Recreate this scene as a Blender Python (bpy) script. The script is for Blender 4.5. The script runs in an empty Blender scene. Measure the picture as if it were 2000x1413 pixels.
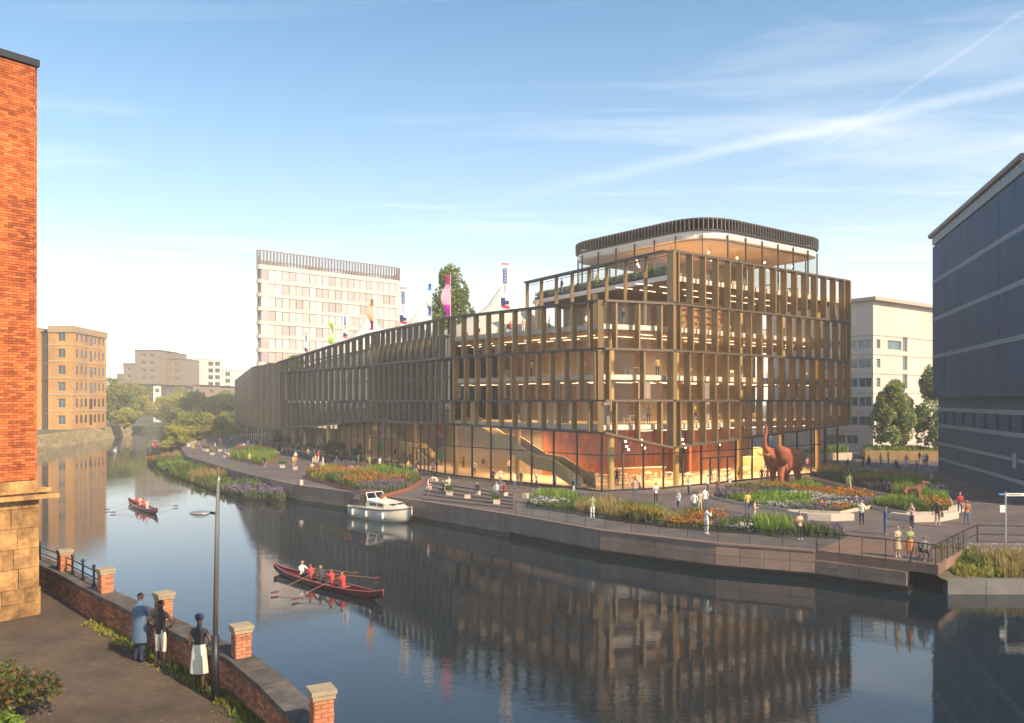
import bpy, bmesh, math, random
import numpy as np
from mathutils import Vector, Matrix
R = math.radians
rnd = random.Random(7)
npr = np.random.default_rng(11)
sc = bpy.context.scene
C = sc.collection
# ------------------------------------------------------------------ camera
ZC = 10.05            # camera height above the river
ZD = 1.65             # promenade level
ZP = 3.45             # old towpath level
HAZE = 0.0006        # density of the air
cam = bpy.data.cameras.new('camera'); cam.lens = 28.8; cam.sensor_width = 36
cam.shift_y = 0.0383; cam.clip_start = 0.1; cam.clip_end = 4000
co = bpy.data.objects.new('camera', cam); C.objects.link(co)
co.location = (0, 0, ZC); co.rotation_euler = (R(90), 0, 0); sc.camera = co
# ------------------------------------------------------------------ world, sun
SUN_AZ = math.atan2(0.70, -0.714); SUN_EL = R(38)
w = bpy.data.worlds.new('World'); sc.world = w; w.use_nodes = True
nt = w.node_tree; N = nt.nodes; L = nt.links
for n in list(N): N.remove(n)
def wn(t, **k):
    n = N.new(t)
    for a, b in k.items(): setattr(n, a, b)
    return n
out = wn('ShaderNodeOutputWorld'); bg = wn('ShaderNodeBackground'); bg.inputs[1].default_value = 0.115
sky = wn('ShaderNodeTexSky', sky_type='NISHITA', sun_disc=False, sun_elevation=SUN_EL, sun_rotation=SUN_AZ)
sky.air_density = 1.0; sky.dust_density = 0.8; sky.ozone_density = 2.2; sky.altitude = 0
tc = wn('ShaderNodeTexCoord')
def wmath(op, a, b=None, c=None):
    n = wn('ShaderNodeMath', operation=op)
    for i, v in enumerate((a, b, c)):
        if v is None: continue
        if isinstance(v, (int, float)): n.inputs[i].default_value = v
        else: L.new(v, n.inputs[i])
    return n.outputs[0]
sep = wn('ShaderNodeSeparateXYZ'); L.new(tc.outputs['Generated'], sep.inputs[0])
# cirrus: project the view direction on a high flat layer, stretched noise
zz = wmath('MAXIMUM', sep.outputs[2], 0.03)
cx = wmath('DIVIDE', sep.outputs[0], zz); cy = wmath('DIVIDE', sep.outputs[1], zz)
cmb = wn('ShaderNodeCombineXYZ'); L.new(cx, cmb.inputs[0]); L.new(cy, cmb.inputs[1])
mp = wn('ShaderNodeMapping'); mp.inputs['Rotation'].default_value = (0, 0, R(35)); mp.inputs['Scale'].default_value = (0.35, 1.1, 1)
L.new(cmb.outputs[0], mp.inputs[0])
nz = wn('ShaderNodeTexNoise'); nz.inputs['Scale'].default_value = 1.1; nz.inputs['Detail'].default_value = 9
nz.inputs['Roughness'].default_value = 0.62; nz.inputs['Distortion'].default_value = 0.5
L.new(mp.outputs[0], nz.inputs[0])
cr = wn('ShaderNodeMapRange'); cr.inputs[1].default_value = 0.5; cr.inputs[2].default_value = 0.78
cr.inputs[3].default_value = 0; cr.inputs[4].default_value = 0.26
L.new(nz.outputs[0], cr.inputs[0])
cover = cr.outputs[0]
# two condensation trails: great circles of the sky, broken up by noise
def trail(d1, d2, wid, amt, lo, hi):
    n = Vector(d1).cross(Vector(d2)).normalized()
    dp = wn('ShaderNodeVectorMath', operation='DOT_PRODUCT'); L.new(tc.outputs['Generated'], dp.inputs[0]); dp.inputs[1].default_value = n
    nn = wn('ShaderNodeTexNoise'); nn.inputs['Scale'].default_value = 9; nn.inputs['Detail'].default_value = 6
    L.new(tc.outputs['Generated'], nn.inputs[0])
    off = wmath('MULTIPLY_ADD', nn.outputs[0], wid * 1.6, -wid * 0.8)
    dd = wmath('ABSOLUTE', wmath('ADD', dp.outputs['Value'], off))
    m = wn('ShaderNodeMapRange', interpolation_type='SMOOTHSTEP'); L.new(dd, m.inputs[0])
    m.inputs[1].default_value = 0; m.inputs[2].default_value = wid; m.inputs[3].default_value = amt; m.inputs[4].default_value = 0
    fz = wn('ShaderNodeMapRange', interpolation_type='SMOOTHSTEP'); L.new(sep.outputs[0], fz.inputs[0])
    fz.inputs[1].default_value = lo; fz.inputs[2].default_value = hi
    return wmath('MULTIPLY', m.outputs[0], fz.outputs[0])
def pd(px, py): return Vector(((px - 1000) / 1600, 1, (783 - py) / 1600)).normalized()
t1 = trail(pd(1000, 385), pd(1990, 165), 0.011, 0.13, -0.1, 0.3)
t2 = trail(pd(1650, 258), pd(1810, 150), 0.003, 0.06, 0.32, 0.36)
veil = wmath('MULTIPLY', wmath('EXPONENT', wmath('MULTIPLY', wmath('ABSOLUTE', sep.outputs[2]), -4.9)), 1.0)      # thin high veil, thicker towards the horizon all round
cover = wmath('MINIMUM', wmath('ADD', wmath('ADD', wmath('ADD', cover, veil), t1), t2), 1.0)
mx = wn('ShaderNodeMixRGB'); L.new(cover, mx.inputs[0]); hsv = wn('ShaderNodeHueSaturation'); hsv.inputs['Hue'].default_value = 0.488; hsv.inputs['Saturation'].default_value = 1.75; L.new(sky.outputs[0], hsv.inputs['Color']); L.new(hsv.outputs[0], mx.inputs[1]); mx.inputs[2].default_value = (9.6, 9.2, 8.6, 1)
L.new(mx.outputs[0], bg.inputs[0]); L.new(bg.outputs[0], out.inputs[0])
sl = bpy.data.lights.new('sun', 'SUN'); sl.energy = 5.0; sl.angle = R(0.6); sl.color = (1.0, 0.80, 0.56)
so = bpy.data.objects.new('sun', sl); C.objects.link(so)
sdir = Vector((math.sin(SUN_AZ) * math.cos(SUN_EL), math.cos(SUN_AZ) * math.cos(SUN_EL), math.sin(SUN_EL)))
so.rotation_euler = sdir.to_track_quat('Z', 'Y').to_euler(); so.location = (60, -60, 90)
# ------------------------------------------------------------------ exposure
sc.view_settings.view_transform = 'Standard'; sc.view_settings.look = 'None'
sc.view_settings.exposure = 0.66; sc.view_settings.gamma = 1; sc.view_settings.use_curve_mapping = False
sc.render.engine = 'CYCLES'
sc.cycles.use_denoising = True
try: sc.cycles.denoiser = 'OPENIMAGEDENOISE'
except Exception: pass
sc.cycles.max_bounces = 8; sc.cycles.volume_bounces = 4; sc.cycles.diffuse_bounces = 3; sc.cycles.glossy_bounces = 3; sc.cycles.transparent_max_bounces = 14
sc.cycles.caustics_reflective = False; sc.cycles.caustics_refractive = False; sc.cycles.sample_clamp_indirect = 4

# ------------------------------------------------------------------ materials
MATS = {}
def mat(name, col, rough=0.6, metal=0.0, var=0.0, scale=3.0, bump=0.0, bscale=30.0, rand=0.0, emit=None, es=0.0, spec=None, stretch=None, trans=0.0, big=None):
    if name in MATS: return MATS[name]
    m = bpy.data.materials.new(name); m.use_nodes = True; MATS[name] = m
    t = m.node_tree; b = t.nodes['Principled BSDF']
    b.inputs['Base Color'].default_value = (*col, 1); b.inputs['Roughness'].default_value = rough; b.inputs['Metallic'].default_value = metal
    if spec is not None: b.inputs['Specular IOR Level'].default_value = spec
    if emit: b.inputs['Emission Color'].default_value = (*emit, 1); b.inputs['Emission Strength'].default_value = es
    src = None
    if var or bump or rand:
        tcn = t.nodes.new('ShaderNodeTexCoord'); vec = tcn.outputs['Object']
        if stretch:
            mpn = t.nodes.new('ShaderNodeMapping'); mpn.inputs['Scale'].default_value = stretch; t.links.new(vec, mpn.inputs[0]); vec = mpn.outputs[0]
    fac = None
    if var:
        n = t.nodes.new('ShaderNodeTexNoise'); n.inputs['Scale'].default_value = scale; n.inputs['Detail'].default_value = 7; n.inputs['Roughness'].default_value = 0.65
        t.links.new(vec, n.inputs[0])
        r = t.nodes.new('ShaderNodeMapRange'); r.inputs[1].default_value = 0.25 if var < .3 else 0.36; r.inputs[2].default_value = 0.75 if var < .3 else 0.64; r.inputs[3].default_value = 1 - var; r.inputs[4].default_value = 1 + var
        t.links.new(n.outputs[0], r.inputs[0]); fac = r.outputs[0]
    if rand:
        oi = t.nodes.new('ShaderNodeObjectInfo'); ge = t.nodes.new('ShaderNodeNewGeometry')
        a = t.nodes.new('ShaderNodeMath'); a.operation = 'ADD'; t.links.new(oi.outputs['Random'], a.inputs[0]); t.links.new(ge.outputs['Random Per Island'], a.inputs[1])
        fr = t.nodes.new('ShaderNodeMath'); fr.operation = 'FRACT'; t.links.new(a.outputs[0], fr.inputs[0])
        r2 = t.nodes.new('ShaderNodeMapRange'); r2.inputs[3].default_value = 1 - rand; r2.inputs[4].default_value = 1 + rand * 0.7
        t.links.new(fr.outputs[0], r2.inputs[0])
        if fac is None: fac = r2.outputs[0]
        else:
            mm = t.nodes.new('ShaderNodeMath'); mm.operation = 'MULTIPLY'; t.links.new(fac, mm.inputs[0]); t.links.new(r2.outputs[0], mm.inputs[1]); fac = mm.outputs[0]
    if big:     # broad stains and weathering that run across neighbouring pieces
        gp_ = t.nodes.new('ShaderNodeNewGeometry'); bgn = t.nodes.new('ShaderNodeTexNoise'); bgn.inputs['Scale'].default_value = big[0]; bgn.inputs['Detail'].default_value = 8; bgn.inputs['Roughness'].default_value = .7
        mv = t.nodes.new('ShaderNodeMapping'); mv.inputs['Scale'].default_value = (1, 1, .35); t.links.new(gp_.outputs['Position'], mv.inputs[0]); t.links.new(mv.outputs[0], bgn.inputs[0])
        r3 = t.nodes.new('ShaderNodeMapRange'); r3.inputs[1].default_value = .36; r3.inputs[2].default_value = .62; r3.inputs[3].default_value = 1 - big[1]; r3.inputs[4].default_value = 1 + big[1] * .5; t.links.new(bgn.outputs[0], r3.inputs[0])
        if fac is None: fac = r3.outputs[0]
        else:
            m3 = t.nodes.new('ShaderNodeMath'); m3.operation = 'MULTIPLY'; t.links.new(fac, m3.inputs[0]); t.links.new(r3.outputs[0], m3.inputs[1]); fac = m3.outputs[0]
    if fac is not None:
        mixn = t.nodes.new('ShaderNodeVectorMath'); mixn.operation = 'SCALE'; mixn.inputs[0].default_value = col; t.links.new(fac, mixn.inputs['Scale'])
        t.links.new(mixn.outputs[0], b.inputs['Base Color'])
    if bump:
        n2 = t.nodes.new('ShaderNodeTexNoise'); n2.inputs['Scale'].default_value = bscale; n2.inputs['Detail'].default_value = 5
        t.links.new(vec, n2.inputs[0]); bn = t.nodes.new('ShaderNodeBump'); bn.inputs['Strength'].default_value = bump; bn.inputs['Distance'].default_value = 0.05
        t.links.new(n2.outputs[0], bn.inputs['Height']); t.links.new(bn.outputs[0], b.inputs['Normal'])
    if trans:   # leaves and thin cloth let some light through
        tr = t.nodes.new('ShaderNodeBsdfTranslucent'); tr.inputs[0].default_value = (col[0] * 1.5, col[1] * 1.6, col[2], 1)
        ms = t.nodes.new('ShaderNodeMixShader'); ms.inputs[0].default_value = trans
        o = t.nodes['Material Output']; t.links.new(b.outputs[0], ms.inputs[1]); t.links.new(tr.outputs[0], ms.inputs[2]); t.links.new(ms.outputs[0], o.inputs[0])
    return m
def glass(name, tint, refl=0.12, rough=0.02):
    if name in MATS: return MATS[name]
    m = bpy.data.materials.new(name); m.use_nodes = True; MATS[name] = m
    t = m.node_tree; t.nodes.remove(t.nodes['Principled BSDF']); o = t.nodes['Material Output']
    tr = t.nodes.new('ShaderNodeBsdfTransparent'); tr.inputs[0].default_value = (*tint, 1)
    gl = t.nodes.new('ShaderNodeBsdfGlossy'); gl.inputs['Roughness'].default_value = rough
    fr = t.nodes.new('ShaderNodeFresnel'); ge = t.nodes.new('ShaderNodeNewGeometry')
    io = t.nodes.new('ShaderNodeMapRange'); io.inputs[3].default_value = 1.45; io.inputs[4].default_value = 1 / 1.45      # same sheet from either side
    t.links.new(ge.outputs['Backfacing'], io.inputs[0]); t.links.new(io.outputs[0], fr.inputs[0])
    ad = t.nodes.new('ShaderNodeMath'); ad.operation = 'MULTIPLY_ADD'; ad.inputs[1].default_value = 0.6; ad.inputs[2].default_value = refl * 0.2; ad.use_clamp = True
    t.links.new(fr.outputs[0], ad.inputs[0]); ms = t.nodes.new('ShaderNodeMixShader')
    t.links.new(ad.outputs[0], ms.inputs[0]); t.links.new(tr.outputs[0], ms.inputs[1]); t.links.new(gl.outputs[0], ms.inputs[2]); t.links.new(ms.outputs[0], o.inputs[0])
    return m
def paving(name, col, bw, bh, mortar, rot=0.0, var=0.2):
    if name in MATS: return MATS[name]
    m = bpy.data.materials.new(name); m.use_nodes = True; MATS[name] = m
    t = m.node_tree; b = t.nodes['Principled BSDF']; b.inputs['Roughness'].default_value = 0.75
    tcn = t.nodes.new('ShaderNodeTexCoord'); mpn = t.nodes.new('ShaderNodeMapping'); mpn.inputs['Rotation'].default_value = (0, 0, rot)
    t.links.new(tcn.outputs['Object'], mpn.inputs[0])
    br = t.nodes.new('ShaderNodeTexBrick'); br.inputs['Scale'].default_value = 1; br.inputs['Brick Width'].default_value = bw; br.inputs['Row Height'].default_value = bh
    br.inputs['Mortar Size'].default_value = mortar; br.inputs['Color1'].default_value = (*[c * (1 + var) for c in col], 1); br.inputs['Color2'].default_value = (*[c * (1 - var) for c in col], 1)
    br.inputs['Mortar'].default_value = (*[c * 0.4 for c in col], 1); t.links.new(mpn.outputs[0], br.inputs[0])
    n = t.nodes.new('ShaderNodeTexNoise'); n.inputs['Scale'].default_value = 0.35; n.inputs['Detail'].default_value = 8; t.links.new(tcn.outputs['Object'], n.inputs[0])
    r = t.nodes.new('ShaderNodeMapRange'); r.inputs[1].default_value = 0.3; r.inputs[2].default_value = 0.7; r.inputs[3].default_value = 0.75; r.inputs[4].default_value = 1.2; t.links.new(n.outputs[0], r.inputs[0])
    s = t.nodes.new('ShaderNodeVectorMath'); s.operation = 'SCALE'; t.links.new(br.outputs[0], s.inputs[0]); t.links.new(r.outputs[0], s.inputs['Scale']); t.links.new(s.outputs[0], b.inputs['Base Color'])
    return m
# ------------------------------------------------------------------ mesh builder
class MB:
    def __init__(s): s.v = []; s.f = []; s.m = []; s.cm = 0
    def add(s, vs, fs, m=None):
        o = len(s.v); s.v += [tuple(v) for v in vs]; s.f += [tuple(i + o for i in f) for f in fs]; s.m += [s.cm if m is None else m] * len(fs); return s
    def box(s, c, d, rz=0, m=None):
        x, y, z = d[0] / 2, d[1] / 2, d[2] / 2; ca, sa = math.cos(rz), math.sin(rz)
        vs = [(c[0] + a * x * ca - b * y * sa, c[1] + a * x * sa + b * y * ca, c[2] + e * z) for e in (-1, 1) for a, b in ((-1, -1), (1, -1), (1, 1), (-1, 1))]
        return s.add(vs, [(3, 2, 1, 0), (4, 5, 6, 7), (0, 1, 5, 4), (1, 2, 6, 5), (2, 3, 7, 6), (3, 0, 4, 7)], m)
    def prism(s, poly, z0, z1, m=None, cap=True):
        n = len(poly); z0s = z0 if hasattr(z0, '__len__') else [z0] * n; z1s = z1 if hasattr(z1, '__len__') else [z1] * n
        if sum(poly[i][0] * poly[(i + 1) % n][1] - poly[(i + 1) % n][0] * poly[i][1] for i in range(n)) < 0:
            poly = poly[::-1]; z0s = z0s[::-1]; z1s = z1s[::-1]
        vs = [(p[0], p[1], z) for p, z in zip(poly, z0s)] + [(p[0], p[1], z) for p, z in zip(poly, z1s)]
        fs = [(i, (i + 1) % n, (i + 1) % n + n, i + n) for i in range(n)]
        if cap: fs += [tuple(range(n - 1, -1, -1)), tuple(range(n, 2 * n))]
        return s.add(vs, fs, m)
    def bar(s, p, q, w, h, m=None):      # rectangular bar, w horizontal across, h upright
        p, q = Vector(p), Vector(q); d = (q - p).normalized(); up = Vector((0, 0, 1)) if abs(d.z) < 0.95 else Vector((1, 0, 0))
        a = d.cross(up).normalized() * w / 2; b = a.cross(d).normalized() * h / 2
        vs = [e + i * a + j * b for e in (p, q) for i, j in ((-1, -1), (1, -1), (1, 1), (-1, 1))]
        return s.add(vs, [(3, 2, 1, 0), (4, 5, 6, 7), (0, 1, 5, 4), (1, 2, 6, 5), (2, 3, 7, 6), (3, 0, 4, 7)], m)
    def tube(s, pts, rad, n=8, m=None, cap=True):
        pts = [Vector(p) for p in pts]; rad = rad if hasattr(rad, '__len__') else [rad] * len(pts); vs = []
        for i, p in enumerate(pts):
            d = (pts[min(i + 1, len(pts) - 1)] - pts[max(i - 1, 0)]).normalized(); up = Vector((0, 0, 1)) if abs(d.z) < 0.9 else Vector((1, 0, 0))
            a = d.cross(up).normalized(); b = a.cross(d)
            vs += [p + rad[i] * (math.cos(2 * math.pi * k / n) * a + math.sin(2 * math.pi * k / n) * b) for k in range(n)]
        fs = [(i * n + k, i * n + (k + 1) % n, (i + 1) * n + (k + 1) % n, (i + 1) * n + k) for i in range(len(pts) - 1) for k in range(n)]
        if cap: fs += [tuple(range(n - 1, -1, -1)), tuple(range((len(pts) - 1) * n, len(pts) * n))]
        return s.add(vs, fs, m)
    def lathe(s, prof, c=(0, 0, 0), n=12, m=None, sx=1, sy=1):
        vs = [(c[0] + r * sx * math.cos(2 * math.pi * k / n), c[1] + r * sy * math.sin(2 * math.pi * k / n), c[2] + z) for r, z in prof for k in range(n)]
        fs = [(i * n + k, i * n + (k + 1) % n, (i + 1) * n + (k + 1) % n, (i + 1) * n + k) for i in range(len(prof) - 1) for k in range(n)]
        return s.add(vs, fs + [tuple(range(n - 1, -1, -1)), tuple(range((len(prof) - 1) * n, len(prof) * n))], m)
    def ball(s, c, r, n=10, m=None):
        r = r if hasattr(r, '__len__') else (r, r, r); k = max(5, n // 2 + 1)
        prof = [(math.sin(math.pi * (i + 0.02) / (k - 0.96)), -math.cos(math.pi * (i + 0.02) / (k - 0.96))) for i in range(k)]
        vs = [(c[0] + a * r[0] * math.cos(2 * math.pi * j / n), c[1] + a * r[1] * math.sin(2 * math.pi * j / n), c[2] + b * r[2]) for a, b in prof for j in range(n)]
        fs = [(i * n + j, i * n + (j + 1) % n, (i + 1) * n + (j + 1) % n, (i + 1) * n + j) for i in range(k - 1) for j in range(n)]
        return s.add(vs, fs + [tuple(range(n - 1, -1, -1)), tuple(range((k - 1) * n, k * n))], m)
    def mesh(s, name, mats, smooth=False):
        me = bpy.data.meshes.new(name); me.from_pydata(s.v, [], s.f)
        for mm in (mats if isinstance(mats, (list, tuple)) else [mats]): me.materials.append(mm)
        if any(s.m): me.polygons.foreach_set('material_index', s.m)
        if smooth: me.polygons.foreach_set('use_smooth', [True] * len(me.polygons))
        me.update(); return me
    def build(s, name, mats, parent=None, smooth=False, world=True):
        return link(name, s.mesh(name, mats, smooth), parent, world)
def link(name, me, parent=None, world=True):
    o = bpy.data.objects.new(name, me); C.objects.link(o)
    if parent is not None:
        o.parent = parent
        if world: o.matrix_parent_inverse = wm(parent).inverted()
    return o
def wm(o):
    m = Matrix.LocRotScale(o.location, o.rotation_euler, o.scale)
    if o.parent is not None: m = wm(o.parent) @ o.matrix_parent_inverse @ m
    return m
def tag(o, label=None, cat=None, group=None, kind=None):
    if label: o['label'] = label
    if cat: o['category'] = cat
    if group: o['group'] = group
    if kind: o['kind'] = kind
    return o
def thing(name, label, cat, loc=(0, 0, 0), rz=0, group=None):
    o = bpy.data.objects.new(name, None); C.objects.link(o); o.empty_display_size = 0.2
    o.location = loc; o.rotation_euler = (0, 0, rz); return tag(o, label, cat, group)
def copy_tree(o, parent=None):
    c = o.copy(); C.objects.link(c); c.parent = parent
    if parent is not None: c.matrix_parent_inverse = o.matrix_parent_inverse
    for ch in list(o.children): copy_tree(ch, c)
    return c
def dup(proto, used, loc, rz, label=None, group=None, scale=None):
    o = copy_tree(proto) if used[0] else proto; used[0] = True
    o.location = loc; o.rotation_euler = (0, 0, rz)
    if scale: o.scale = (scale,) * 3
    if label: o['label'] = label
    if group: o['group'] = group
    return o
def G(px, py, z=ZD):      # where a sight line meets level z: used to survey the plan from the photograph
    y = (ZC - z) * 1600 / (py - 783); return ((px - 1000) / 1600 * y, y)
def lerp(a, b, t): return tuple(x + (y - x) * t for x, y in zip(a, b))
def V2(a): return Vector((a[0], a[1], 0))
def island(vs, fs):
    return vs, fs
# shared base palette
M_bronze = mat('bronze_anodised_fin', (0.30, 0.19, 0.075), 0.42, 0.3, var=0.12, scale=1.5, stretch=(1, 1, 0.15))
M_dark = mat('dark_steel', (0.022, 0.026, 0.032), 0.45, 0.3)
M_brown = mat('brown_frame', (0.10, 0.075, 0.05), 0.5, 0.3)
M_white = mat('white_paint', (0.78, 0.76, 0.72), 0.55, var=0.04)
M_conc = mat('pale_stone', (0.52, 0.42, 0.33), 0.75, var=0.12, scale=2, bump=0.15)
M_soil = mat('soil', (0.05, 0.036, 0.024), 0.95, var=0.3, scale=3)
# ================================================================== setting
# river
wmat = bpy.data.materials.new('river_water'); wmat.use_nodes = True; t = wmat.node_tree; b = t.nodes['Principled BSDF']
b.inputs['Base Color'].default_value = (0.006, 0.014, 0.02, 1); b.inputs['Roughness'].default_value = 0.006; b.inputs['IOR'].default_value = 1.42; b.inputs['Specular IOR Level'].default_value = 0.7
tcn = t.nodes.new('ShaderNodeTexCoord'); hs = []
for sc_, rot, st in (((0.5, 0.9, 1), 0.5, 0.55), ((2.2, 4.5, 1), 0.3, 0.3), ((7, 12, 1), -0.2, 0.12)):
    mpn = t.nodes.new('ShaderNodeMapping'); mpn.inputs['Scale'].default_value = sc_; mpn.inputs['Rotation'].default_value = (0, 0, rot)
    t.links.new(tcn.outputs['Object'], mpn.inputs[0]); n = t.nodes.new('ShaderNodeTexNoise'); n.inputs['Scale'].default_value = 1; n.inputs['Detail'].default_value = 3
    t.links.new(mpn.outputs[0], n.inputs[0]); m_ = t.nodes.new('ShaderNodeMath'); m_.operation = 'MULTIPLY'; m_.inputs[1].default_value = st; t.links.new(n.outputs[0], m_.inputs[0]); hs.append(m_.outputs[0])
a1 = t.nodes.new('ShaderNodeMath'); t.links.new(hs[0], a1.inputs[0]); t.links.new(hs[1], a1.inputs[1])
a2 = t.nodes.new('ShaderNodeMath'); t.links.new(a1.outputs[0], a2.inputs[0]); t.links.new(hs[2], a2.inputs[1])
pn = t.nodes.new('ShaderNodeTexNoise'); pn.inputs['Scale'].default_value = 0.06; pn.inputs['Detail'].default_value = 3; t.links.new(tcn.outputs['Object'], pn.inputs[0])
pr = t.nodes.new('ShaderNodeMapRange'); pr.inputs[1].default_value = 0.4; pr.inputs[2].default_value = 0.65; pr.inputs[3].default_value = 0.010; pr.inputs[4].default_value = 0.040; t.links.new(pn.outputs[0], pr.inputs[0])
bn = t.nodes.new('ShaderNodeBump'); bn.inputs['Distance'].default_value = 0.35; t.links.new(pr.outputs[0], bn.inputs['Strength']); t.links.new(a2.outputs[0], bn.inputs['Height']); t.links.new(bn.outputs[0], b.inputs['Normal'])
tag(MB().add([(-900, -40, 0), (600, -40, 0), (600, 1500, 0), (-900, 1500, 0)], [(0, 1, 2, 3)]).build('river', wmat), kind='structure')
# plans of the banks -------------------------------------------------
EDGE = [(-59.7, 147.7), (-48.9, 123.3), (-38, 105.8), (-31.8, 96), (-25.6, 87.3), (-20.9, 81), (-7.84, 68.9), (0, 60.3), (5.8, 53.1), (12, 48.2), (17, 45.9)]
M_grass = mat('rough_grass', (0.07, 0.095, 0.03), 0.95, var=0.35, scale=0.5, bump=0.5, bscale=6)
M_pave = paving('promenade_paving', (0.115, 0.09, 0.08), 1.2, 0.6, 0.012, R(-42))
plaza = EDGE + [(21.7, 50.0), (26.4, 47.3), (60, 47.3), (140, 47.3), (140, 330), (-40, 330), (-100, 330), (-74, 217), (-67, 177), (-62, 156)]
tag(MB().prism(plaza, 0.3, ZD).build('promenade', M_pave), kind='structure')
PROM = bpy.data.objects['promenade']
# rear ground reaching the horizon, both banks
tag(MB().prism([(-100, 330.2), (-74.2, 217), (-67.2, 177), (-62.2, 156), (-62, 160), (-72, 178), (-80, 217), (-92, 262), (-300, 300), (-900, 420), (-900, 1500), (600, 1500), (600, 330.2)], -0.5, 1.6).build('far_ground', M_grass), kind='structure')
tag(MB().prism([(140.3, 47.3), (600, 47.3), (600, 330), (140.3, 330)], -0.5, 1.6).build('side_ground', M_grass), kind='structure')
tag(MB().prism([(-900, 120), (-97, 166), (-107, 214), (-112, 240), (-140, 262), (-300, 299), (-900, 419)], -0.5, 3.2).build('far_bank', M_grass), kind='structure')
# towpath bank (left)
WALL = [(-20.5, 33.2), (-15.0, 27.8), (-11.95, 24.55), (-8.92, 21.5), (-5.87, 18.4), (-4.6, 16.65), (-3.12, 14.35), (-1.7, 11.6)]
M_path = mat('worn_path_surface', (0.085, 0.059, 0.035), 0.92, var=0.25, scale=5, big=(.45, .45), bump=0.35, bscale=25)  # base colour also lowered in place of the warehouse shadow
def off_line(line, d):
    o = []
    for i, p in enumerate(line):
        a = V2(line[max(i - 1, 0)]); c = V2(line[min(i + 1, len(line) - 1)]); t_ = (c - a).normalized(); n_ = Vector((t_.y, -t_.x, 0)); o.append((p[0] + n_.x * d, p[1] + n_.y * d))
    return o
wo = off_line(WALL, -0.02)
path_poly = [(-60, 60), (-34, 48)] + [p for p in wo] + [(-1.2, 6), (-60, 6)]
tag(MB().prism(path_poly, -0.5, ZP).build('towpath', M_path), kind='structure')
# cantilever platform with timber-coloured slabs
M_plat = paving('platform_decking', (0.20, 0.115, 0.08), 1.6, 0.8, 0.01, R(-48), 0.12)
PA, PB, PC_, PD_ = (16.98, 45.9), (21.7, 41.7), (26.4, 47.3), (20.7, 50.3)
pl = thing('viewing_platform', 'cantilevered brown stone viewing platform with glass rail at the corner of the promenade', 'platform', (21, 46, ZD - 0.5))
MB().prism([PA, PB, PC_, PD_], ZD - 0.46, ZD + 0.02).build('slab', M_plat, pl)
# pavers one by one in front of the glass building
pm = mat('paver_stone', (0.118, 0.092, 0.082), 0.72, var=0.12, scale=2, rand=0.16)
pb = MB().box((0, 0, 0), (1.172, 1.172, 0.05)).mesh('paver', pm)
ang = R(-42); ca, sa = math.cos(ang), math.sin(ang)
def inside(p, poly):
    r = False; n = len(poly)
    for i in range(n):
        (x1, y1), (x2, y2) = poly[i], poly[(i + 1) % n]
        if (y1 > p[1]) != (y2 > p[1]) and p[0] < (x2 - x1) * (p[1] - y1) / (y2 - y1) + x1: r = not r
    return r
cand = []
for i in range(-70, 70):
    for j in range(-20, 90):
        x, y = 18 + (i * ca - j * sa) * 1.19, 55 + (i * sa + j * ca) * 1.19
        if all(inside((x + a * 0.85, y + b_ * 0.85), plaza) for a, b_ in ((1, 0), (-1, 0), (0, 1), (0, -1))) and 16 < x < 33 and 47.5 < y < 72 and not inside((x, y), [PA, PB, PC_, PD_]): cand.append((y, x))
cand.sort()
for y, x in cand[:300]:
    o = link('paver', pb, PROM); o.location = (x, y, ZD - 0.012 + rnd.uniform(-0.002, 0.002)); o.rotation_euler = (0, 0, ang)
# quay wall with panels ---------------------------------------------
M_quay = mat('quay_panel', (0.25, 0.17, 0.128), 0.7, var=0.12, scale=2.5, rand=0.12, bump=0.1, big=(.5, .3))
M_recess = mat('recess_shade', (0.03, 0.026, 0.024), 0.9)  # near-black colour paints the shade of the gap under the panels
qw = thing('quay_wall', 'long brown panelled quay wall along the promenade edge above the water', 'quay wall', (0, 60, 0))
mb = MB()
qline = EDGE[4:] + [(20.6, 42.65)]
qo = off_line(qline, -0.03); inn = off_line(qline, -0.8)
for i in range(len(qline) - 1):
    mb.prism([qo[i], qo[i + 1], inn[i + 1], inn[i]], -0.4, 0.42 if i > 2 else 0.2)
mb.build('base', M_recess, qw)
mb = MB()
mb.prism([(20.62, 42.63), (20.75, 42.9), (21.9, 45.0), (18.4, 48.4), (16.6, 46.2)], 0.35, ZD - 0.47); mb.build('corner_pier', M_quay, qw)
panes_mesh = {}
for i in range(len(qline) - 1):
    a, c = V2(qline[i]), V2(qline[i + 1]); ln = (c - a).length; k = max(1, round(ln / 1.3)); wd = ln / k; d = (c - a) / ln; nrm = Vector((-d.y, d.x, 0)) * -1
    rz = math.atan2(d.y, d.x)
    zb = 0.12 if i < 3 else 0.42; zt = ZD - 0.06 if i < 6 else (ZD - 0.06 if i < 6 else ZD - 0.5)
    for j in range(k):
        for r_ in range(2):
            h = (zt - zb) / 2; key = (round(wd, 2), round(h, 2))
            if key not in panes_mesh: panes_mesh[key] = MB().box((0, 0, 0), (wd - 0.02, 0.14, h - 0.018)).mesh('panel', M_quay)
            p = a + d * wd * (j + 0.5) + nrm * 0.10
            o = link('panel', panes_mesh[key], qw); o.location = (p.x, p.y, zb + h * (r_ + 0.5)); o.rotation_euler = (0, 0, rz)
M_algae = mat('algae_tide_line', (.03, .036, .018), .6, var=.4, scale=3)
for i in range(3):
    p_, q_ = off_line(qline, .19)[i], off_line(qline, .19)[i + 1]; MB().bar((*p_, .12), (*q_, .12), .03, .34).build('tide_line', M_algae, qw)
mb = MB()
for i in range(len(qline) - 2):
    o1 = off_line(qline, 0.22); i1 = off_line(qline, -0.3)
    mb.prism([o1[i], o1[i + 1], i1[i + 1], i1[i]], ZD - 0.05, ZD + 0.05)
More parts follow.
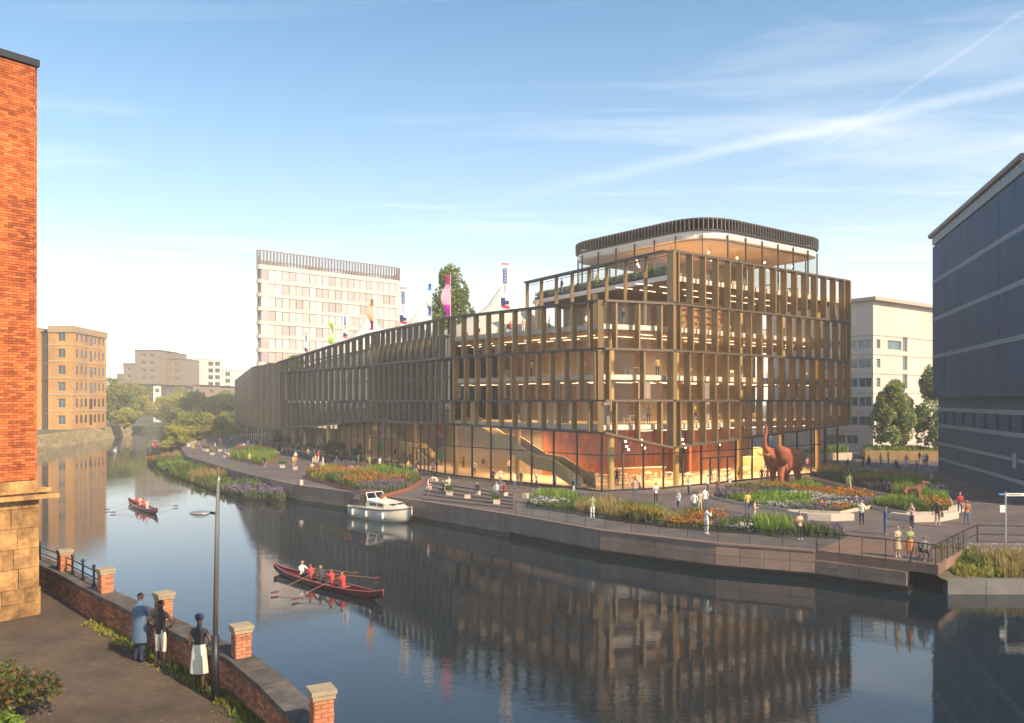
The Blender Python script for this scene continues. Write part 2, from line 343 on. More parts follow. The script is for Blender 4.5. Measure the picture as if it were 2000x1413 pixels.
mb.build('coping', mat('quay_coping', (0.19, 0.13, 0.10), 0.7, var=0.12), qw)
MB().box((-20.95, 81.2, ZD + 0.1), (0.35, 0.35, 0.9), R(45)).build('end_post', M_conc, qw)
# glass rail along the lower walk and the platform: handrail, posts and panes
M_rail = mat('rail_steel', (0.035, 0.035, 0.04), 0.4, 0.6)
M_gl = glass('clear_glass', (0.93, 0.95, 0.94), 0.10)
def glass_rail(nm, label, line, z, h, sp, group=None, gm=M_gl, rail=0.05):
    t_ = thing(nm, label, 'railing', (line[0][0], line[0][1], z), group=group)
    mb = MB()
    for i in range(len(line) - 1): mb.bar((*line[i], z + h), (*line[i + 1], z + h), rail, rail)
    mb.build('handrail', M_rail, t_)
    for i in range(len(line) - 1):
        a, c = V2(line[i]), V2(line[i + 1]); ln = (c - a).length; k = max(1, round(ln / sp))
        for j in range(k):
            p, q = a.lerp(c, j / k), a.lerp(c, (j + 1) / k)
            MB().bar((p.x, p.y, z), (p.x, p.y, z + h - rail / 2), 0.035, 0.035).build('post', M_rail, t_)
            d = (q - p).normalized() * 0.03
            MB().bar((p.x + d.x, p.y + d.y, z + h * 0.5), (q.x - d.x, q.y - d.y, z + h * 0.5), 0.012, h - 0.14).build('pane', gm, t_)
    return t_
glass_rail('glass_railing', 'frameless glass railing with dark handrail round the viewing platform', [lerp(PD_, PA, 0.97), lerp(PA, PB, 0.02), lerp(PB, PA, 0.02), lerp(PB, PC_, 0.97)], ZD, 1.05, 1.25)
rl = off_line(EDGE, -0.35)
glass_rail('glass_railing', 'low glass balustrade on thin posts along the lower walk beside the flower beds', [rl[7], rl[8], rl[9], rl[10]], ZD, 0.95, 1.9)
# black tube railing on the right bank
tr = thing('tube_railing', 'dark two-bar tube railing above the grassy river bank', 'railing', (26.4, 47.3, ZD))
mb = MB()
for z in (0.5, 1.02): mb.tube([(26.45, 47.35, ZD + z), (27.6, 48.6, ZD + z), (31.0, 48.0, ZD + z), (38, 47.6, ZD + z)], 0.035, 8)
mb.build('bar', M_rail, tr)
for p in ((27.6, 48.6), (31.0, 48.0), (34.4, 47.8)): MB().tube([(*p, ZD), (*p, ZD + 1.02)], 0.04, 8).build('post', M_rail, tr)
# right bank slope down to the water
vs = []; nx, ny = 40, 10
for i in range(nx + 1):
    for j in range(ny + 1):
        x = 22.6 + i * 0.8; f_ = j / ny; vs.append((x, 47.5 - f_ * 4.6 + 0.2 * math.sin(x), 1.6 - f_ * 1.0 + rnd.uniform(-0.07, 0.07)))
tag(MB().add(vs, [(i * (ny + 1) + j, i * (ny + 1) + j + 1, (i + 1) * (ny + 1) + j + 1, (i + 1) * (ny + 1) + j) for i in range(nx) for j in range(ny)]).build('river_bank', mat('bank_earth', (0.10, 0.085, 0.05), 0.95, var=0.35, scale=1.5, bump=0.5, bscale=8)), kind='structure')
bw = thing('river_wall', 'low grey concrete river wall below the rough grassy bank', 'river wall', (30, 42.6, 0))
for i in range(12):
    MB().box((23.6 + i * 2.01, 42.75, 0.15), (1.98, 0.5, 1.1 + rnd.uniform(-.03, .03))).build('block', mat('grey_concrete', (0.16, 0.15, 0.135), 0.85, var=0.25, scale=1.2, bump=0.2, rand=0.15), bw)
# paved ramp of old setts on the bank
M_sett = mat('sett_stone', (0.20, 0.175, 0.145), 0.85, var=0.2, rand=0.25)
sm = MB().box((0, 0, 0), (0.42, 0.19, 0.10)).mesh('sett', M_sett); k = 0
for j in range(8):
    for i in range(24):
        x, y = 26.9 + i * 0.45 + (j % 2) * 0.2, 48.05 - j * 0.21 - i * 0.015
        o = link('sett', sm, bpy.data.objects['river_bank']); o.location = (x, y, 1.645 - j * 0.045 + rnd.uniform(-.012, .012)); o.rotation_euler = (-0.12, 0, rnd.uniform(-.04, .04))
# ================================================================== the glazed building
B = thing('glazed_riverside_building', 'long bronze-finned glass building of folded facades with rounded rooftop pavilion', 'building', (8, 90, ZD))
C0, R1, R2 = (8.1, 74.6), (14.8, 77.5), (39.4, 97.0)
F1, F2, F3, F4, F5 = (-7.0, 90.8), (-18.5, 109.7), (-37.6, 134.0), (-46.3, 147.0), (-69.0, 205.0)
BK = [(-48, 226), (30, 128), (38.6, 103)]
SK = {'C0': C0, 'R1': R1, 'R2': R2, 'F1': F1, 'F2': F2, 'F3': F3, 'F4': F4, 'F5': F5}
HEM = {'C0': 7.15, 'R1': 5.65, 'R2': 7.3, 'F1': 7.5, 'F2': 7.4, 'F3': 5.45, 'F4': 5.5, 'F5': 4.55}
B1 = {k: 10.05 for k in SK}; B1['F5'] = 8.4
B2 = {k: 14.75 for k in SK}; B2['F5'] = 13.4
B3 = {'C0': 19.1, 'R1': 19.15, 'R2': 19.3, 'F1': 19.15, 'F2': 19.0, 'F3': 16.3, 'F4': 16.0, 'F5': 15.0}
TIERS = [(HEM, B1), (B1, B2), (B2, B3)]
M_fin = M_bronze; M_finp = mat('bronze_panel', (0.135, 0.094, 0.05), 0.5, 0.3, big=(.25, .22), var=0.1, scale=1.2, stretch=(1, 1, 0.15), rand=0.1)
M_glz = glass('facade_glass', (0.93, 0.90, 0.84), 0.10); M_dglz = mat('dark_facade_glass', (0.02, 0.026, 0.034), 0.08, spec=0.9)
M_band = mat('blue_black_rail', (0.03, 0.038, 0.05), 0.4, 0.5)
M_bandr = mat('bronze_rail', (0.16, 0.12, 0.085), 0.45, 0.4)
def frame(a, c):
    a, c = V2(a), V2(c); ln = (c - a).length; d = (c - a) / ln; return a, c, ln, d
def blade(p, d, n, z0, z1, th, dep, off, m, name='fin'):   # upright blade standing out from the facade
    q0 = p + n * off; pts = []
    for a, b_ in ((-th / 2, 0), (th / 2, 0), (th / 2, dep), (-th / 2, dep)): v = q0 + d * a + n * b_; pts.append((v.x, v.y))
    return MB().prism(pts, z0, z1).build(name, m, B)
def facet(ka, kc, counts, style, tiers=(0, 1, 2), outs=1):
    a, c, ln, d = frame(SK[ka], SK[kc]); n = Vector((d.y, -d.x, 0)) * outs
    for ti in tiers:
        lo, hi = TIERS[ti]; cnt = counts[ti]
        zt = lambda s_: hi[ka] + (hi[kc] - hi[ka]) * s_
        zb = lambda s_: lo[ka] + (lo[kc] - lo[ka]) * s_
        bm_ = M_bandr if ka in ('C0', 'R1') and kc in ('R1', 'R2') else M_band
        for k_, h_ in ((ka, 0), (kc, 1)): pass
        w_ = 0.95 if style != 'flat' else 0.5
        for lev in ((lo, hi) if ti == 0 else (hi,)):
            p, q = a + n * (w_ / 2 - 0.1), c + n * (w_ / 2 - 0.1)
            MB().bar((p.x, p.y, lev[ka]), (q.x, q.y, lev[kc]), w_, 0.2).build('rail', bm_, B)
        for i in range(cnt):
            shift = 0.5 if style == 'flat' else (0.15 if ti % 2 else 0.5)
            s_ = (i + shift) / cnt
            p = a + d * ln * s_; z0, z1 = zb(s_) + 0.1, zt(s_) - 0.1
            if style == 'blade': blade(p, d, n, z0, z1, 0.2 if kc == 'F1' else .17, 0.60 if kc == 'F1' else 0.72, 0.03, M_fin)
            elif style == 'turn':
                r_ = R(40); dd = d * math.cos(r_) + n * math.sin(r_); nn = Vector((-dd.y, dd.x, 0))
                wd = ln / cnt * 0.35; pts = []
                c_ = p + n * 0.48
                for u in (-0.5, -0.25, 0, 0.25, 0.5):       # gently bowed board
                    v = c_ + dd * wd * u + nn * (0.10 * (1 - 4 * u * u)); pts.append((v.x, v.y))
                for u in (0.5, 0.25, 0, -0.25, -0.5):
                    v = c_ + dd * wd * u + nn * (0.10 * (1 - 4 * u * u) - 0.09); pts.append((v.x, v.y))
                MB().prism(pts, z0, z1).build('fin', M_finp, B)
            else:
                wd = ln / cnt - 0.07; q0 = p + n * (0.2 + 0.06 * (i % 2)); MB().prism([tuple((q0 + d * u * wd / 2 + n * e)[:2]) for u, e in ((-1, 0), (1, 0), (1, .1), (-1, .1))], z0, z1).build('fin', M_finp, B)
        # glazing of this tier: one pane for each bay
        if style == 'flat':
            MB().add([(*(a - n * 0.05)[:2], zb(0)), (*(c - n * 0.05)[:2], zb(1)), (*(c - n * 0.05)[:2], zt(1)), (*(a - n * 0.05)[:2], zt(0))], [(0, 1, 2, 3)]).build('backing', M_dark, B); continue
        k_ = max(2, cnt if style == 'blade' else cnt // 2)
        top_open = ti == 2
        for i in range(k_):
            s0, s1 = i / k_, (i + 1) / k_; p, q = a + d * (ln * s0 + 0.03) - n * 0.12, a + d * (ln * s1 - 0.03) - n * 0.12
            v = [(p.x, p.y, zb(s0)), (q.x, q.y, zb(s1)), (q.x, q.y, zt(s1) - 0.3), (p.x, p.y, zt(s0) - 0.3)]
            if top_open and style == 'turn': v[2] = (q.x, q.y, zt(s1) - 1.7); v[3] = (p.x, p.y, zt(s0) - 1.7)
            MB().add(v, [(0, 1, 2, 3)]).build('pane', M_glz if style == 'blade' else M_dglz, B)
            if style == 'blade' and rnd.random() < (.5 if kc == 'F1' and ti < 2 else .13):      # drawn curtains behind some bays
                w0 = rnd.uniform(.05, .3); e0, e1 = p.lerp(q, w0) - n * .55, p.lerp(q, min(.98, w0 + rnd.uniform(.25, .6))) - n * .55; nf = 9; vs = []
                zl, zh = max(zb(s0) + .2, {0: 7.9, 1: 10.2, 2: 14.9}[ti]), {0: 9.9, 1: 11.9, 2: 16.5}[ti]
                for j in range(nf):
                    r_ = e0.lerp(e1, j / (nf - 1)) - n * (.06 * (j % 2)); vs += [(r_.x, r_.y, zl), (r_.x, r_.y, zh)]
                MB().add(vs, [(2 * j, 2 * j + 2, 2 * j + 3, 2 * j + 1) for j in range(nf - 1)]).build('curtain', mat('curtain_%d' % (i % 3), [(.42, .36, .40), (.50, .42, .34), (.30, .26, .28)][i % 3], .8, trans=.3), B)
        if style == 'turn':
            zm = 0.55
            MB().bar((*(a - n * .05)[:2], zb(0) + (zt(0) - zb(0)) * zm), (*(c - n * .05)[:2], zb(1) + (zt(1) - zb(1)) * zm), 0.25, 0.18).build('transom', M_brown, B)
facet('C0', 'F1', (11, 12, 11), 'blade', outs=-1)
facet('F1', 'F2', (13, 13, 13), 'turn', outs=-1)
facet('F2', 'F3', (16, 16, 16), 'turn', outs=-1)
facet('F3', 'F4', (9, 9, 9), 'flat', outs=-1)
facet('F4', 'F5', (16, 16, 16), 'flat', outs=-1)
facet('C0', 'R1', (3, 2, 3), 'blade')
facet('R1', 'R2', (17, 16, 17), 'blade')
# folds: tall dark posts at the turning points, gold end boards
for k_, zt in (('F1', 19.1), ('F2', 18.9), ('F3', 16.2)):
    MB().box((SK[k_][0] + 0.3, SK[k_][1] + 0.5, (HEM[k_] + zt) / 2), (0.7, 0.7, zt - HEM[k_]), R(45)).build('fold_post', M_dark, B)
a, c, ln, d = frame(R1, R2); n = Vector((d.y, -d.x, 0))
for z0, z1 in ((7.3, 10.0), (10.12, 14.7), (14.85, 19.2), (19.35, 24.1)):
    blade(V2(R2), d, n, z0, z1, 0.3, 0.75, 0.0, M_fin, 'end_board')
    blade(V2(R1), d, n, z0 - (1.6 if z0 < 8 else 0), z1, 0.42, 0.78, 0.0, M_fin, 'corner_board')
    if z1 < 20: blade(V2(C0), Vector((1, -0.2, 0)).normalized(), Vector((-0.2, -1, 0)).normalized(), z0 - (.1 if z0 < 8 else 0), z1, 0.5, 0.5, -0.1, M_fin, 'corner_board')
# fourth tier: river side set back behind a roof terrace
T0 = (2.0, 98.0); Z4a, Z4b = 19.2, 24.15
SK['T0'] = T0
for (p0, p1, cnt, out_) in ((R1, R2, 16, 1), (R1, T0, 8, -1)):
    a, c, ln, d = frame(p0, p1); n = Vector((d.y, -d.x, 0)) * out_
    p, q = a + n * 0.3, c + n * 0.3
    MB().bar((p.x, p.y, Z4b), (q.x, q.y, Z4b), 0.85, 0.2).build('rail', M_bandr if out_ == 1 else M_band, B)
    for i in range(cnt):
        s_ = (i + (0.35 if out_ == 1 else 1.0)) / cnt; pp = a + d * ln * s_
        blade(pp, d, n, Z4a + 0.1 if out_ == 1 else 17.2, Z4b - 0.1, 0.17, 0.72 if out_ == 1 else 0.4, 0.0, M_fin)
        s0, s1 = i / cnt, (i + 1) / cnt
        u, v = a + d * (ln * s0 + 0.03) - n * 0.12, a + d * (ln * s1 - 0.03) - n * 0.12
        if out_ == 1: MB().add([(u.x, u.y, Z4a + .1), (v.x, v.y, Z4a + .1), (v.x, v.y, Z4b - .3), (u.x, u.y, Z4b - .3)], [(0, 1, 2, 3)]).build('pane', M_glz, B)
        else: MB().add([(u.x, u.y, 22.2), (v.x, v.y, 22.2), (v.x, v.y, 23.6), (u.x, u.y, 23.6)], [(0, 1, 2, 3)]).build('pane', M_gl, B)
    if out_ == -1: MB().bar((p.x - n.x * .2, p.y - n.y * .2, Z4b - .35), (q.x - n.x * .2, q.y - n.y * .2, Z4b - .35), 0.06, 0.06).build('rail', M_band, B)
# floors -------------------------------------------------------------
def inset(poly, d_):
    n = len(poly); ar = sum(poly[i][0] * poly[(i + 1) % n][1] - poly[(i + 1) % n][0] * poly[i][1] for i in range(n)); sg = 1 if ar > 0 else -1; o = []
    for i in range(n):
        p0, p1, p2 = V2(poly[i - 1]), V2(poly[i]), V2(poly[(i + 1) % n]); e1 = (p1 - p0).normalized(); e2 = (p2 - p1).normalized()
        n1 = Vector((-e1.y, e1.x, 0)) * sg; n2 = Vector((-e2.y, e2.x, 0)) * sg; bis = (n1 + n2); bis = bis / max(0.3, bis.length_squared) * 2
        o.append((p1.x + bis.x * d_, p1.y + bis.y * d_))
    return o
OUT = [C0, R1, R2] + BK[::-1] + [F5, F4, F3, F2, F1]
M_floor = mat('oak_floor', (0.42, 0.30, 0.18), 0.45, var=0.15, scale=3)
M_ceil = mat('timber_ceiling', (0.50, 0.36, 0.21), 0.6, var=0.1, scale=2, stretch=(0.3, 3, 1))
M_edge = mat('white_slab_edge', (0.80, 0.74, 0.66), 0.6)
SLABS = [(7.85, 0), (12.5, 0), (17.15, 0)]
for z, _ in SLABS:
    if z > 13: poly = inset([C0, R1, R2] + BK[::-1] + [F2, F1], 0.35)
    elif z < 8: poly = inset([C0, R1, R2] + BK[::-1] + [(-30, 160), F2, F1], 0.35)
    else: poly = inset(OUT, 0.5)
    pi_ = inset(poly, 0.25)
    MB().prism(poly, z - 0.5, z - 0.04).build('slab', M_edge, B)
    MB().prism(pi_, z - 0.04, z).build('floor', M_floor, B)
    MB().prism(pi_, z - 0.56, z - 0.5).build('ceiling', M_ceil, B)
# lower sloping roof over the far wings
MB().add([(*F2, 17.1), (*F3, 14.6), (*F4, 14.4), (*F5, 13.4), (-48, 226, 13.4), (-5, 165, 15.5)], [(0, 1, 2, 3, 4, 5)][::1]).build('roof', mat('roof_membrane', (0.24, 0.22, 0.2), 0.8, var=0.2), B)
P4 = inset([R1, R2, (38.6, 103), (28, 118), (12, 112), T0], 0.4)
MB().prism(P4, 21.6, 22.06).build('slab', M_edge, B); MB().prism(inset(P4, .25), 22.06, 22.1).build('floor', M_floor, B); MB().prism(inset(P4, .25), 21.54, 21.6).build('ceiling', mat('brown_soffit', (0.16, 0.115, 0.075), 0.6, var=0.1), B)
# ground floor plinth floor
GF = inset([C0, R1, R2] + BK[::-1] + [(-70.5, 208.5), (-52.5, 167.5), (-42.5, 149.5), F2, F1], 0.75)
MB().prism(GF, ZD, ZD + 0.06).build('floor', M_floor, B)
# glazed ground floor: mullions, transom, panes
def ground_glass(p0, p1, sp, h0, h1, doors=()):
    a, c, ln, d = frame(p0, p1); k_ = max(1, round(ln / sp))
    n = Vector((d.y, -d.x, 0))
    MB().bar((*a[:2], ZD + 3.35), (*c[:2], ZD + 3.35), 0.09, 0.09).build('transom', M_dark, B)
    MB().bar((*a[:2], ZD + 0.1), (*c[:2], ZD + 0.1), 0.10, 0.12).build('sill', M_dark, B)
    for i in range(k_ + 1):
        p = a.lerp(c, i / k_); z1 = h0 + (h1 - h0) * i / k_
        MB().box((p.x, p.y, (ZD + z1) / 2), (0.13, 0.16, z1 - ZD), math.atan2(d.y, d.x)).build('mullion', M_brown if i % 2 else M_dark, B)
        if i < k_:
            q = a.lerp(c, (i + 1) / k_); z2 = h0 + (h1 - h0) * (i + 1) / k_
            for lo_, hi_a, hi_b in ((ZD + .16, ZD + 3.3, ZD + 3.3), (ZD + 3.4, z1, z2)):
                e = d * 0.07
                MB().add([(p.x + e.x, p.y + e.y, lo_), (q.x - e.x, q.y - e.y, lo_), (q.x - e.x, q.y - e.y, hi_b), (p.x + e.x, p.y + e.y, hi_a)], [(0, 1, 2, 3)]).build('pane', M_glz, B)
            if i in doors:
                for s_ in (0.02, 0.5, 0.98):
                    r_ = p.lerp(q, s_); MB().box((r_.x, r_.y, ZD + 1.35), (0.11, 0.14, 2.6), math.atan2(d.y, d.x)).build('door_stile', M_band, B)
                r0, r1 = p.lerp(q, .02), p.lerp(q, .98); MB().bar((r0.x, r0.y, ZD + 2.65), (r1.x, r1.y, ZD + 2.65), 0.14, 0.14).build('door_head', M_band, B)
GO = inset(OUT, 0.7); gC0, gR1, gR2, gF5, gF4, gF3, gF2, gF1 = GO[0], GO[1], GO[2], GO[6], GO[7], GO[8], GO[9], GO[10]
gF3, gF4, gF5 = (-42.0, 149.0), (-52.0, 167.0), (-70.0, 208.0)
MB().add([(*F2, 7.3), (*F3, 5.4), (*F4, 5.45), (*F5, 4.5), (*gF5, 4.5), (*gF4, 5.45), (*gF3, 5.4), (*gF2, 7.3)], [(0, 1, 6, 7), (1, 2, 5, 6), (2, 3, 4, 5)]).build('soffit', M_brown, B)
ground_glass(gC0, gR1, 2.6, 7.0, 5.6)
ground_glass(gR1, gR2, 2.7, 5.6, 7.2, doors=(2, 3))
ground_glass(gR2, (37.9, 102.6), 2.5, 7.2, 7.2)
ground_glass(gC0, gF1, 3.1, 7.1, 7.4); ground_glass(gF1, gF2, 2.2, 7.4, 7.3, doors=(3, 4)); ground_glass(gF2, gF3, 2.6, 7.3, 5.4); ground_glass(gF3, gF4, 3, 5.4, 5.4); ground_glass(gF4, gF5, 4, 5.4, 4.5)
# columns
M_gold = mat('gold_column', (0.62, 0.42, 0.15), 0.4, 0.25)
for (x, y, z0, z1) in [(9.3, 76.9, ZD, 17.1), (16.2, 80.9, ZD, 22.1), (24.3, 87.3, ZD, 22.1), (30.4, 92.2, ZD, 22.1), (36.3, 97.2, ZD, 22.1), (-6.4, 93.5, ZD, 7.3), (0.6, 86.2, ZD, 7.3), (-17.4, 111.8, ZD, 7.3), (-12.2, 102.5, ZD, 7.3), (-28, 125, ZD, 6.2), (3, 96.8, 17.2, 21.6), (9, 88.5, 17.2, 21.6)]:
    MB().lathe([(0.3, z0), (0.3, z1)], (x, y, 0), 14).build('column', M_gold, B, smooth=False)
# inner walls
M_org = mat('copper_panelling', (0.50, 0.15, 0.034), 0.45, var=0.3, scale=1.0, stretch=(1, 1, 0.3), rand=0.2); M_tan = mat('tan_inner_wall', (0.42, 0.31, 0.19), 0.7, var=0.08)
def inner(pts, z0, z1, m, seg=2.4):
    for i in range(len(pts) - 1):
        a, c, ln, d = frame(pts[i], pts[i + 1]); k_ = max(1, round(ln / seg))
        for j in range(k_):
            p, q = a.lerp(c, j / k_) + d * 0.012, a.lerp(c, (j + 1) / k_) - d * 0.012
            MB().bar((p.x, p.y, (z0 + z1) / 2), (q.x, q.y, (z0 + z1) / 2), 0.2, z1 - z0).build('wall_panel', m, B)
wR = [(3.5, 92), (13.5, 90.5), (20, 96), (28, 103), (31, 107)]
inner(wR, ZD + .06, 7.28, M_org)
inner([(19.4, 89.0), (20.2, 95.8)], ZD + .06, 7.28, M_org)
inner([(3.5, 92.2), (-3.0, 101), (-12, 118), (-30, 141)], ZD + .06, 7.28, M_tan, 4.5)
inner([(-30, 141), (-40, 152), (-60, 204)], ZD + .06, 5.2, M_dark, 8)
for z in (7.85, 12.5, 17.15):
    zt = {7.85: 11.94, 12.5: 16.59, 17.15: 21.54}[z]
    w2 = [(-2, 103), (6, 92), (14.5, 89.5), (22, 97), (32, 108)] if z < 17 else [(6.5, 103), (16, 93.5), (23, 98), (32, 106)]
    inner(w2, z, zt, M_tan, 3.2)
inner([(-2, 103.3), (-13, 117), (-31, 141)], 7.9, 16.5, M_dark, 8)
# linear ceiling lights and added fill lights for the room glow
M_lamp = mat('lit_lamp', (1, 0.9, 0.7), 0.5, emit=(1.0, 0.72, 0.38), es=10)
M_lamp2 = mat('lit_linear_lamp', (1, 0.93, 0.8), 0.5, emit=(1.0, 0.80, 0.52), es=3.2)
lm = MB().box((0, 0, 0), (2.4, 0.035, 0.035)).mesh('linear_lamp', M_lamp2)
for z in (7.2, 11.88, 16.53, 21.48):
    for i in range(9):
        for j in range(2):
            x, y = 13.0 + i * 2.75 + j * -1.6, 80.6 + i * 2.18 + j * 2.6
            if z > 20 and i > 7: continue
            o = link('linear_lamp', lm, B); o.location = (x, y, z - (0.12 if z < 8 else 0.0)); o.rotation_euler = (0, 0, R(38))
    if z < 20:
        for i in range(6):
            x, y = 6.2 - i * 2.6, 81 + i * 2.9
            for j in range(2):
                o = link('linear_lamp', lm, B); o.location = (x + 1.5 * j + 1.2, y + 2.2 * j + 1, z); o.rotation_euler = (0, 0, R(133))
def room_fill(x, y, z, sx, sy, rz, w_):  # added fill light under a ceiling, no fitting modelled
    l_ = bpy.data.lights.new('room_fill_light', 'AREA'); l_.shape = 'RECTANGLE'; l_.size = sx; l_.size_y = sy; l_.energy = w_ * 1.25; l_.spread = R(125); l_.color = (1.0, 0.70, 0.40)
    o = bpy.data.objects.new('room_fill_light', l_); C.objects.link(o); o.location = (x, y, z); o.rotation_euler = (0, 0, rz); o.parent = B; o.matrix_parent_inverse = wm(B).inverted()
for z, k_ in ((7.1, .85), (11.8, .42), (16.45, .40), (21.4, .36)):
    room_fill(21.5, 89, z, 20, 5, R(38), 2400 * k_); room_fill(31.5, 97, z, 8, 5, R(38), 900 * k_)
    if z < 20: room_fill(2.5, 88, z, 14, 5, R(133), 1500 * k_)
room_fill(-9.5, 103, 7.0, 16, 3, R(122), 500); room_fill(-26, 126.5, 6.5, 24, 3, R(128), 260)
room_fill(20, 90, 26.6, 14, 5, R(38), 1300)
# staircase behind the glass on the river side, with landings
M_stair = mat('brass_stair_cladding', (0.47, 0.33, 0.14), 0.5, 0.15, var=0.1, scale=2)
def stair(base, d, top, w_, name='staircase'):
    d = Vector((*d, 0)).normalized(); n = Vector((-d.y, d.x, 0)); b_ = Vector((*base, ZD + .06)); nst = 30; rise = (top - ZD) / nst
    prof = []; u = 0; z = 0
    pts = [(0, 0)]
    for i in range(nst):
        z += rise; u += 0.46
        if i in (9, 19): u += 2.0
        pts.append((u, z))
    for s_ in (-1, 1):      # solid stepped balustrade sides
        lo_ = [(p[0], p[1] - 0.35) for p in pts]; hi_ = [(p[0], p[1] + 1.05) for p in pts]
        lo_[0] = (0.0, 0.0); vs = []; fs = []; th = 0.09
        for q in lo_ + hi_:
            for e in (-th / 2, th / 2):
                v = b_ + d * q[0] + n * (s_ * w_ / 2 + e) + Vector((0, 0, max(q[1], 0.0))); vs.append(v)
        m_ = len(lo_)
        for i in range(m_ - 1):
            a0, a1, c0, c1 = 2 * i, 2 * i + 2, 2 * (m_ + i), 2 * (m_ + i) + 2
            fs += [(a0, a1, c1, c0), (a0 + 1, c0 + 1, c1 + 1, a1 + 1), (c0, c1, c1 + 1, c0 + 1), (a0, a0 + 1, a1 + 1, a1)]
        fs += [(0, 2 * m_, 2 * m_ + 1, 1), (2 * (m_ - 1), 2 * (m_ - 1) + 1, 4 * m_ - 1, 4 * m_ - 2)]
        MB().add(vs, fs).build('stair_side', M_stair, B)
    for i in range(nst):
        p, q = pts[i], pts[i + 1]
        cc = b_ + d * ((p[0] + q[0]) / 2) + Vector((0, 0, q[1] - 0.05)); MB().box(cc, (q[0] - p[0] - .01, w_ - 0.12, 0.12), math.atan2(d.y, d.x)).build('step', M_brown, B)
stair((7.3, 77.9), (-0.67, 0.742), 7.3, 1.9)
stair((-10.2, 105.5), (-0.58, 0.815), 7.3, 1.9)
# rooftop pavilion ---------------------------------------------------
def rounded(poly, rads, k_=9):
    o = []; n = len(poly)
    for i in range(n):
        p0, p1, p2 = V2(poly[i - 1]), V2(poly[i]), V2(poly[(i + 1) % n]); r_ = rads[i]
        a_, c_ = p1 + (p0 - p1).normalized() * r_, p1 + (p2 - p1).normalized() * r_
        for j in range(k_): t_ = j / (k_ - 1); v = a_ * (1 - t_) ** 2 + p1 * 2 * t_ * (1 - t_) + c_ * t_ * t_; o.append((v.x, v.y))
    return o
PVB = [(6.2, 99.6), (19.4, 82.4), (37.4, 96.4), (24.5, 113.5)]; PRD = [4.5, 5.2, 4.0, 4.0]
PV = rounded(PVB, PRD)
MB().prism(inset(PV, 0.3), 22.12, 22.2).build('pavilion_floor', M_floor, B)
MB().prism(inset(PV, 0.25), 26.85, 27.6).build('pavilion_fascia', M_edge, B)
MB().prism(inset(PV, 0.9), 26.72, 26.84).build('pavilion_ceiling', mat('pavilion_soffit', (0.62, 0.50, 0.37), 0.6, var=0.06), B)
MB().prism(inset(PV, 0.0), 27.62, 27.72).build('pavilion_roof', M_brown, B)
MB().prism(PV, 28.78, 28.92).build('screen_rail', M_brown, B)
def walk(poly, sp):
    o = []; n = len(poly); acc = 0
    for i in range(n):
        a, c = V2(poly[i]), V2(poly[(i + 1) % n]); ln = (c - a).length
        if ln < 1e-6: continue
        while acc < ln: p = a.lerp(c, acc / ln); o.append((p.x, p.y, math.atan2(c.y - a.y, c.x - a.x))); acc += sp
        acc -= ln
    return o
sm_ = MB().box((0, 0, 0), (0.07, 0.20, 1.14)).mesh('slat', mat('screen_slat', (0.22, 0.18, 0.14), 0.5, 0.3))
for x, y, a_ in walk(PV, 0.48):
    o = link('slat', sm_, B); o.location = (x, y, 28.27); o.rotation_euler = (0, 0, a_)
wk = walk(inset(PV, 0.1), 2.9)
for i, (x, y, a_) in enumerate(wk):
    MB().box((x, y, 24.75), (0.09, 0.16, 5.1), a_).build('pavilion_mullion', M_brown, B)
    x2, y2, _ = wk[(i + 1) % len(wk)]
    MB().add([(x, y, 22.2), (x2, y2, 22.2), (x2, y2, 27.25), (x, y, 27.25)], [(0, 1, 2, 3)]).build('pane', M_glz, B)
MB().box((24, 103, 24.65), (9, 6, 4.9), R(38)).build('pavilion_core', M_tan, B)
# globe pendants in the pavilion and the ground floor
gm_ = MB(); gm_.ball((0, 0, 0), 0.11, 10); gmesh = gm_.mesh('globe', M_lamp, True); rodm = MB().box((0, 0, 0.65), (0.02, 0.02, 1.3)).mesh('cord', M_dark)
pend = thing('globe_pendant', 'cluster', 'lamp', (0, 0, 0)); PUSED = [False]
for dz, dx in ((0, 0), (-0.5, 0.12), (-0.8, 0.3)):
    g_ = link('globe', gmesh, pend, False); g_.location = (dx, 0, dz - .2); r_ = link('cord', MB().box((0, 0, (0.9 - dz) / 2), (0.02, 0.02, 0.9 - dz)).mesh('cord', M_dark), pend, False); r_.location = (dx, 0, dz - 0.1)
for i, (x, y) in enumerate([(14, 92), (17, 88), (21, 87.5), (25, 91), (29, 94), (33, 96.8)]): dup(pend, PUSED, (x, y, 26.1), 0, 'cluster of lit glass globes hanging under the rooftop pavilion ceiling', 'rooftop globe lamps')
for i, (x, y) in enumerate([(11.3, 81.5), (13.3, 84), (17.8, 85.5), (22.5, 90)]): dup(pend, PUSED, (x, y, 6.2), 0, 'cluster of lit globes hanging above the ground floor cafe tables', 'cafe globe lamps')
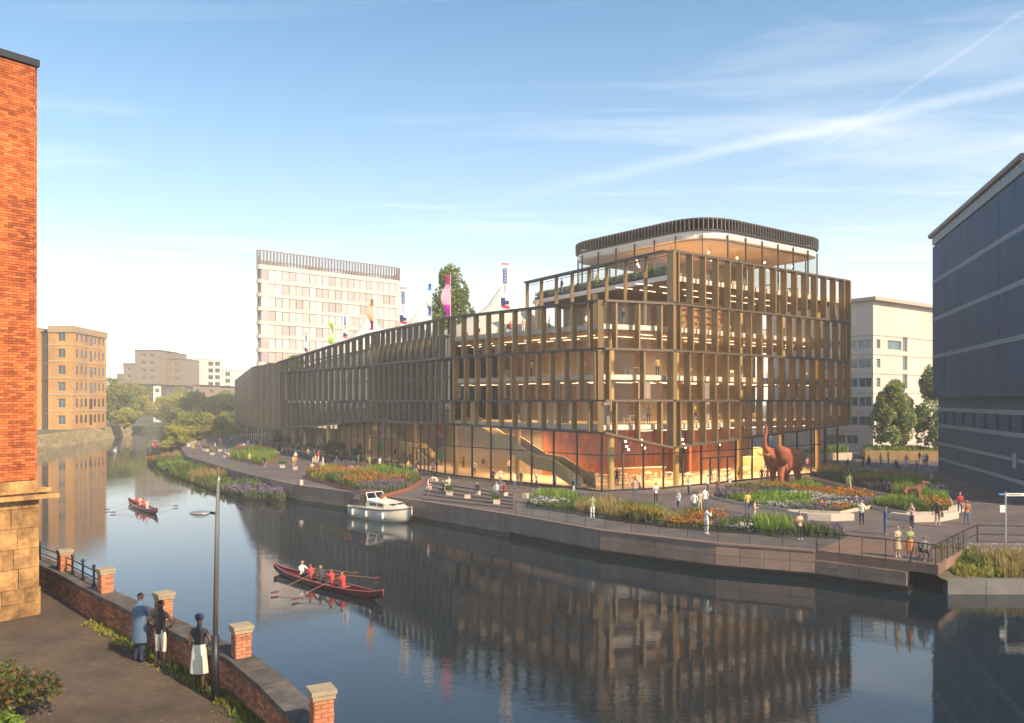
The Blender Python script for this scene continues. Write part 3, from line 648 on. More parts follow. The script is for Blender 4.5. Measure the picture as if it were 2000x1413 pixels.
# hanging banners behind the ground floor glass
M_b = [mat('banner_' + n_, c_, 0.7, trans=0.3) for n_, c_ in (('red', (0.55, 0.06, 0.05)), ('violet', (0.20, 0.10, 0.22)), ('green', (0.12, 0.42, 0.16)), ('rose', (0.5, 0.2, 0.22)))]
for x, y, hz in ((-17.2, 109.4, 9.9), (-7.9, 94.1, 7.6)):
    bt = thing('hanging_banner', 'tall red violet and green abstract banner hanging ' + ('above the stair foot on the long facade' if hz > 9 else 'inside the glass next to the gold column'), 'banner', (x, y, 3.2))
    d = Vector((-0.55, 0.83, 0)); W = 1.5
    def bq(u0, u1, z0, z1, z0b, z1b, m, nm, o_=0.0):
        p, q = Vector((x, y, 0)) + d * (u0 * W), Vector((x, y, 0)) + d * (u1 * W); nn = Vector((-0.83, -0.55, 0)) * (0.02 + o_)
        b_ = MB(); vs = [(p.x + nn.x, p.y + nn.y, z0), (q.x + nn.x, q.y + nn.y, z0b), (q.x + nn.x, q.y + nn.y, z1b), (p.x + nn.x, p.y + nn.y, z1)]
        vs += [(a_[0] - nn.x * .6, a_[1] - nn.y * .6, a_[2]) for a_ in vs]
        b_.add(vs, [(0, 1, 2, 3), (7, 6, 5, 4), (0, 4, 5, 1), (1, 5, 6, 2), (2, 6, 7, 3), (3, 7, 4, 0)]).build(nm, m, bt)
    hh = hz - 3.2
    bq(0, 1, 3.2, hz, 3.2, hz, M_b[3], 'cloth'); bq(0, 1, hz - hh * .3, hz, hz - hh * .22, hz, M_b[0], 'red_field', .03); bq(0, 1, 3.2 + hh * .35, hz - hh * .42, 3.2 + hh * .25, hz - hh * .35, M_b[1], 'violet_field', .03); bq(0, 1, 3.2, 3.2 + hh * .3, 3.2, 3.2 + hh * .2, M_b[2], 'green_field', .03)
# ================================================================== neighbouring buildings
def holed_wall(parent, p0, p1, z0, z1, rects, m, pm, fm, depth=0.3, fw=0.07, cross=True, name='wall'):
    a, c, ln, d = frame(p0, p1); n = Vector((d.y, -d.x, 0)); P = lambda u, z, o=0: (a.x + d.x * u + n.x * o, a.y + d.y * u + n.y * o, z)
    us = sorted({0, ln, *[r for q in rects for r in q[:2]]}); vs_ = sorted({z0, z1, *[r for q in rects for r in q[2:4]]}); mb = MB()
    for i in range(len(us) - 1):
        for j in range(len(vs_) - 1):
            uc, vc = (us[i] + us[i + 1]) / 2, (vs_[j] + vs_[j + 1]) / 2
            if any(q[0] < uc < q[1] and q[2] < vc < q[3] for q in rects): continue
            mb.add([P(us[i], vs_[j]), P(us[i + 1], vs_[j]), P(us[i + 1], vs_[j + 1]), P(us[i], vs_[j + 1])], [(0, 1, 2, 3)])
    for q in rects:
        k = [(q[0], q[2]), (q[1], q[2]), (q[1], q[3]), (q[0], q[3])]
        for e in range(4): f, g = k[e], k[(e + 1) % 4]; mb.add([P(*f), P(*f, -depth), P(*g, -depth), P(*g)], [(0, 1, 2, 3)])
    w_ = mb.build(name, m, parent)
    for q in rects:
        f = MB(); u0, u1, v0, v1 = q[:4]; dd = -depth + 0.04
        for (s0, t0, s1, t1) in ((u0, v0, u1, v0 + fw), (u0, v1 - fw, u1, v1), (u0, v0, u0 + fw, v1), (u1 - fw, v0, u1, v1)) + (((u0 + u1) / 2 - fw / 2, v0, (u0 + u1) / 2 + fw / 2, v1),) * bool(cross):
            f.add([P(s0, t0, dd), P(s1, t0, dd), P(s1, t1, dd), P(s0, t1, dd)], [(0, 1, 2, 3)])
        fo = f.build('window', fm, parent)
        MB().add([P(u0, v0, -depth), P(u1, v0, -depth), P(u1, v1, -depth), P(u0, v1, -depth)], [(0, 1, 2, 3)]).build('pane', pm, fo)
    return w_
M_wgl = mat('window_glass', (0.035, 0.045, 0.05), 0.08, spec=0.9, rand=0.5); M_wfr = mat('window_frame', (0.62, 0.56, 0.46), 0.6)
M_tgl = mat('teal_window_glass', (0.06, 0.13, 0.14), 0.12, spec=0.9, rand=0.35)
# --- old mill on the far bank
M_mill = mat('ochre_mill_brick', (0.54, 0.27, 0.075), 0.85, big=(.2, .3), var=0.16, scale=0.6, bump=0.1, bscale=8); M_mst = mat('mill_sandstone', (0.50, 0.38, 0.20), 0.85, var=0.12)
ml = thing('brick_mill', 'tall ochre brick mill with rows of narrow windows on the far river bank', 'building', (-106, 200, 3.2))
zf = [3.6 + 3.95 * i for i in range(6)]
rs = [];
for r_ in range(6):
    for k, u in enumerate((1.6, 4.2, 6.8, 9.5, 12.2, 14.8, 17.4)):
        w_ = 1.9 if k == 3 else 1.35; rs.append((u, u + w_, zf[r_] + 1.0 - (.6 if k == 3 else 0), zf[r_] + 3.0))
holed_wall(ml, (-104, 194), (-106, 214), 3.0, 26.3, rs, M_mill, M_wgl, M_wgl, 0.1, 0.07, False)
holed_wall(ml, (-110, 194.3), (-104, 194), 3.0, 26.3, [(2.3, 4.2, z + .8, z + 3.0) for z in zf], M_mill, M_wgl, M_wfr)
holed_wall(ml, (-122, 191), (-112.4, 191), 3.0, 27.2, [(u, u + 1.3, z + .9, z + 2.9) for z in zf for u in (2.5, 6.6)], M_mill, M_wgl, M_wfr)
MB().add([(-112.4, 191, 3), (-112, 196, 3), (-112, 196, 27.2), (-112.4, 191, 27.2)], [(0, 1, 2, 3)]).build('return_wall', M_mill, ml)
MB().box((-111.0, 195.5, 14.6), (2.4, 0.5, 23.2)).build('glazed_strip', M_wgl, ml)
for z in (7, 11, 15, 19, 23): MB().box((-111.0, 195.2, z), (2.3, 0.15, 0.35)).build('spandrel', M_brown, ml)
MB().prism([(-104.0, 194.2), (-106, 214), (-125, 214), (-125, 197), (-110, 194.5)], 26.3, 26.5).build('roof', M_dark, ml)
MB().prism([(-122, 191.3), (-112.6, 191.3), (-112.6, 205), (-122, 205)], 27.2, 27.4).build('roof', M_dark, ml)
for z, h in ((26.3, 1.5), (23.25, 0.28), (19.3, 0.28), (15.35, 0.28), (11.4, .28), (7.45, .28)):
    o_ = 0.25 if h > 1 else 0.1; mm_ = M_mst if h < 1 else mat('mill_parapet', (0.40, 0.27, 0.14), 0.85, var=0.2)
    MB().prism([(-110, 194.3 - o_), (-104 + o_, 194 - o_), (-106 + o_, 214 + o_), (-106 - .3, 214 + o_), (-104.3, 194.3), (-110, 194.6)], z, z + h).build('string_course' if h < 1 else 'parapet', mm_, ml)
MB().bar((-122, 190.9, 27.5), (-112.3, 190.9, 27.5), 0.4, 1.1).build('parapet', mat('mill_parapet', (0.4, .27, .14), .85), ml)
rw = thing('stone_river_wall', 'weathered yellow stone river wall below the ochre mill', 'river wall', (-100, 190, 0))
ln_ = [(-92.5, 150), (-96.8, 165.8), (-106.8, 214), (-111.8, 240)]; M_rs = mat('river_stone', (0.42, 0.31, 0.15), 0.9, var=0.3, scale=1, rand=0.2)
for i in range(3):
    a, c, ln, d = frame(ln_[i], ln_[i + 1]); k = round(ln / 2.6)
    for j in range(k):
        for r_ in range(4):
            p, q = a.lerp(c, (j + (r_ % 2) * .4) / k) + d * .02, a.lerp(c, (j + 1 + (r_ % 2) * .4) / k) - d * .02
            z = 0.1 + r_ * 0.85; MB().bar((p.x, p.y, z), (q.x, q.y, z), 0.5 + rnd.uniform(0, .1), 0.82).build('stone_block', M_rs, rw)
# --- far blocks
M_gb = mat('grey_brown_cladding', (0.23, 0.18, 0.13), 0.8, var=0.1); M_wb = mat('white_render', (0.72, 0.68, 0.62), 0.8, var=0.05); M_low = mat('charcoal_brick', (0.10, 0.085, 0.08), 0.85, var=0.15)
def block(name, label, Y, segs, m, roofm, sp=4.0, fl=3.1, ww=1.6, wh=1.5, cat='building', parent=None):
    t_ = parent or thing(name, label, cat, ((segs[0][0] - 1000) / 1600 * Y, Y, 1.6))
    for (x0, x1, ytop, wins) in segs:
        X0, X1 = (x0 - 1000) / 1600 * Y, (x1 - 1000) / 1600 * Y; zt = ZC + (783 - ytop) * Y / 1600; rs = []
        if wins:
            k = max(1, int((X1 - X0 - 1) / sp)); off = (X1 - X0 - k * sp) / 2 + (sp - ww) / 2; z = zt - 3.0
            while z > 7:
                rs += [(off + i * sp, off + i * sp + ww, z, z + wh) for i in range(k)]; z -= fl
        holed_wall(t_, (X0, Y), (X1, Y), 1.5, zt, rs, m, M_wgl, M_wfr, 0.35, 0.1, ww > 1.2)
        MB().prism([(X0, Y + 0.45), (X1, Y + 0.45), (X1, Y + 18), (X0, Y + 18)], 1.4, zt - 0.25).build('body', m, t_)
        MB().box(((X0 + X1) / 2, Y + 9, zt - .1), (X1 - X0 + .3, 18.4, 0.3)).build('roof', roofm, t_)
    return t_
bk = block('apartment_block', 'stepped grey brown apartment block rising behind the river trees', 335, [(228, 240.5, 731, 1), (241, 263, 710, 1), (263.4, 313, 684, 1)], M_gb, M_brown, 3.4)
for z in (12, 16, 20, 24):
    MB().box((-159.5, 337, z + .5), (2.2, 3, 0.2)).build('balcony', M_brown, bk)
block('', '', 341, [(313.5, 331, 688, 1), (331.5, 357, 701, 1)], M_gb, M_brown, 2.9, parent=bk)
bw_ = block('white_apartment_block', 'pale rendered apartment block beside the grey brown one', 365, [(366, 402, 700, 0), (402.3, 433, 702, 1), (433.4, 455, 722, 1)], M_wb, M_wb, 3.0, 3.0, 2.2, 1.9)
tw = block('terraced_house', 'low charcoal brick terrace with pale gables in front of the apartment block', 322, [(255, 299, 751, 1), (314, 345, 753, 1)], M_low, M_dark, 4.0, 3.6)
block('', '', 321.5, [(299.3, 313.7, 752, 1)], M_wb, M_dark, 3.5, 3.6, parent=tw)
block('terraced_house', 'low charcoal and tan terrace in front of the pale apartment block', 330, [(377, 392, 752, 1), (392.3, 432, 754, 1), (432.3, 460, 756, 1)], mat('tan_brick', (0.30, 0.22, 0.16), 0.85, var=0.2), M_dark, 4.0, 3.4)
# --- glazed residential tower behind
TW = thing('apartment_tower', 'pale pink glass apartment tower with rounded corners and slatted crown', 'tower', (-50, 240, 1.6))
q0, q1 = Vector((-68.6, 219.5, 0)), Vector((-33.9, 250.8, 0)); dn = (q1 - q0).normalized(); nb = Vector((-0.27, 1, 0)) * 17
tp = rounded([tuple(q0[:2]), tuple(q1[:2]), tuple((q1 + nb)[:2]), tuple((q0 + nb)[:2])], [2.6] * 4, 7)
M_tb = mat('pink_spandrel', (0.60, 0.48, 0.41), 0.6, var=0.04); M_tp = mat('pale_tower_glass', (0.50, 0.44, 0.40), 0.15, spec=0.8, rand=0.35); M_ts = mat('tower_slat', (0.20, 0.155, 0.12), 0.6)
MB().prism(inset(tp, 0.6), 1.5, 45.9).build('core', mat('tower_core', (0.42, 0.36, 0.32), 0.7), TW)
cent = V2(((q0 + q1 + nb) / 2)[:2])
for k in range(9):
    z = 45.6 - k * 3.72
    MB().prism(tp, z, z + (0.95 if k else 1.2)).build('floor_band', M_tb, TW)
    for x, y, a_ in walk(inset(tp, 0.25), 2.05):
        nn = Vector((math.sin(a_), -math.cos(a_), 0))
        if nn.dot(Vector((x, y, 0))) > 0.25 * Vector((x, y, 0)).length: continue
        if k == 8: continue
        e = Vector((math.cos(a_), math.sin(a_), 0)); p = Vector((x, y, 0)) + e * .05; q = p + e * 1.93
        MB().bar((p.x, p.y, z - 1.38), (q.x, q.y, z - 1.38), 0.08, 2.7).build('pane', M_tp, TW)
        if rnd.random() < .55: MB().bar((p.x + nn.x * .08, p.y + nn.y * .08, z - 2.74), (p.x + nn.x * .08, p.y + nn.y * .08, z - .02), 0.1, 0.12).build('mullion', M_ts, TW)
sm2 = MB().box((0, 0, 0), (0.42, 0.35, 3.6)).mesh('slat', M_ts)
for x, y, a_ in walk(inset(tp, .2), 0.98): o = link('slat', sm2, TW); o.location = (x, y, 48.6); o.rotation_euler = (0, 0, a_)
MB().prism(tp, 50.4, 50.75, cap=False).build('crown_rail', M_ts, TW)
# --- pale office on the right
PO = thing('pale_office_block', 'cream stone office block with teal ribbon windows behind the plaza trees', 'building', (58, 132, ZD))
M_of = paving('cream_stone_cladding', (0.56, 0.47, 0.38), 3.0, 1.55, 0.02, 0, 0.04); M_of = mat('cream_cladding', (0.60, 0.51, 0.42), 0.75, big=(.12, .14), var=0.05, scale=.5)
cn = Vector((58.2, 132, 0)); dl = Vector((-0.64, 1, 0)).normalized(); dr = Vector((1.306, 1, 0)).normalized()
pl0 = cn + dl * 20; pr1 = cn + dr * 36; rs = []
for k in range(7):
    z = 2.9 + k * 3.12
    if k < 6: rs += [(10.6, 14.9, z, z + 1.5), (15.1, 17.2, z, z + 1.5)] + ([(17.4, 19.7, z, z + 1.5)] if k else [])
holed_wall(PO, tuple(pl0[:2]), tuple(cn[:2]), ZD - .1, 26.2, rs, M_of, M_tgl, M_wfr, 0.22)
rs = []
for k in range(6):
    z = 2.9 + k * 3.12
    rs.append((1.0, 2.2, z, z + 1.5)); rs.append((9.4, 11.0, z - .2, z + 2.3))
rs += [(4.5, 9.0, 18.5, 20.0)]
holed_wall(PO, tuple(cn[:2]), tuple(pr1[:2]), ZD - .1, 26.2, rs, M_of, M_tgl, M_wfr, 0.22)
MB().prism([tuple((cn + (dl * -.9 - dr * .9))[:2]), tuple((pr1 - dl * .9)[:2]), tuple((pr1 + dl * 20)[:2]), tuple((pl0 - dr * .9)[:2])], 26.2, 26.75).build('roof', mat('office_roof', (0.45, 0.36, 0.28), 0.7), PO)
for k in range(6):
    z = 5.05 + k * 3.12
    for (a_, c_, s_) in ((pl0, cn, 1), (cn, pr1, 1)):
        e = (c_ - a_).normalized(); nn = Vector((e.y, -e.x, 0)) * 0.03
        p, q = a_ + nn, c_ + nn; MB().bar((p.x, p.y, z), (q.x, q.y, z), 0.06, 0.07).build('cladding_joint', mat('dark_joint', (0.33, .27, .22), .8), PO)  # joints drawn as strips darker than the cladding
sg = cn + dr * 23; MB().bar((*(sg - dl * .2)[:2], 17.5), (*(sg + dr * 1.6 - dl * .2)[:2], 17.5), 0.12, 8.5).build('vertical_sign', mat('pale_sign', (0.68, .66, .62), .6), PO)
MB().bar((*(sg - dl * .3 + dr * .3)[:2], 20.5), (*(sg + dr * 1.3 - dl * .3)[:2], 20.5), 0.1, 0.8).build('sign_mark', mat('sign_green', (0.30, .48, .42), .6), PO)
# --- dark blue-grey building on the right
BB = thing('blue_grey_building', 'windowless dark blue grey clad building with pale horizontal bands', 'building', (49, 90, ZD))
M_bp = mat('blue_grey_panel', (0.011, 0.07, 0.155), 0.8, big=(.35, .3), var=0.14, scale=2.5, bump=0.2, bscale=40, rand=0.08); M_bb = mat('pale_blue_band', (0.20, 0.29, 0.36), 0.75, var=0.12); M_bl = mat('blue_grey_stone', (0.012, 0.07, 0.145), 0.8, var=0.12, scale=1.5, rand=0.1)
wf, wn_ = Vector((49.95, 97, 0)), Vector((41.0, 65.2, 0)); dB = (wn_ - wf).normalized(); nB = Vector((dB.y, -dB.x, 0)); LB = (wn_ - wf).length; lo0 = wf - nB * 0.55
def bpan(u0, u1, z0, z1, th, m, nm, off=0.0):
    p, q = wf + dB * u0 + nB * (off), wf + dB * u1 + nB * (off); MB().bar((p.x, p.y, (z0 + z1) / 2), (q.x, q.y, (z0 + z1) / 2), th, z1 - z0).build(nm, m, BB)
body = [wf - nB * .2, wn_ - nB * .2, wn_ - nB * 20, wf - nB * 20]
MB().prism([tuple(p[:2]) for p in body], 10.4, 29.2).build('body', M_dark, BB)
MB().prism([tuple((p - nB * .55)[:2]) for p in body[:2]] + [tuple(p[:2]) for p in body[2:]], ZD - .1, 10.5).build('lower_body', M_dark, BB)
zs = [10.4, 15.2, 19.6, 24.0, 28.4]; us = [0, 6.4, 13.0, 19.6, 26.2, LB]
for i in range(5):
    for j in range(4): bpan(us[i] + .05, us[i + 1] - .05, zs[j] + (.22 if j else 0), zs[j + 1] - .22, 0.3, M_bp, 'panel')
for z in zs[1:4]:
    bpan(0, LB, z - .20, z - .02, 0.34, M_bb, 'band'); bpan(0, LB, z + .02, z + .20, 0.34, M_bb, 'band')
bpan(0, LB, 28.42, 29.2, 0.36, M_bb, 'band')
p, q = wf + nB * .35, wn_ + nB * .35; MB().tube([(p.x, p.y, 29.5), (q.x, q.y, 29.5)], 0.32, 10).build('eaves', M_dark, BB)
for i in range(26): bpan(i * 1.25 + .4, i * 1.25 + .55, 29.05, 29.3, 0.5, M_bb, 'bracket')
L2 = -0.62
for z0, z1, m_, nm in ((9.3, 10.35, M_bl, 'stone_course'), (8.85, 9.25, M_bb, 'band'), (6.95, 7.35, M_bb, 'band'), (5.25, 6.9, M_bl, 'stone_course'), (4.85, 5.2, M_bb, 'band'), (3.5, 4.8, M_bl, 'stone_course'), (3.1, 3.45, M_bb, 'band'), (1.6, 3.05, M_bl, 'stone_course')):
    if nm == 'band': bpan(0, LB, z0, z1, 0.34, m_, nm, L2)
    else:
        k = 11
        for i in range(k): bpan(LB * i / k + .01, LB * (i + 1) / k - .01, z0, z1, 0.3, m_, nm, L2)
uw = [3.4, 7.6, 11.6, 15.5, 19.5, 23.3, 27, 30.4]; prev = 0
for u in uw:
    bpan(prev, u - .55, 7.38, 8.82, 0.3, M_bl, 'stone_course', L2); prev = u + .55
    bpan(u - .55, u + .55, 7.38, 8.82, 0.08, M_wgl, 'window', L2 - .28); bpan(u - .05, u + .05, 7.38, 8.82, 0.1, M_dark, 'mullion', L2 - .22)
bpan(prev, LB, 7.38, 8.82, 0.3, M_bl, 'stone_course', L2)
p = wf + dB * 29 + nB * -.35; MB().box((p.x, p.y, 5.0), (0.35, 0.35, 1.3), 0.3).build('wall_lamp', M_bb, BB)
# ================================================================== towpath: brick building, parapet wall, lamp
M_bk = mat('orange_brick', (0.56, 0.135, 0.036), 0.85, var=0.2, scale=6, bump=0.25, rand=0.5, big=(.5, .45)); M_mor = mat('mortar', (0.46, 0.30, 0.19), 0.95, var=0.1)
M_bk2 = mat('parapet_brick', (0.36, 0.13, 0.065), 0.85, var=0.25, scale=6, bump=0.3, rand=0.5, big=(.9, .5))
def merge_boxes(lst, name, m, parent):     # many loose bricks too many to list singly
    base = MB().box((0, 0, 0), (1, 1, 1)); bv = np.array(base.v); bf = base.f; V = []; F = []
    for k, (cx_, cy_, cz_, l_, t_, h_, rz) in enumerate(lst):
        c_, s_ = math.cos(rz), math.sin(rz); q = bv * np.array([l_, t_, h_]); x = q[:, 0] * c_ - q[:, 1] * s_ + cx_; y = q[:, 0] * s_ + q[:, 1] * c_ + cy_
        V.append(np.stack([x, y, q[:, 2] + cz_], 1)); F += [tuple(i + 8 * k for i in f) for f in bf]
    if not lst: return
    mb = MB(); mb.v = [tuple(v) for v in np.concatenate(V)]; mb.f = F; mb.m = [0] * len(F); tag(mb.build(name, m, parent), kind='stuff')
def lay(bricks, parent, m, limit=300):
    bricks.sort(key=lambda b_: b_[7]); meshes = {}
    for b_ in bricks[:limit]:
        key = (round(b_[3], 2), round(b_[5], 3))
        if key not in meshes: meshes[key] = MB().box((0, 0, 0), (b_[3], b_[4], b_[5])).mesh('brick', m)
        o = link('brick', meshes[key], parent); o.location = b_[:3]; o.rotation_euler = (0, 0, b_[6])
    merge_boxes([b_[:7] for b_ in bricks[limit:]], 'brickwork', m, parent)
def courses(p0, p1, z0, z1, bl, bh, th, key, out_=0.0):
    a, c, ln, d = frame(p0, p1); n = Vector((d.y, -d.x, 0)); rz = math.atan2(d.y, d.x); r_ = []; k = int((z1 - z0) / bh + .01)
    for j in range(k):
        u = -(j % 2) * bl / 2
        while u < ln - 0.02:
            u0, u1 = max(u, 0) + .005, min(u + bl, ln) - .005
            if u1 - u0 > .04:
                p = a + d * ((u0 + u1) / 2) + n * (out_ + rnd.uniform(-.003, .004)); z = z0 + bh * (j + .5); r_.append((p.x, p.y, z, round(u1 - u0, 2) - .004, th, bh - .012, rz, key(p, z)))
            u += bl
    return r_
E = Vector((-14.74, 25.3, 0)); dE = Vector((0.615, 0.788, 0)); nE = Vector((dE.y, -dE.x, 0))
WH = thing('brick_warehouse', 'tall orange brick warehouse corner on a weathered sandstone base', 'building', (-15, 25, ZP))
p0 = E - dE * 3.0
zb = 7.62; zt = 20.35
bkE = E + dE * 0.0
side = Vector((-0.788, 0.615, 0))
MB().prism([tuple((p0 - nE * .06)[:2]), tuple((E - nE * .06 + side * .06)[:2]), tuple((E + side * 9)[:2]), tuple((p0 + side * 9)[:2])], zb, zt).build('core', M_mor, WH)
key = lambda p, z: 1e3 * ((p - E).length > 1.35) + abs(z - 11.5)
br = courses(tuple(p0[:2]), tuple(E[:2]), zb, zt, 0.235, 0.083, 0.14, key)
br += courses(tuple(E[:2]), tuple((E + side * 2)[:2]), zb, zt, 0.235, 0.083, 0.14, lambda p, z: 5e3, 0)
lay(br, WH, M_bk)
MB().prism([tuple((p0 + nE * .12)[:2]), tuple((E + nE * .12 + dE * .1)[:2]), tuple((E + dE * .1 + side * 9)[:2]), tuple((p0 + side * 9)[:2])], zt + .01, zt + .22).build('coping', M_dark, WH)
M_ss = mat('weathered_sandstone', (0.40, 0.215, 0.075), 0.9, big=(1.1, .6), var=0.5, scale=1.4, bump=0.7, bscale=9, rand=0.18)
hs = [0.45, 0.42, 0.62, 0.6, 0.62, 0.6, 0.5]; z = ZP
for j, h in enumerate(hs):
    u = 3.0; off = .06 if j in (0, 1) else 0.02; w0 = rnd.uniform(.35, .9)
    ends = [3.0 + .07 + off]; k = 3.07 + off - w0
    while k > 0: ends.append(k); k -= rnd.uniform(.6, 1.05)
    ends.append(0)
    for a_, c_ in zip(ends[:-1], ends[1:]):
        p, q = p0 + dE * (c_ + .008), p0 + dE * (a_ - .008); o_ = nE * (off - .24 + rnd.uniform(-.012, .02))
        MB().bar((p.x + o_.x, p.y + o_.y, z + h / 2), (q.x + o_.x, q.y + o_.y, z + h / 2), 0.6, h - .014).build('stone_block', M_ss, WH)
    z += h
MB().prism([tuple((p0 - nE * .4)[:2]), tuple((E - nE * .4)[:2]), tuple((E + side * 9)[:2]), tuple((p0 + side * 9)[:2])], ZP - .05, 7.3).build('base_core', M_ss, WH)
MB().box((*(E - dE * .35 - nE * .15)[:2], z + .03), (1.5, 0.7, 0.12), math.atan2(dE.y, dE.x)).build('ledge', M_ss, WH)
MB().box((*(E - dE * .25 - nE * .1)[:2], z - .16), (1.7, 0.85, 0.13), math.atan2(dE.y, dE.x)).build('ledge', M_ss, WH)
MB().box((*(E - dE * 2.0 - nE * .2)[:2], z + .16), (4.1, 0.6, 0.36), math.atan2(dE.y, dE.x)).build('ledge', M_ss, WH)
# parapet wall along the towpath
PW = thing('brick_parapet_wall', 'low brick parapet wall with dark stone coping along the towpath', 'wall', (-9, 21, ZP))
o0, o1 = off_line(WALL, 0.04), off_line(WALL, 0.38); of = off_line(WALL, 0.40); br = []
def kview(p, z):
    if p.y < 1: return 1e4
    px, py = 1000 + p.x / p.y * 1600, 783 + (ZC - z) / p.y * 1600
    return p.y if (0 < px < 2000 and py < 1410) else 1e3 + p.y
for i in range(len(WALL) - 1):
    MB().prism([o0[i], o0[i + 1], o1[i + 1], o1[i]], ZP - .05, ZP + 0.78).build('core', M_mor, PW)
    br += courses(of[i], of[i + 1], ZP - .01, ZP + .77, 0.235, 0.078, 0.10, kview, -.05)
lay(br, PW, M_bk2)
M_cop = mat('coping_stone', (0.085, 0.07, 0.058), 0.9, var=0.4, scale=2.5, bump=0.3, bscale=14, rand=0.2)
c0, c1 = off_line(WALL, -0.06), off_line(WALL, 0.52)
for i in range(len(WALL) - 1):
    ln = (V2(WALL[i + 1]) - V2(WALL[i])).length; k = max(1, round(ln / 1.0))
    for j in range(k):
        s, e = j / k + .006, (j + 1) / k - .006
        MB().prism([lerp(c0[i], c0[i + 1], s), lerp(c0[i], c0[i + 1], e), lerp(c1[i], c1[i + 1], e), lerp(c1[i], c1[i + 1], s)], ZP + .78, ZP + .90 + rnd.uniform(-.006, .006)).build('coping_stone', M_cop, PW)
M_cap = mat('pier_cap_stone', (0.33, 0.26, 0.16), 0.85, var=0.2, scale=4, bump=0.2)
lb = ['brick pier with stone cap beside the lamp post', 'brick pier with stone cap at the bend of the parapet wall', 'brick pier with stone cap behind the person in the long blue coat', 'brick pier with stone cap at the end of the iron railing', 'shaded brick pier close to the sandstone base']
for (i, s), l_ in zip(((4, 0), (6, 0), (3, 0), (2, 0), (1, 0.05)), lb):
    p = Vector((*lerp(off_line(WALL, .22)[i], off_line(WALL, .22)[i + 1], s), 0)); d = (V2(WALL[i + 1]) - V2(WALL[i])).normalized(); rz = math.atan2(d.y, d.x)
    pr_ = thing('brick_pier', l_, 'pier', (p.x, p.y, ZP), group='piers of the parapet wall')
    zt_ = ZP + 1.46; hw = .17
    MB().box((p.x, p.y, ZP + 1.17), (hw * 2 - .04, hw * 2 - .04, .56), rz).build('core', M_mor, pr_); br = []
    e = d; n = Vector((-d.y, d.x, 0)); cr_ = [p + e * a_ * hw + n * b_ * hw for a_, b_ in ((-1, -1), (1, -1), (1, 1), (-1, 1))]
    for k in range(4): br += courses(tuple(cr_[k][:2]), tuple(cr_[(k + 1) % 4][:2]), ZP + .91, zt_, .235, .078, .06, lambda q, z: -z, -.025)
    lay(br, pr_, mat('pier_brick', (0.46, 0.17, 0.085), .85, var=.2, scale=6, bump=.25, rand=.35))
    mb = MB(); mb.box((p.x, p.y, zt_ + .04), (.40, .40, .09), rz); mb.box((p.x, p.y, zt_ + .115), (.44, .44, .07), rz); mb.build('cap', M_cap, pr_)
# iron railing on the far stretch of the wall
ir = thing('iron_railing', 'old black iron railing with ball-topped posts on the parapet wall', 'railing', (-14, 26, ZP + .9))
wl = off_line(WALL, .22)
A_, B_, D_ = Vector((*lerp(wl[1], wl[2], .08), 0)), Vector((*lerp(wl[1], wl[2], .92), 0)), Vector((*wl[0], 0))
for s_ in (0.2, 0.5, 0.8):
    p = A_.lerp(B_, s_); MB().lathe([(.06, 0), (.06, .12), (.035, .14), (.03, .52), (.05, .54), (.03, .57), (.055, .62), (.05, .67), (.01, .69)], (p.x, p.y, ZP + .88), 10).build('post', M_dark, ir, True)
for s_ in (0.1, 0.35, .6): p = A_.lerp(D_, s_); MB().lathe([(.06, 0), (.035, .14), (.03, .52), (.055, .62), (.01, .69)], (p.x, p.y, ZP + .88), 10).build('post', M_dark, ir, True)
for z in (.28, .5):
    MB().tube([(A_.x, A_.y, ZP + .88 + z), (B_.x, B_.y, ZP + .88 + z)], .022, 6).build('bar', M_dark, ir); MB().tube([(A_.x, A_.y, ZP + .88 + z), (D_.x, D_.y, ZP + .88 + z)], .022, 6).build('bar', M_dark, ir)
# lamp post
LPt = thing('lamp_post', 'slender grey lamp post with oval lantern beside the parapet wall', 'lamp post', (-6.52, 18.0, ZP))
mb = MB(); mb.tube([(0, 0, 0), (0, 0, 1.42)], .085, 14); mb.tube([(0, 0, 1.40), (0.01, 0, 1.46)], [.085, .06], 14); mb.build('base_tube', M_dark, LPt, True, False)
MB().tube([(0, 0, 1.45), (.04, 0, 3.75), (.065, 0, 4.8), (.085, 0, 4.95)], [.055, .05, .032, .02], 12).build('pole', mat('galvanised_pole', (0.30, .275, .25), .35, .6), LPt, True, False)
mb = MB(); mb.tube([(.05, 0, 4.12), (-.12, 0, 4.14)], .03, 8); mb.build('arm', M_dark, LPt, True, False)
mb = MB(); mb.ball((-.33, 0, 4.13), (.24, .17, .055), 16); lh = mb.build('lantern_housing', mat('lantern_metal', (.35, .33, .30), .4, .5), LPt, True, False)
mb = MB(); mb.lathe([(.2, -.01), (.17, -.05), (.09, -.08), (.01, -.09)], (-.33, 0, 4.11), 16, sx=1.05, sy=.75); mb.build('lantern_bowl', glass('lantern_glass', (.9, .9, .85), .3), lh, True, False)
# planter kerb at the corner

# fallen leaves and grit on the path
lv = []
for k in range(420):
    x, y = rnd.uniform(-13.5, -3), rnd.uniform(13, 26)
    if inside((x, y), path_poly) and x + y < 11.6: a_ = rnd.uniform(0, 6.28); r_ = rnd.uniform(.012, .035); lv.append([(x + r_ * math.cos(a_ + b_), y + r_ * math.sin(a_ + b_) * .7, ZP + .006 + .004 * (k % 3)) for b_ in (0, 1.5, 3.1, 4.6)])
mb = MB()
for k, q in enumerate(lv): mb.add(q, [(0, 1, 2, 3)], k % 3)
tag(mb.build('leaf_litter', [mat('dry_leaf', (.25, .13, .04), .8), mat('pale_grit', (.3, .26, .2), .9), mat('dark_grit', (.03, .025, .02), .9)]), 'scattered fallen leaves and grit on the towpath', 'litter', kind='stuff')
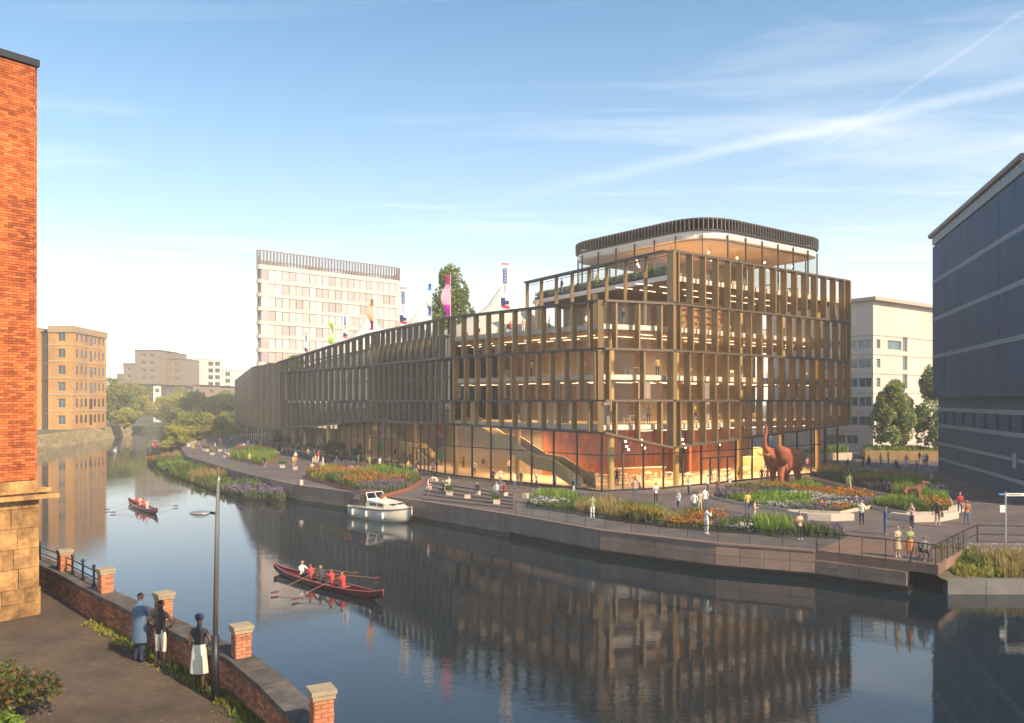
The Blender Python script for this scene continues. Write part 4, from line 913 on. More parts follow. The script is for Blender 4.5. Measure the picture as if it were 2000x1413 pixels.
# ================================================================== plants
LEAF = {}
def leafm(n, c, tr=0.35): return mat('leaf_' + n, c, 0.6, var=0.0, rand=0.42, trans=tr, spec=0.3)
G_mid = leafm('mid_green', (0.12, 0.165, 0.035)); G_yel = leafm('yellow_green', (0.25, 0.24, 0.045)); G_dk = leafm('dark_green', (0.045, 0.08, 0.025)); G_blu = leafm('blue_green', (0.07, 0.12, 0.085))
G_str = leafm('straw', (0.34, 0.25, 0.10)); G_lime = leafm('lime', (0.20, 0.29, 0.04))
K_or = leafm('orange_flower', (0.55, 0.19, 0.02), .2); K_pu = leafm('purple_flower', (0.20, 0.14, 0.27), .2); K_wh = leafm('white_flower', (0.55, 0.52, 0.47), .2); K_pk = leafm('pink_flower', (0.42, 0.08, 0.14), .2); K_rust = leafm('rust_flower', (0.40, 0.11, 0.03), .2)
G_aut = leafm('autumn', (0.16, 0.085, 0.025))
BARK = mat('bark', (0.10, 0.075, 0.05), 0.9, var=0.3, bump=0.4)
def leaves(P, size, up=0.3):      # quads scattered round points P, random orientation
    n = len(P); a = npr.normal(size=(n, 3)); a /= np.linalg.norm(a, axis=1)[:, None]; b_ = npr.normal(size=(n, 3)); b_[:, 2] += up
    b_ -= (a * b_).sum(1)[:, None] * a; b_ /= np.linalg.norm(b_, axis=1)[:, None]
    s = size * npr.uniform(.6, 1.35, (n, 1)); a = a * s; b_ = b_ * s * .62
    return np.stack([P - a, P - b_ * .9, P + a, P + b_ * .9], 1).reshape(-1, 3)
def mesh_quads(name, V, mi, mats):
    n = len(V) // 4; me = bpy.data.meshes.new(name); me.vertices.add(len(V)); me.vertices.foreach_set('co', V.astype(np.float32).ravel())
    me.loops.add(4 * n); me.loops.foreach_set('vertex_index', np.arange(4 * n, dtype=np.int32)); me.polygons.add(n)
    me.polygons.foreach_set('loop_start', np.arange(0, 4 * n, 4, dtype=np.int32)); me.polygons.foreach_set('material_index', mi.astype(np.int32))
    for m in mats: me.materials.append(m)
    me.update(calc_edges=True); me.validate(); return me
def crown_pts(n, c, r, lobes=14, fill=.5, shape='round'):
    L_ = []
    for i in range(lobes):
        v = npr.normal(size=3); v /= np.linalg.norm(v); rr = npr.uniform(.35, .8)
        if shape == 'cone':
            h = npr.uniform(-.95, .9); wd = (0.95 - h) / 1.9; wd = .25 + .75 * min(1, wd * 1.25) if h > -.7 else .7; an = npr.uniform(0, 6.28); L_.append((wd * .62 * math.cos(an), wd * .62 * math.sin(an), h, .22 + .16 * wd))
        else: L_.append((*(v * rr), npr.uniform(.24, .42)))
    L_ = np.array(L_); k = npr.integers(0, lobes, n); v = npr.normal(size=(n, 3)); v /= np.linalg.norm(v, axis=1)[:, None]; rad = npr.uniform(fill, 1.0, (n, 1)) ** .6
    P = L_[k, :3] + v * rad * L_[k, 3:4]; return P * np.array(r) + np.array(c), k
def tree(name, label, x, y, z0, h, rad, mats, n=5200, leaf=.22, lobes=22, trunk=.16, clear=.28, cat='tree', shape='round', group=None, sq=1.0):
    t_ = thing(name, label, cat, (x, y, z0), group=group); zc = z0 + h * (clear + (1 - clear) / 2); rz_ = h * (1 - clear) / 2
    P, k = crown_pts(n, (x, y, zc), (rad, rad * sq, rz_), lobes, .45, shape)
    V = leaves(P, leaf); mi = (k * 7 + npr.integers(0, 2, n)) % len(mats)
    link('crown', mesh_quads('crown', V, mi, mats), t_)
    mb = MB(); top = z0 + h * .82
    pts = [(x + rnd.uniform(-.1, .1) * rad * i / 4, y + rnd.uniform(-.1, .1) * rad * i / 4, z0 - .1 + (top - z0) * i / 4) for i in range(5)]
    mb.tube(pts, [trunk * 1.25, trunk, trunk * .75, trunk * .5, trunk * .2], 8)
    for i in range(7):
        s_ = rnd.uniform(clear * 1.0, .75); p = lerp(pts[0], pts[4], s_); an = i * 2.4 + rnd.random(); q = (p[0] + math.cos(an) * rad * .65, p[1] + math.sin(an) * rad * .65, p[2] + h * .16); m_ = lerp(p, q, .5)
        mb.tube([p, (m_[0], m_[1], m_[2] + h * .02), q], [trunk * .45, trunk * .28, trunk * .08], 6)
    mb.build('trunk', BARK, t_); return t_
G_glow1 = leafm('willow', (0.42, 0.38, 0.075), .45); G_haze = leafm('hazed_plane', (0.24, 0.31, 0.19), .45); G_glow2 = leafm('bank_glow', (0.29, 0.30, 0.065), .45)  # leaves brightened: sunlit haze painted in, paler for the plaza trees
GG = [G_glow2, G_yel, G_glow2, G_mid]; GY = [G_glow1, G_glow2, G_yel, G_glow1]
# trees of the far bank
for (px, py_, Y, h, r_, lab, ms) in [(232, 0, 238, 13.2, 6.2, 'broad green tree growing against the ochre mill', GG), (262, 0, 262, 13.0, 7.5, 'wide round tree by the far river bend', GY), (215, 0, 252, 14.5, 5, 'narrow tree half hidden by the ochre mill', GG), (243, 0, 222, 5.5, 4.2, 'low bush on the stone bank next to the ochre mill', GY)]:
    X = (px - 1000) / 1600 * Y; tree('river_tree', lab, X, Y, 2.6, h, r_, ms, 6500, .38, 26, .3, .08)
for (px, Y, h, r_, lab, ms) in [(345, 285, 13, 8, 'tall yellow green tree under the charcoal terrace', GY), (385, 262, 11.5, 7.5, 'round green tree between the river and the apartment blocks', GG), (428, 262, 12, 8.5, 'spreading tree touching the far end of the bronze building', GY), (452, 300, 13, 8, 'tree behind the far end of the bronze building', GG), (318, 310, 10, 6, 'small tree below the charcoal terrace', GY), (355, 238, 7, 5.0, 'dark low tree beside the moored boats', GG)]:
    X = (px - 1000) / 1600 * Y; tree('river_tree', lab, X, Y, 1.4, h, r_, ms, 6500, .40, 26, .3, .06)
for (px, Y, h, r_, lab, ms) in [(420, 196, 6.6, 5.5, 'low yellow willow bush beside the far promenade', GY), (372, 178, 7.2, 4.6, 'bushy willow by the narrow boat', GG), (445, 222, 6.5, 5, 'low hedge bush at the far corner of the bronze building', GG), (345, 160, 5.0, 3.4, 'small willow overhanging the reeds', GY), (392, 212, 6.2, 5, 'pale willow behind the far promenade bend', GY)]:
    X = (px - 1000) / 1600 * Y; tree('willow_bush', lab, X, Y, .9, h, r_, ms, 5200, .26, 22, .12, .0, 'shrub')
for x_, y_, h in ((-67.5, 163, 3.2), (-64.0, 150.5, 2.2), (-71, 181, 3.0)):
    tree('willow_bush', 'small willow bush at the edge of the promenade bend', x_, y_, .8, h, h * .75, GY, 2200, .2, 12, .06, .0, 'shrub', group='bushes along the promenade bend')
# roof trees
tree('roof_tree', 'leafy tree standing on the roof terrace behind the pink flag', -8.6, 118, 16.9, 12.6, 4.0, [G_mid, G_yel, G_lime, G_mid], 6000, .24, 30, .16, .1, shape='cone')
tree('roof_tree', 'small round tree behind the tip of the largest tent', 2.3, 127, 17.1, 7.4, 2.6, [G_mid, G_blu], 2600, .24, 14, .12, .15)
tree('roof_shrub', 'small roof shrub by the sloping parapet', -36.5, 138, 14.6, 3.4, 2.4, GG, 1500, .2, 10, .08, .0, 'shrub')
tree('roof_shrub', 'low roof shrub in front of the pale tower', -45, 152, 14.3, 3.2, 3.4, GG, 1700, .2, 10, .08, .0, 'shrub')
# plaza trees
tree('plaza_tree', 'rounded street tree in the timber planter before the cream office', 55.3, 119, 2.6, 10.0, 3.7, [G_haze, G_glow2, G_haze, G_yel], 6500, .27, 30, .15, .16, shape='cone')
tree('plaza_tree', 'taller street tree half hidden by the blue grey building', 61.8, 119.5, 2.6, 12.2, 3.9, [G_haze, G_glow2, G_haze], 6000, .28, 28, .15, .14, shape='cone')
tree('plaza_tree', 'smaller street tree between the two planter trees', 58.6, 123, 2.6, 8.4, 2.5, [G_haze, G_glow2], 3200, .27, 18, .12, .15)
# planting beds: grasses and flowers in drifts ----------------------
def bed_points(poly, n):
    xs = [p[0] for p in poly]; ys = [p[1] for p in poly]; o = []
    while len(o) < n:
        P = npr.uniform((min(xs), min(ys)), (max(xs), max(ys)), (n * 2, 2)); o += [p for p in P if inside(p, poly)]
    return np.array(o[:n])
KINDS = [  # (blade material, flower material or None, height, spread, blade width)
    (G_lime, None, .95, .36, .03), (G_mid, K_or, .75, .22, .04), (G_mid, K_pu, .7, .22, .04), (G_dk, K_wh, .55, .25, .05), (G_mid, None, .85, .3, .035), (G_blu, K_pk, .6, .2, .05), (G_str, None, 1.05, .32, .02), (G_mid, K_rust, .7, .22, .04), (G_yel, None, .6, .25, .06), (G_blu, None, .6, .3, .06)]
BMATS = [G_lime, G_mid, G_dk, G_blu, G_str, G_yel, K_or, K_pu, K_wh, K_pk, K_rust]; BI = {m.name: i for i, m in enumerate(BMATS)}
def planting(poly, z, n, kinds, patch=4.0, hs=1.0, blades=16, wid=1.0):
    pts = bed_points(poly, n); ns = max(3, int(len(kinds) * 2.2)); seeds = bed_points(poly, ns); kk = [kinds[i % len(kinds)] for i in range(ns)]
    Vs = []; Ms = []
    sid = np.argmin(((pts[:, None, :] + npr.normal(0, .35, (n, 1, 2)) - seeds[None]) ** 2).sum(2), 1)
    for s_ in range(ns):
        P = pts[sid == s_]; m = len(P)
        if not m: continue
        bmat, fm_, h, spd, bw_ = KINDS[kk[s_]]; h *= hs * npr.uniform(.55, 1.05); k = blades
        base = np.repeat(np.c_[P, np.full(m, z)], k, 0); q = len(base); base[:, :2] += npr.normal(0, .11, (q, 2)); an = npr.uniform(0, 6.283, q); hh = h * npr.uniform(.35, 1.2, q) * np.repeat(npr.uniform(.65, 1.25, m), k); lean = spd * npr.uniform(.1, 1.3, q) * hh
        dx = np.c_[np.cos(an), np.sin(an), np.zeros(q)]; sx = np.c_[-np.sin(an), np.cos(an), np.zeros(q)] * (bw_ * wid * npr.uniform(.6, 1.4, (q, 1)))
        mid = base + dx * (lean * .35)[:, None] + np.c_[np.zeros((q, 2)), hh * .6]; tip = base + dx * lean[:, None] + np.c_[np.zeros((q, 2)), hh]
        Vs.append(np.stack([base - sx * .6, mid - sx, tip, mid + sx], 1).reshape(-1, 3)); Ms.append(np.full(q, BI[bmat.name]))
        if fm_ is not None:
            sel = npr.random(q) < .6; T = tip[sel] + npr.normal(0, .02, (sel.sum(), 3)); T = np.repeat(T, 2, 0); T[:, 2] += npr.uniform(-.1, .05, len(T))
            Vs.append(leaves(T, .058 * wid)); Ms.append(np.full(len(T), BI[fm_.name]))
    return np.concatenate(Vs), np.concatenate(Ms)
M_kerb = mat('dark_bed_edging', (0.05, 0.045, 0.045), 0.7); M_kred = mat('rusted_edging', (0.26, 0.085, 0.05), 0.7, var=.2)
def bed(label, poly, n, kinds, kerb=.18, hs=1.0, km=None, cat='flower bed', wid=1.35, blades=14):
    cx_, cy_ = sum(p[0] for p in poly) / len(poly), sum(p[1] for p in poly) / len(poly)
    t_ = thing('flower_bed', label, cat, (cx_, cy_, ZD)); k = len(poly)
    MB().prism(poly, ZD - .05, ZD + kerb - .04).build('soil', M_soil, t_)
    for i in range(k):
        p, q = poly[i], poly[(i + 1) % k]; MB().bar((*p, ZD + kerb / 2), (*q, ZD + kerb / 2), .09, kerb + .02 + .001 * i).build('edging', km or M_kerb, t_)
    V, m_ = planting(inset(poly, .2), ZD + kerb - .06, n, kinds, hs=hs, wid=wid, blades=blades)
    o = link('planting', mesh_quads('planting', V, m_, BMATS), t_); tag(o, kind='stuff'); return t_
BED1 = [G(592, 934), G(668, 956), G(745, 974), G(800, 958), G(826, 942), G(760, 922), G(660, 913)]
bed('wide raised flower bed of orange purple and green drifts behind the moored cruiser', BED1, 1500, [8, 1, 0, 5, 2, 0, 3, 1, 4, 7], .3, 1.15, M_kred)
BED2 = [G(447, 897), G(520, 911), G(546, 892), G(525, 884), G(470, 877)]
bed('flower bed with rust red heads in front of the dining tables', BED2, 900, [4, 7, 0, 3, 8, 0], .25, 1.2, M_kred, wid=1.7)
BED3a = [G(1030, 993), G(1048, 969), G(1100, 974), G(1180, 988), G(1300, 1006), G(1300, 1030), G(1200, 1018), G(1110, 1003)]
bed('long flower bed of lime grasses and purple heads beside the glass corner', BED3a, 1250, [0, 1, 4, 2, 0, 3, 6], .12, 1.05)
BED3b = [G(1302, 1008), G(1420, 1022), G(1540, 1033), G(1655, 1048), G(1640, 1054), G(1500, 1047), G(1302, 1031)]
bed('narrow flower bed with pale grasses running to the viewing platform', BED3b, 1150, [2, 1, 0, 4, 6, 3, 9, 4], .12, 1.0)
BED4 = [G(1390, 974), G(1440, 986), G(1540, 1001), G(1640, 1006), G(1668, 1000), G(1730, 988), G(1690, 974), G(1600, 957), G(1500, 951), G(1430, 957)]
bed('broad flower bed round the feet of the elephant sculpture', BED4, 2000, [2, 0, 9, 3, 1, 4, 5, 0, 3, 1], .25, .72, M_conc)
BED5 = [G(1580, 934), G(1640, 949), G(1760, 975), G(1860, 988), G(1850, 968), G(1780, 945), G(1690, 927), G(1610, 924)]
bed('curved flower bed of lime grasses beyond the dog sculpture', BED5, 1700, [9, 0, 3, 5, 0, 6, 0, 3], .25, 1.15, M_conc)
BED6 = [G(1700, 993), G(1770, 1008), G(1840, 1008), G(1866, 1000), G(1800, 986), G(1745, 982)]
bed('small flower bed in front of the dog sculpture with a pale curved seat', BED6, 800, [0, 8, 4, 1, 3], .3, .8, M_conc)
# reeds on the spit beside the promenade
spit = [G(288, 903, .1), G(330, 926, .1), G(400, 952, .1), G(470, 972, .1), G(552, 979, .1), G(570, 966, .1), G(520, 946, .1), G(480, 932, .1), G(430, 918, .1), G(380, 903, .1), G(345, 892, .1)]
rs_ = thing('reed_bed', 'marshy spit of reeds and flowering grasses lying in the water', 'reed bed', (-35, 98, 0))
MB().prism(spit, -.3, .16).build('mud', M_soil, rs_)
V, m_ = planting(inset(spit, .1), .1, 2600, [4, 0, 2, 6, 4, 7, 3, 4], hs=1.5, wid=2.2, blades=14)
tag(link('reeds', mesh_quads('reeds', V, m_, BMATS), rs_), kind='stuff')
# rough grasses on the right bank and weeds at the wall foot
bank = [(23.2, 43.4), (40, 43.2), (40, 46.6), (27.5, 46.2), (24, 47)]
V, m_ = planting(bank, 1.0, 900, [6, 4, 4, 8, 9, 6], hs=.62, wid=1.2, blades=16)
V[:, 2] += (V[:, 1] - 45.0) * .2
tag(link('bank_grass', mesh_quads('bank_grass', V, m_, BMATS)), 'dry straw grasses and weeds on the sloping river bank', 'grass', kind='stuff')
tree('bank_bush', 'dark green bush hanging over the low concrete river wall', 30.6, 43.6, .2, 2.0, 1.6, [G_dk, G_mid], 1500, .12, 10, .05, 0, 'shrub')
wf_ = off_line(WALL, .6); Vs = []; Ms = []
for i in range(2, 6):
    ln_p = [off_line(WALL, .42)[i], off_line(WALL, .42)[i + 1], off_line(WALL, .66)[i + 1], off_line(WALL, .66)[i]]
    V, m_ = planting(ln_p, ZP, 90, [4, 8], hs=.26, wid=.5, blades=10); Vs.append(V); Ms.append(m_)
tag(link('wall_weeds', mesh_quads('wall_weeds', np.concatenate(Vs), np.concatenate(Ms), BMATS)), 'weeds and moss along the foot of the parapet wall', 'weeds', kind='stuff')
# shrub in the corner planter on the towpath
sh = tree('towpath_shrub', 'autumn tinted leafy shrub in the kerbed corner of the towpath', -10.75, 16.75, ZP, 1.35, 1.5, [G_aut, G_dk, G_aut, G_mid], 5200, .055, 34, .04, 0, 'shrub')
P, k = crown_pts(1600, (-9.7, 15.5, ZP + .35), (.6, .6, .4), 12, .4); link('green_growth', mesh_quads('growth', leaves(P, .05), k % 2, [G_mid, G_lime]), sh)
MB().bar((-9.1, 15.0, ZP + .06), (-11.4, 19.2, ZP + .06), .14, .14).build('kerb', M_cop, sh)
# timber planters round the plaza trees
M_tim = mat('weathered_timber', (0.36, 0.23, 0.09), 0.7, var=.25, scale=1, stretch=(1, 1, .3))
tp_ = thing('timber_planter', 'long timber planter box holding the street trees', 'planter', (58, 117, ZD))
pp_ = [(50.6, 117.5), (66, 113.5), (68, 122), (53, 124.5)]
for i in range(4):
    a, c, ln, d = frame(pp_[i], pp_[(i + 1) % 4]); kq = round(ln / 1.5)
    for j in range(kq): p, q = a.lerp(c, j / kq) + d * .01, a.lerp(c, (j + 1) / kq) - d * .01; MB().bar((p.x, p.y, ZD + .65), (q.x, q.y, ZD + .65), .15, 1.3).build('board', M_tim, tp_)
MB().prism(inset(pp_, .1), ZD, ZD + 1.1).build('soil', M_soil, tp_); V, m_ = planting(inset(pp_, .3), ZD + 1.05, 700, [4, 0, 8], hs=.9, wid=2, blades=12); tag(link('planting', mesh_quads('planting', V, m_, BMATS), tp_), kind='stuff')
tp2 = thing('stone_planter', 'pale stone planter with grasses at the end of the glass building', 'planter', (45, 116, ZD)); pp_ = [(41.5, 115), (48.4, 116.5), (48, 121), (41, 120)]
MB().prism(pp_, ZD, ZD + 1.0).build('box', M_conc, tp2); V, m_ = planting(inset(pp_, .3), ZD + 1, 260, [4, 0], hs=.9, wid=2, blades=12); tag(link('planting', mesh_quads('planting', V, m_, BMATS), tp2), kind='stuff')
# terrace hedge on the third floor edge
hd = thing('terrace_hedge', 'trailing green hedge with flowers along the third floor slab edge', 'hedge', (8, 88, 22.1)); a, c, ln, d = frame(R1, T0); nn = Vector((-d.y, d.x, 0))
hp = [tuple((a + d * 1 + nn * -.5)[:2]), tuple((c - d * .5 + nn * -.5)[:2]), tuple((c - d * .5 - nn * 1.3)[:2]), tuple((a + d * 1 - nn * 1.3)[:2])]
MB().prism(hp, 22.1, 22.35).build('trough', M_dark, hd); P = np.c_[bed_points(hp, 5200), npr.uniform(22.2, 23.0, 5200)]; link('foliage', mesh_quads('foliage', leaves(P, .13), npr.integers(0, 4, 5200), [G_dk, G_mid, G_dk, G_yel]), hd)
# ================================================================== people
def skin_mesh(name, nodes, edges, root, levels=1):
    """nodes: {name: (x, y, z, rx, ry)}; grows one continuous surface over the skeleton"""
    ks = list(nodes); ix = {k: i for i, k in enumerate(ks)}
    me = bpy.data.meshes.new(name); me.from_pydata([nodes[k][:3] for k in ks], [(ix[a], ix[b_]) for a, b_ in edges], [])
    o = bpy.data.objects.new(name, me); C.objects.link(o)
    o.modifiers.new('s', 'SKIN'); sv = me.skin_vertices[0].data
    for k in ks: sv[ix[k]].radius = (nodes[k][3], nodes[k][4]); sv[ix[k]].use_root = (k == root)
    m2 = o.modifiers.new('u', 'SUBSURF'); m2.levels = levels; m2.render_levels = levels
    bpy.context.view_layer.update(); dg = bpy.context.evaluated_depsgraph_get()
    out_ = bpy.data.meshes.new_from_object(o.evaluated_get(dg)); bpy.data.objects.remove(o); bpy.data.meshes.remove(me); return out_
def seg_dist(P, a, b_):
    a, b_ = np.array(a), np.array(b_); d = b_ - a; t_ = np.clip(((P - a) @ d) / max(1e-9, d @ d), 0, 1); return np.linalg.norm(P - (a + t_[:, None] * d), axis=1)
# slots: 0 skin 1 hair 2 top 3 forearm 4 thigh 5 shin 6 shoe
def pose(arms='down', legs='stand', lean=0.0, fem=False, head=0.0):
    J = {}; sw = .175 if fem else .195; cw = .145 if fem else .165
    seat = legs in ('sit', 'row'); zp = .93 if not seat else .50
    if legs == 'loll': zp = .42
    oy = lambda z: -lean * (z - zp)
    J['pelvis'] = (0, 0, zp, .135 if fem else .13, .10)
    J['waist'] = (0, oy(zp + .2), zp + .2, .115 if fem else .13, .09); J['chest'] = (0, oy(zp + .42), zp + .42, cw, .105); J['neckb'] = (0, oy(zp + .54), zp + .54, .075, .06); J['neck'] = (0, oy(zp + .6) - .01, zp + .60, .052, .055)
    J['jaw'] = (head * .02, oy(zp + .6) - .03, zp + .665, .062, .072); J['head'] = (head * .03, oy(zp + .6) - .02, zp + .745, .077, .093); J['crown'] = (head * .03, oy(zp + .6) - .008, zp + .815, .058, .072)
    E_ = [('pelvis', 'waist'), ('waist', 'chest'), ('chest', 'neckb'), ('neckb', 'neck'), ('neck', 'jaw'), ('jaw', 'head'), ('head', 'crown')]
    zs_ = zp + .47; ys_ = oy(zs_)
    for s_, sd in ((1, 'l'), (-1, 'r')):
        a_ = arms if isinstance(arms, str) else arms[0 if s_ == 1 else 1]
        sh_ = (s_ * sw, ys_, zs_)
        el, wr = {'down': ((s_ * (sw + .06), .03, -.29), (s_ * (sw + .07), -.05, -.53)), 'swing': ((s_ * (sw + .05), .10 * s_, -.28), (s_ * (sw + .05), .17 * s_ - .08, -.50)),
                  'fold': ((s_ * (sw + .05), -.03, -.27), (s_ * .03, -.23, -.20)), 'hold': ((s_ * (sw + .05), .0, -.28), (s_ * .09, -.26, -.16)), 'photo': ((s_ * (sw + .05), -.16, -.19), (s_ * .08, -.30, .06)),
                  'chin': ((s_ * (sw + .02), -.10, -.27), (s_ * .06, -.17, .03)), 'hip': ((s_ * (sw + .17), .05, -.24), (s_ * (sw - .02), -.06, -.40)), 'reach': ((s_ * (sw + .0), -.24, -.13), (s_ * (sw - .06), -.47, -.14)), 'lap': ((s_ * (sw + .05), -.05, -.27), (s_ * .12, -.25, -.33)),
                  'row': ((s_ * (sw + .04), -.22, -.16), (s_ * .16, -.45, -.22)), 'up': ((s_ * (sw + .12), -.08, .18), (s_ * (sw - .02), -.1, .42)), 'back': ((s_ * (sw + .08), .16, -.25), (s_ * (sw + .1), .26, -.48)), 'wallrest': ((s_ * (sw + .1), -.12, -.24), (s_ * (sw - .03), -.34, -.28))}[a_]
        el = (el[0], ys_ + el[1], zs_ + el[2]); wr = (wr[0], ys_ + wr[1], zs_ + wr[2]); dv = (Vector(wr) - Vector(el)).normalized(); hd_ = Vector(wr) + dv * .07
        J['sh' + sd] = (*sh_, .062, .058); J['el' + sd] = (*el, .042, .042); J['wr' + sd] = (*wr, .028, .030); J['ha' + sd] = (*hd_, .034, .018)
        E_ += [('chest', 'sh' + sd), ('sh' + sd, 'el' + sd), ('el' + sd, 'wr' + sd), ('wr' + sd, 'ha' + sd)]
        hp_ = (s_ * .092, 0, zp - .05)
        if legs == 'stand': kn, an_ = (s_ * .10, -.015, .49), (s_ * .11, .03, .09)
        elif legs == 'walk': kn, an_ = ((s_ * .10, -.17, .51), (s_ * .10, -.26, .09)) if s_ == 1 else ((s_ * .10, .06, .50), (s_ * .10, .34, .14))
        elif legs in ('sit',): kn, an_ = (s_ * .13, -.43, .49), (s_ * .13, -.42 + .06 * s_, .09)
        elif legs == 'row': kn, an_ = (s_ * .13, -.36, .62), (s_ * .12, -.68, .36)
        else: kn, an_ = (s_ * .12, -.43, .44 + .06 * s_), (s_ * .13, -.84, .09)
        J['hi' + sd] = (*hp_, .09, .092); J['kn' + sd] = (*kn, .062, .062); J['ca' + sd] = (kn[0] + (an_[0] - kn[0]) * .35, kn[1] + (an_[1] - kn[1]) * .35 + .012, kn[2] + (an_[2] - kn[2]) * .35, .055, .057); J['an' + sd] = (*an_, .036, .038)
        tz = .035 if legs != 'row' else an_[2] - .02; lift = .05 if (legs == 'walk' and s_ == -1) else 0
        J['to' + sd] = (an_[0] + .01 * s_, an_[1] - .16, max(.032, tz - lift * .3), .042, .03); J['he' + sd] = (an_[0], an_[1] + .035, an_[2] - .045, .036, .036)
        E_ += [('pelvis', 'hi' + sd), ('hi' + sd, 'kn' + sd), ('kn' + sd, 'ca' + sd), ('ca' + sd, 'an' + sd), ('an' + sd, 'to' + sd), ('an' + sd, 'he' + sd)]
    me = skin_mesh('person_body', J, E_, 'pelvis', 1)
    n = len(me.vertices); P = np.empty(n * 3); me.vertices.foreach_get('co', P); P = P.reshape(-1, 3)
    reg = []
    def add_(slot, *ks):
        for a_, b_ in ks: reg.append((slot, seg_dist(P, J[a_][:3], J[b_][:3]) / (.5 * (J[a_][3] + J[b_][3]))))
    add_(0, ('neck', 'jaw'), ('jaw', 'head'), ('head', 'crown')); add_(2, ('pelvis', 'waist'), ('waist', 'chest'), ('chest', 'neckb'), ('chest', 'shl'), ('chest', 'shr')); add_(7, ('shl', 'ell'), ('shr', 'elr')); add_(3, ('ell', 'wrl'), ('elr', 'wrr')); add_(0, ('wrl', 'hal'), ('wrr', 'har'))
    add_(4, ('hil', 'knl'), ('hir', 'knr'), ('pelvis', 'hil'), ('pelvis', 'hir')); add_(5, ('knl', 'cal'), ('cal', 'anl'), ('knr', 'car'), ('car', 'anr')); add_(6, ('anl', 'tol'), ('anl', 'hel'), ('anr', 'tor'), ('anr', 'her'))
    D = np.stack([r[1] for r in reg]); vs_ = np.array([r[0] for r in reg])[np.argmin(D, 0)]
    hz, hy = J['head'][2], J['head'][1]
    hairm = (P[:, 2] > hz - .03) & ((P[:, 1] > hy - .015) | (P[:, 2] > hz + .055)) & (np.abs(P[:, 0] - J['head'][0]) < .2) & (vs_ == 0)
    vs_[hairm] = 1
    mi = [int(np.bincount([vs_[v] for v in p.vertices]).argmax()) for p in me.polygons]
    mb = MB(); mb.v = [tuple(v) for v in P]; mb.f = [tuple(p.vertices) for p in me.polygons]; mb.m = mi; bpy.data.meshes.remove(me)
    h = J['head']
    mb.tube([(h[0], h[1] - .085, h[2] + .012), (h[0], h[1] - .108, h[2] - .03), (h[0], h[1] - .088, h[2] - .038)], [.008, .014, .008], 6, 0)     # nose
    for s_ in (-1, 1): mb.ball((h[0] + s_ * .032, h[1] - .084, h[2] + .008), (.011, .007, .007), 6, 1); mb.ball((h[0] + s_ * .079, h[1] + .006, h[2] - .012), (.011, .02, .03), 6, 0)
    mb.ball((h[0], h[1] - .084, h[2] - .068), (.022, .008, .007), 6, 0)
    for s_, sd in ((1, 'l'), (-1, 'r')):        # five fingers
        w_, ha = Vector(J['wr' + sd][:3]), Vector(J['ha' + sd][:3]); d = (ha - w_).normalized(); ax = Vector((1, 0, 0)) if abs(d.x) < .7 else Vector((0, 1, 0)); a_ = (ax - d * ax.dot(d)).normalized(); b_ = d.cross(a_)
        c_ = b_ if b_.y < 0 else -b_
        for k, (o_, l_) in enumerate(((-.024, .062), (-.008, .074), (.009, .070), (.025, .055))):
            p = ha + a_ * o_ + d * .012; mb.tube([p, p + d * l_ * .55 + c_ * .008, p + d * l_ * .95 + c_ * .03], [.0095, .0088, .0065], 5, 0)
        p = w_ + d * .025 - a_ * .024 * s_; mb.tube([p, p - a_ * .026 * s_ + d * .03 + c_ * .012, p - a_ * .026 * s_ + d * .062 + c_ * .02], [.012, .0105, .007], 5, 0)
    me = mb.mesh('person_body', [SKINS[0]] * 8, True); return me, J
SKINS = [mat('skin_%d' % i, c_, .6) for i, c_ in enumerate(((.50, .31, .22), (.30, .17, .10), (.085, .045, .028)))]
HAIR = {'black': (.012, .01, .01), 'brown': (.05, .028, .016), 'red': (.22, .06, .025), 'blond': (.36, .24, .12), 'grey': (.35, .33, .31)}
CLO = {'white': (.74, .71, .66), 'black': (.015, .016, .02), 'navy': (.02, .03, .07), 'blue': (.06, .11, .22), 'denim': (.07, .11, .19), 'beige': (.50, .37, .22), 'peach': (.62, .38, .24), 'red': (.48, .045, .03), 'yellow': (.60, .44, .10), 'green': (.28, .33, .14), 'grey': (.20, .20, .21), 'brown': (.14, .075, .04), 'pink': (.62, .36, .32), 'coat': (.075, .13, .19), 'cream': (.72, .63, .48), 'orange': (.62, .22, .08), 'teal': (.06, .2, .2), 'charcoal': (.05, .05, .055)}
def cm(c_): return mat('cloth_' + c_, CLO[c_], .85, var=.12, scale=9, bump=.15, bscale=14)
def hm_(c_): return mat('hair_' + c_, HAIR[c_], .9, var=.2, scale=20, spec=.15)
POSES = {}
def getpose(*k):
    if k not in POSES: POSES[k] = pose(*k)
    return POSES[k]
NP = [0]
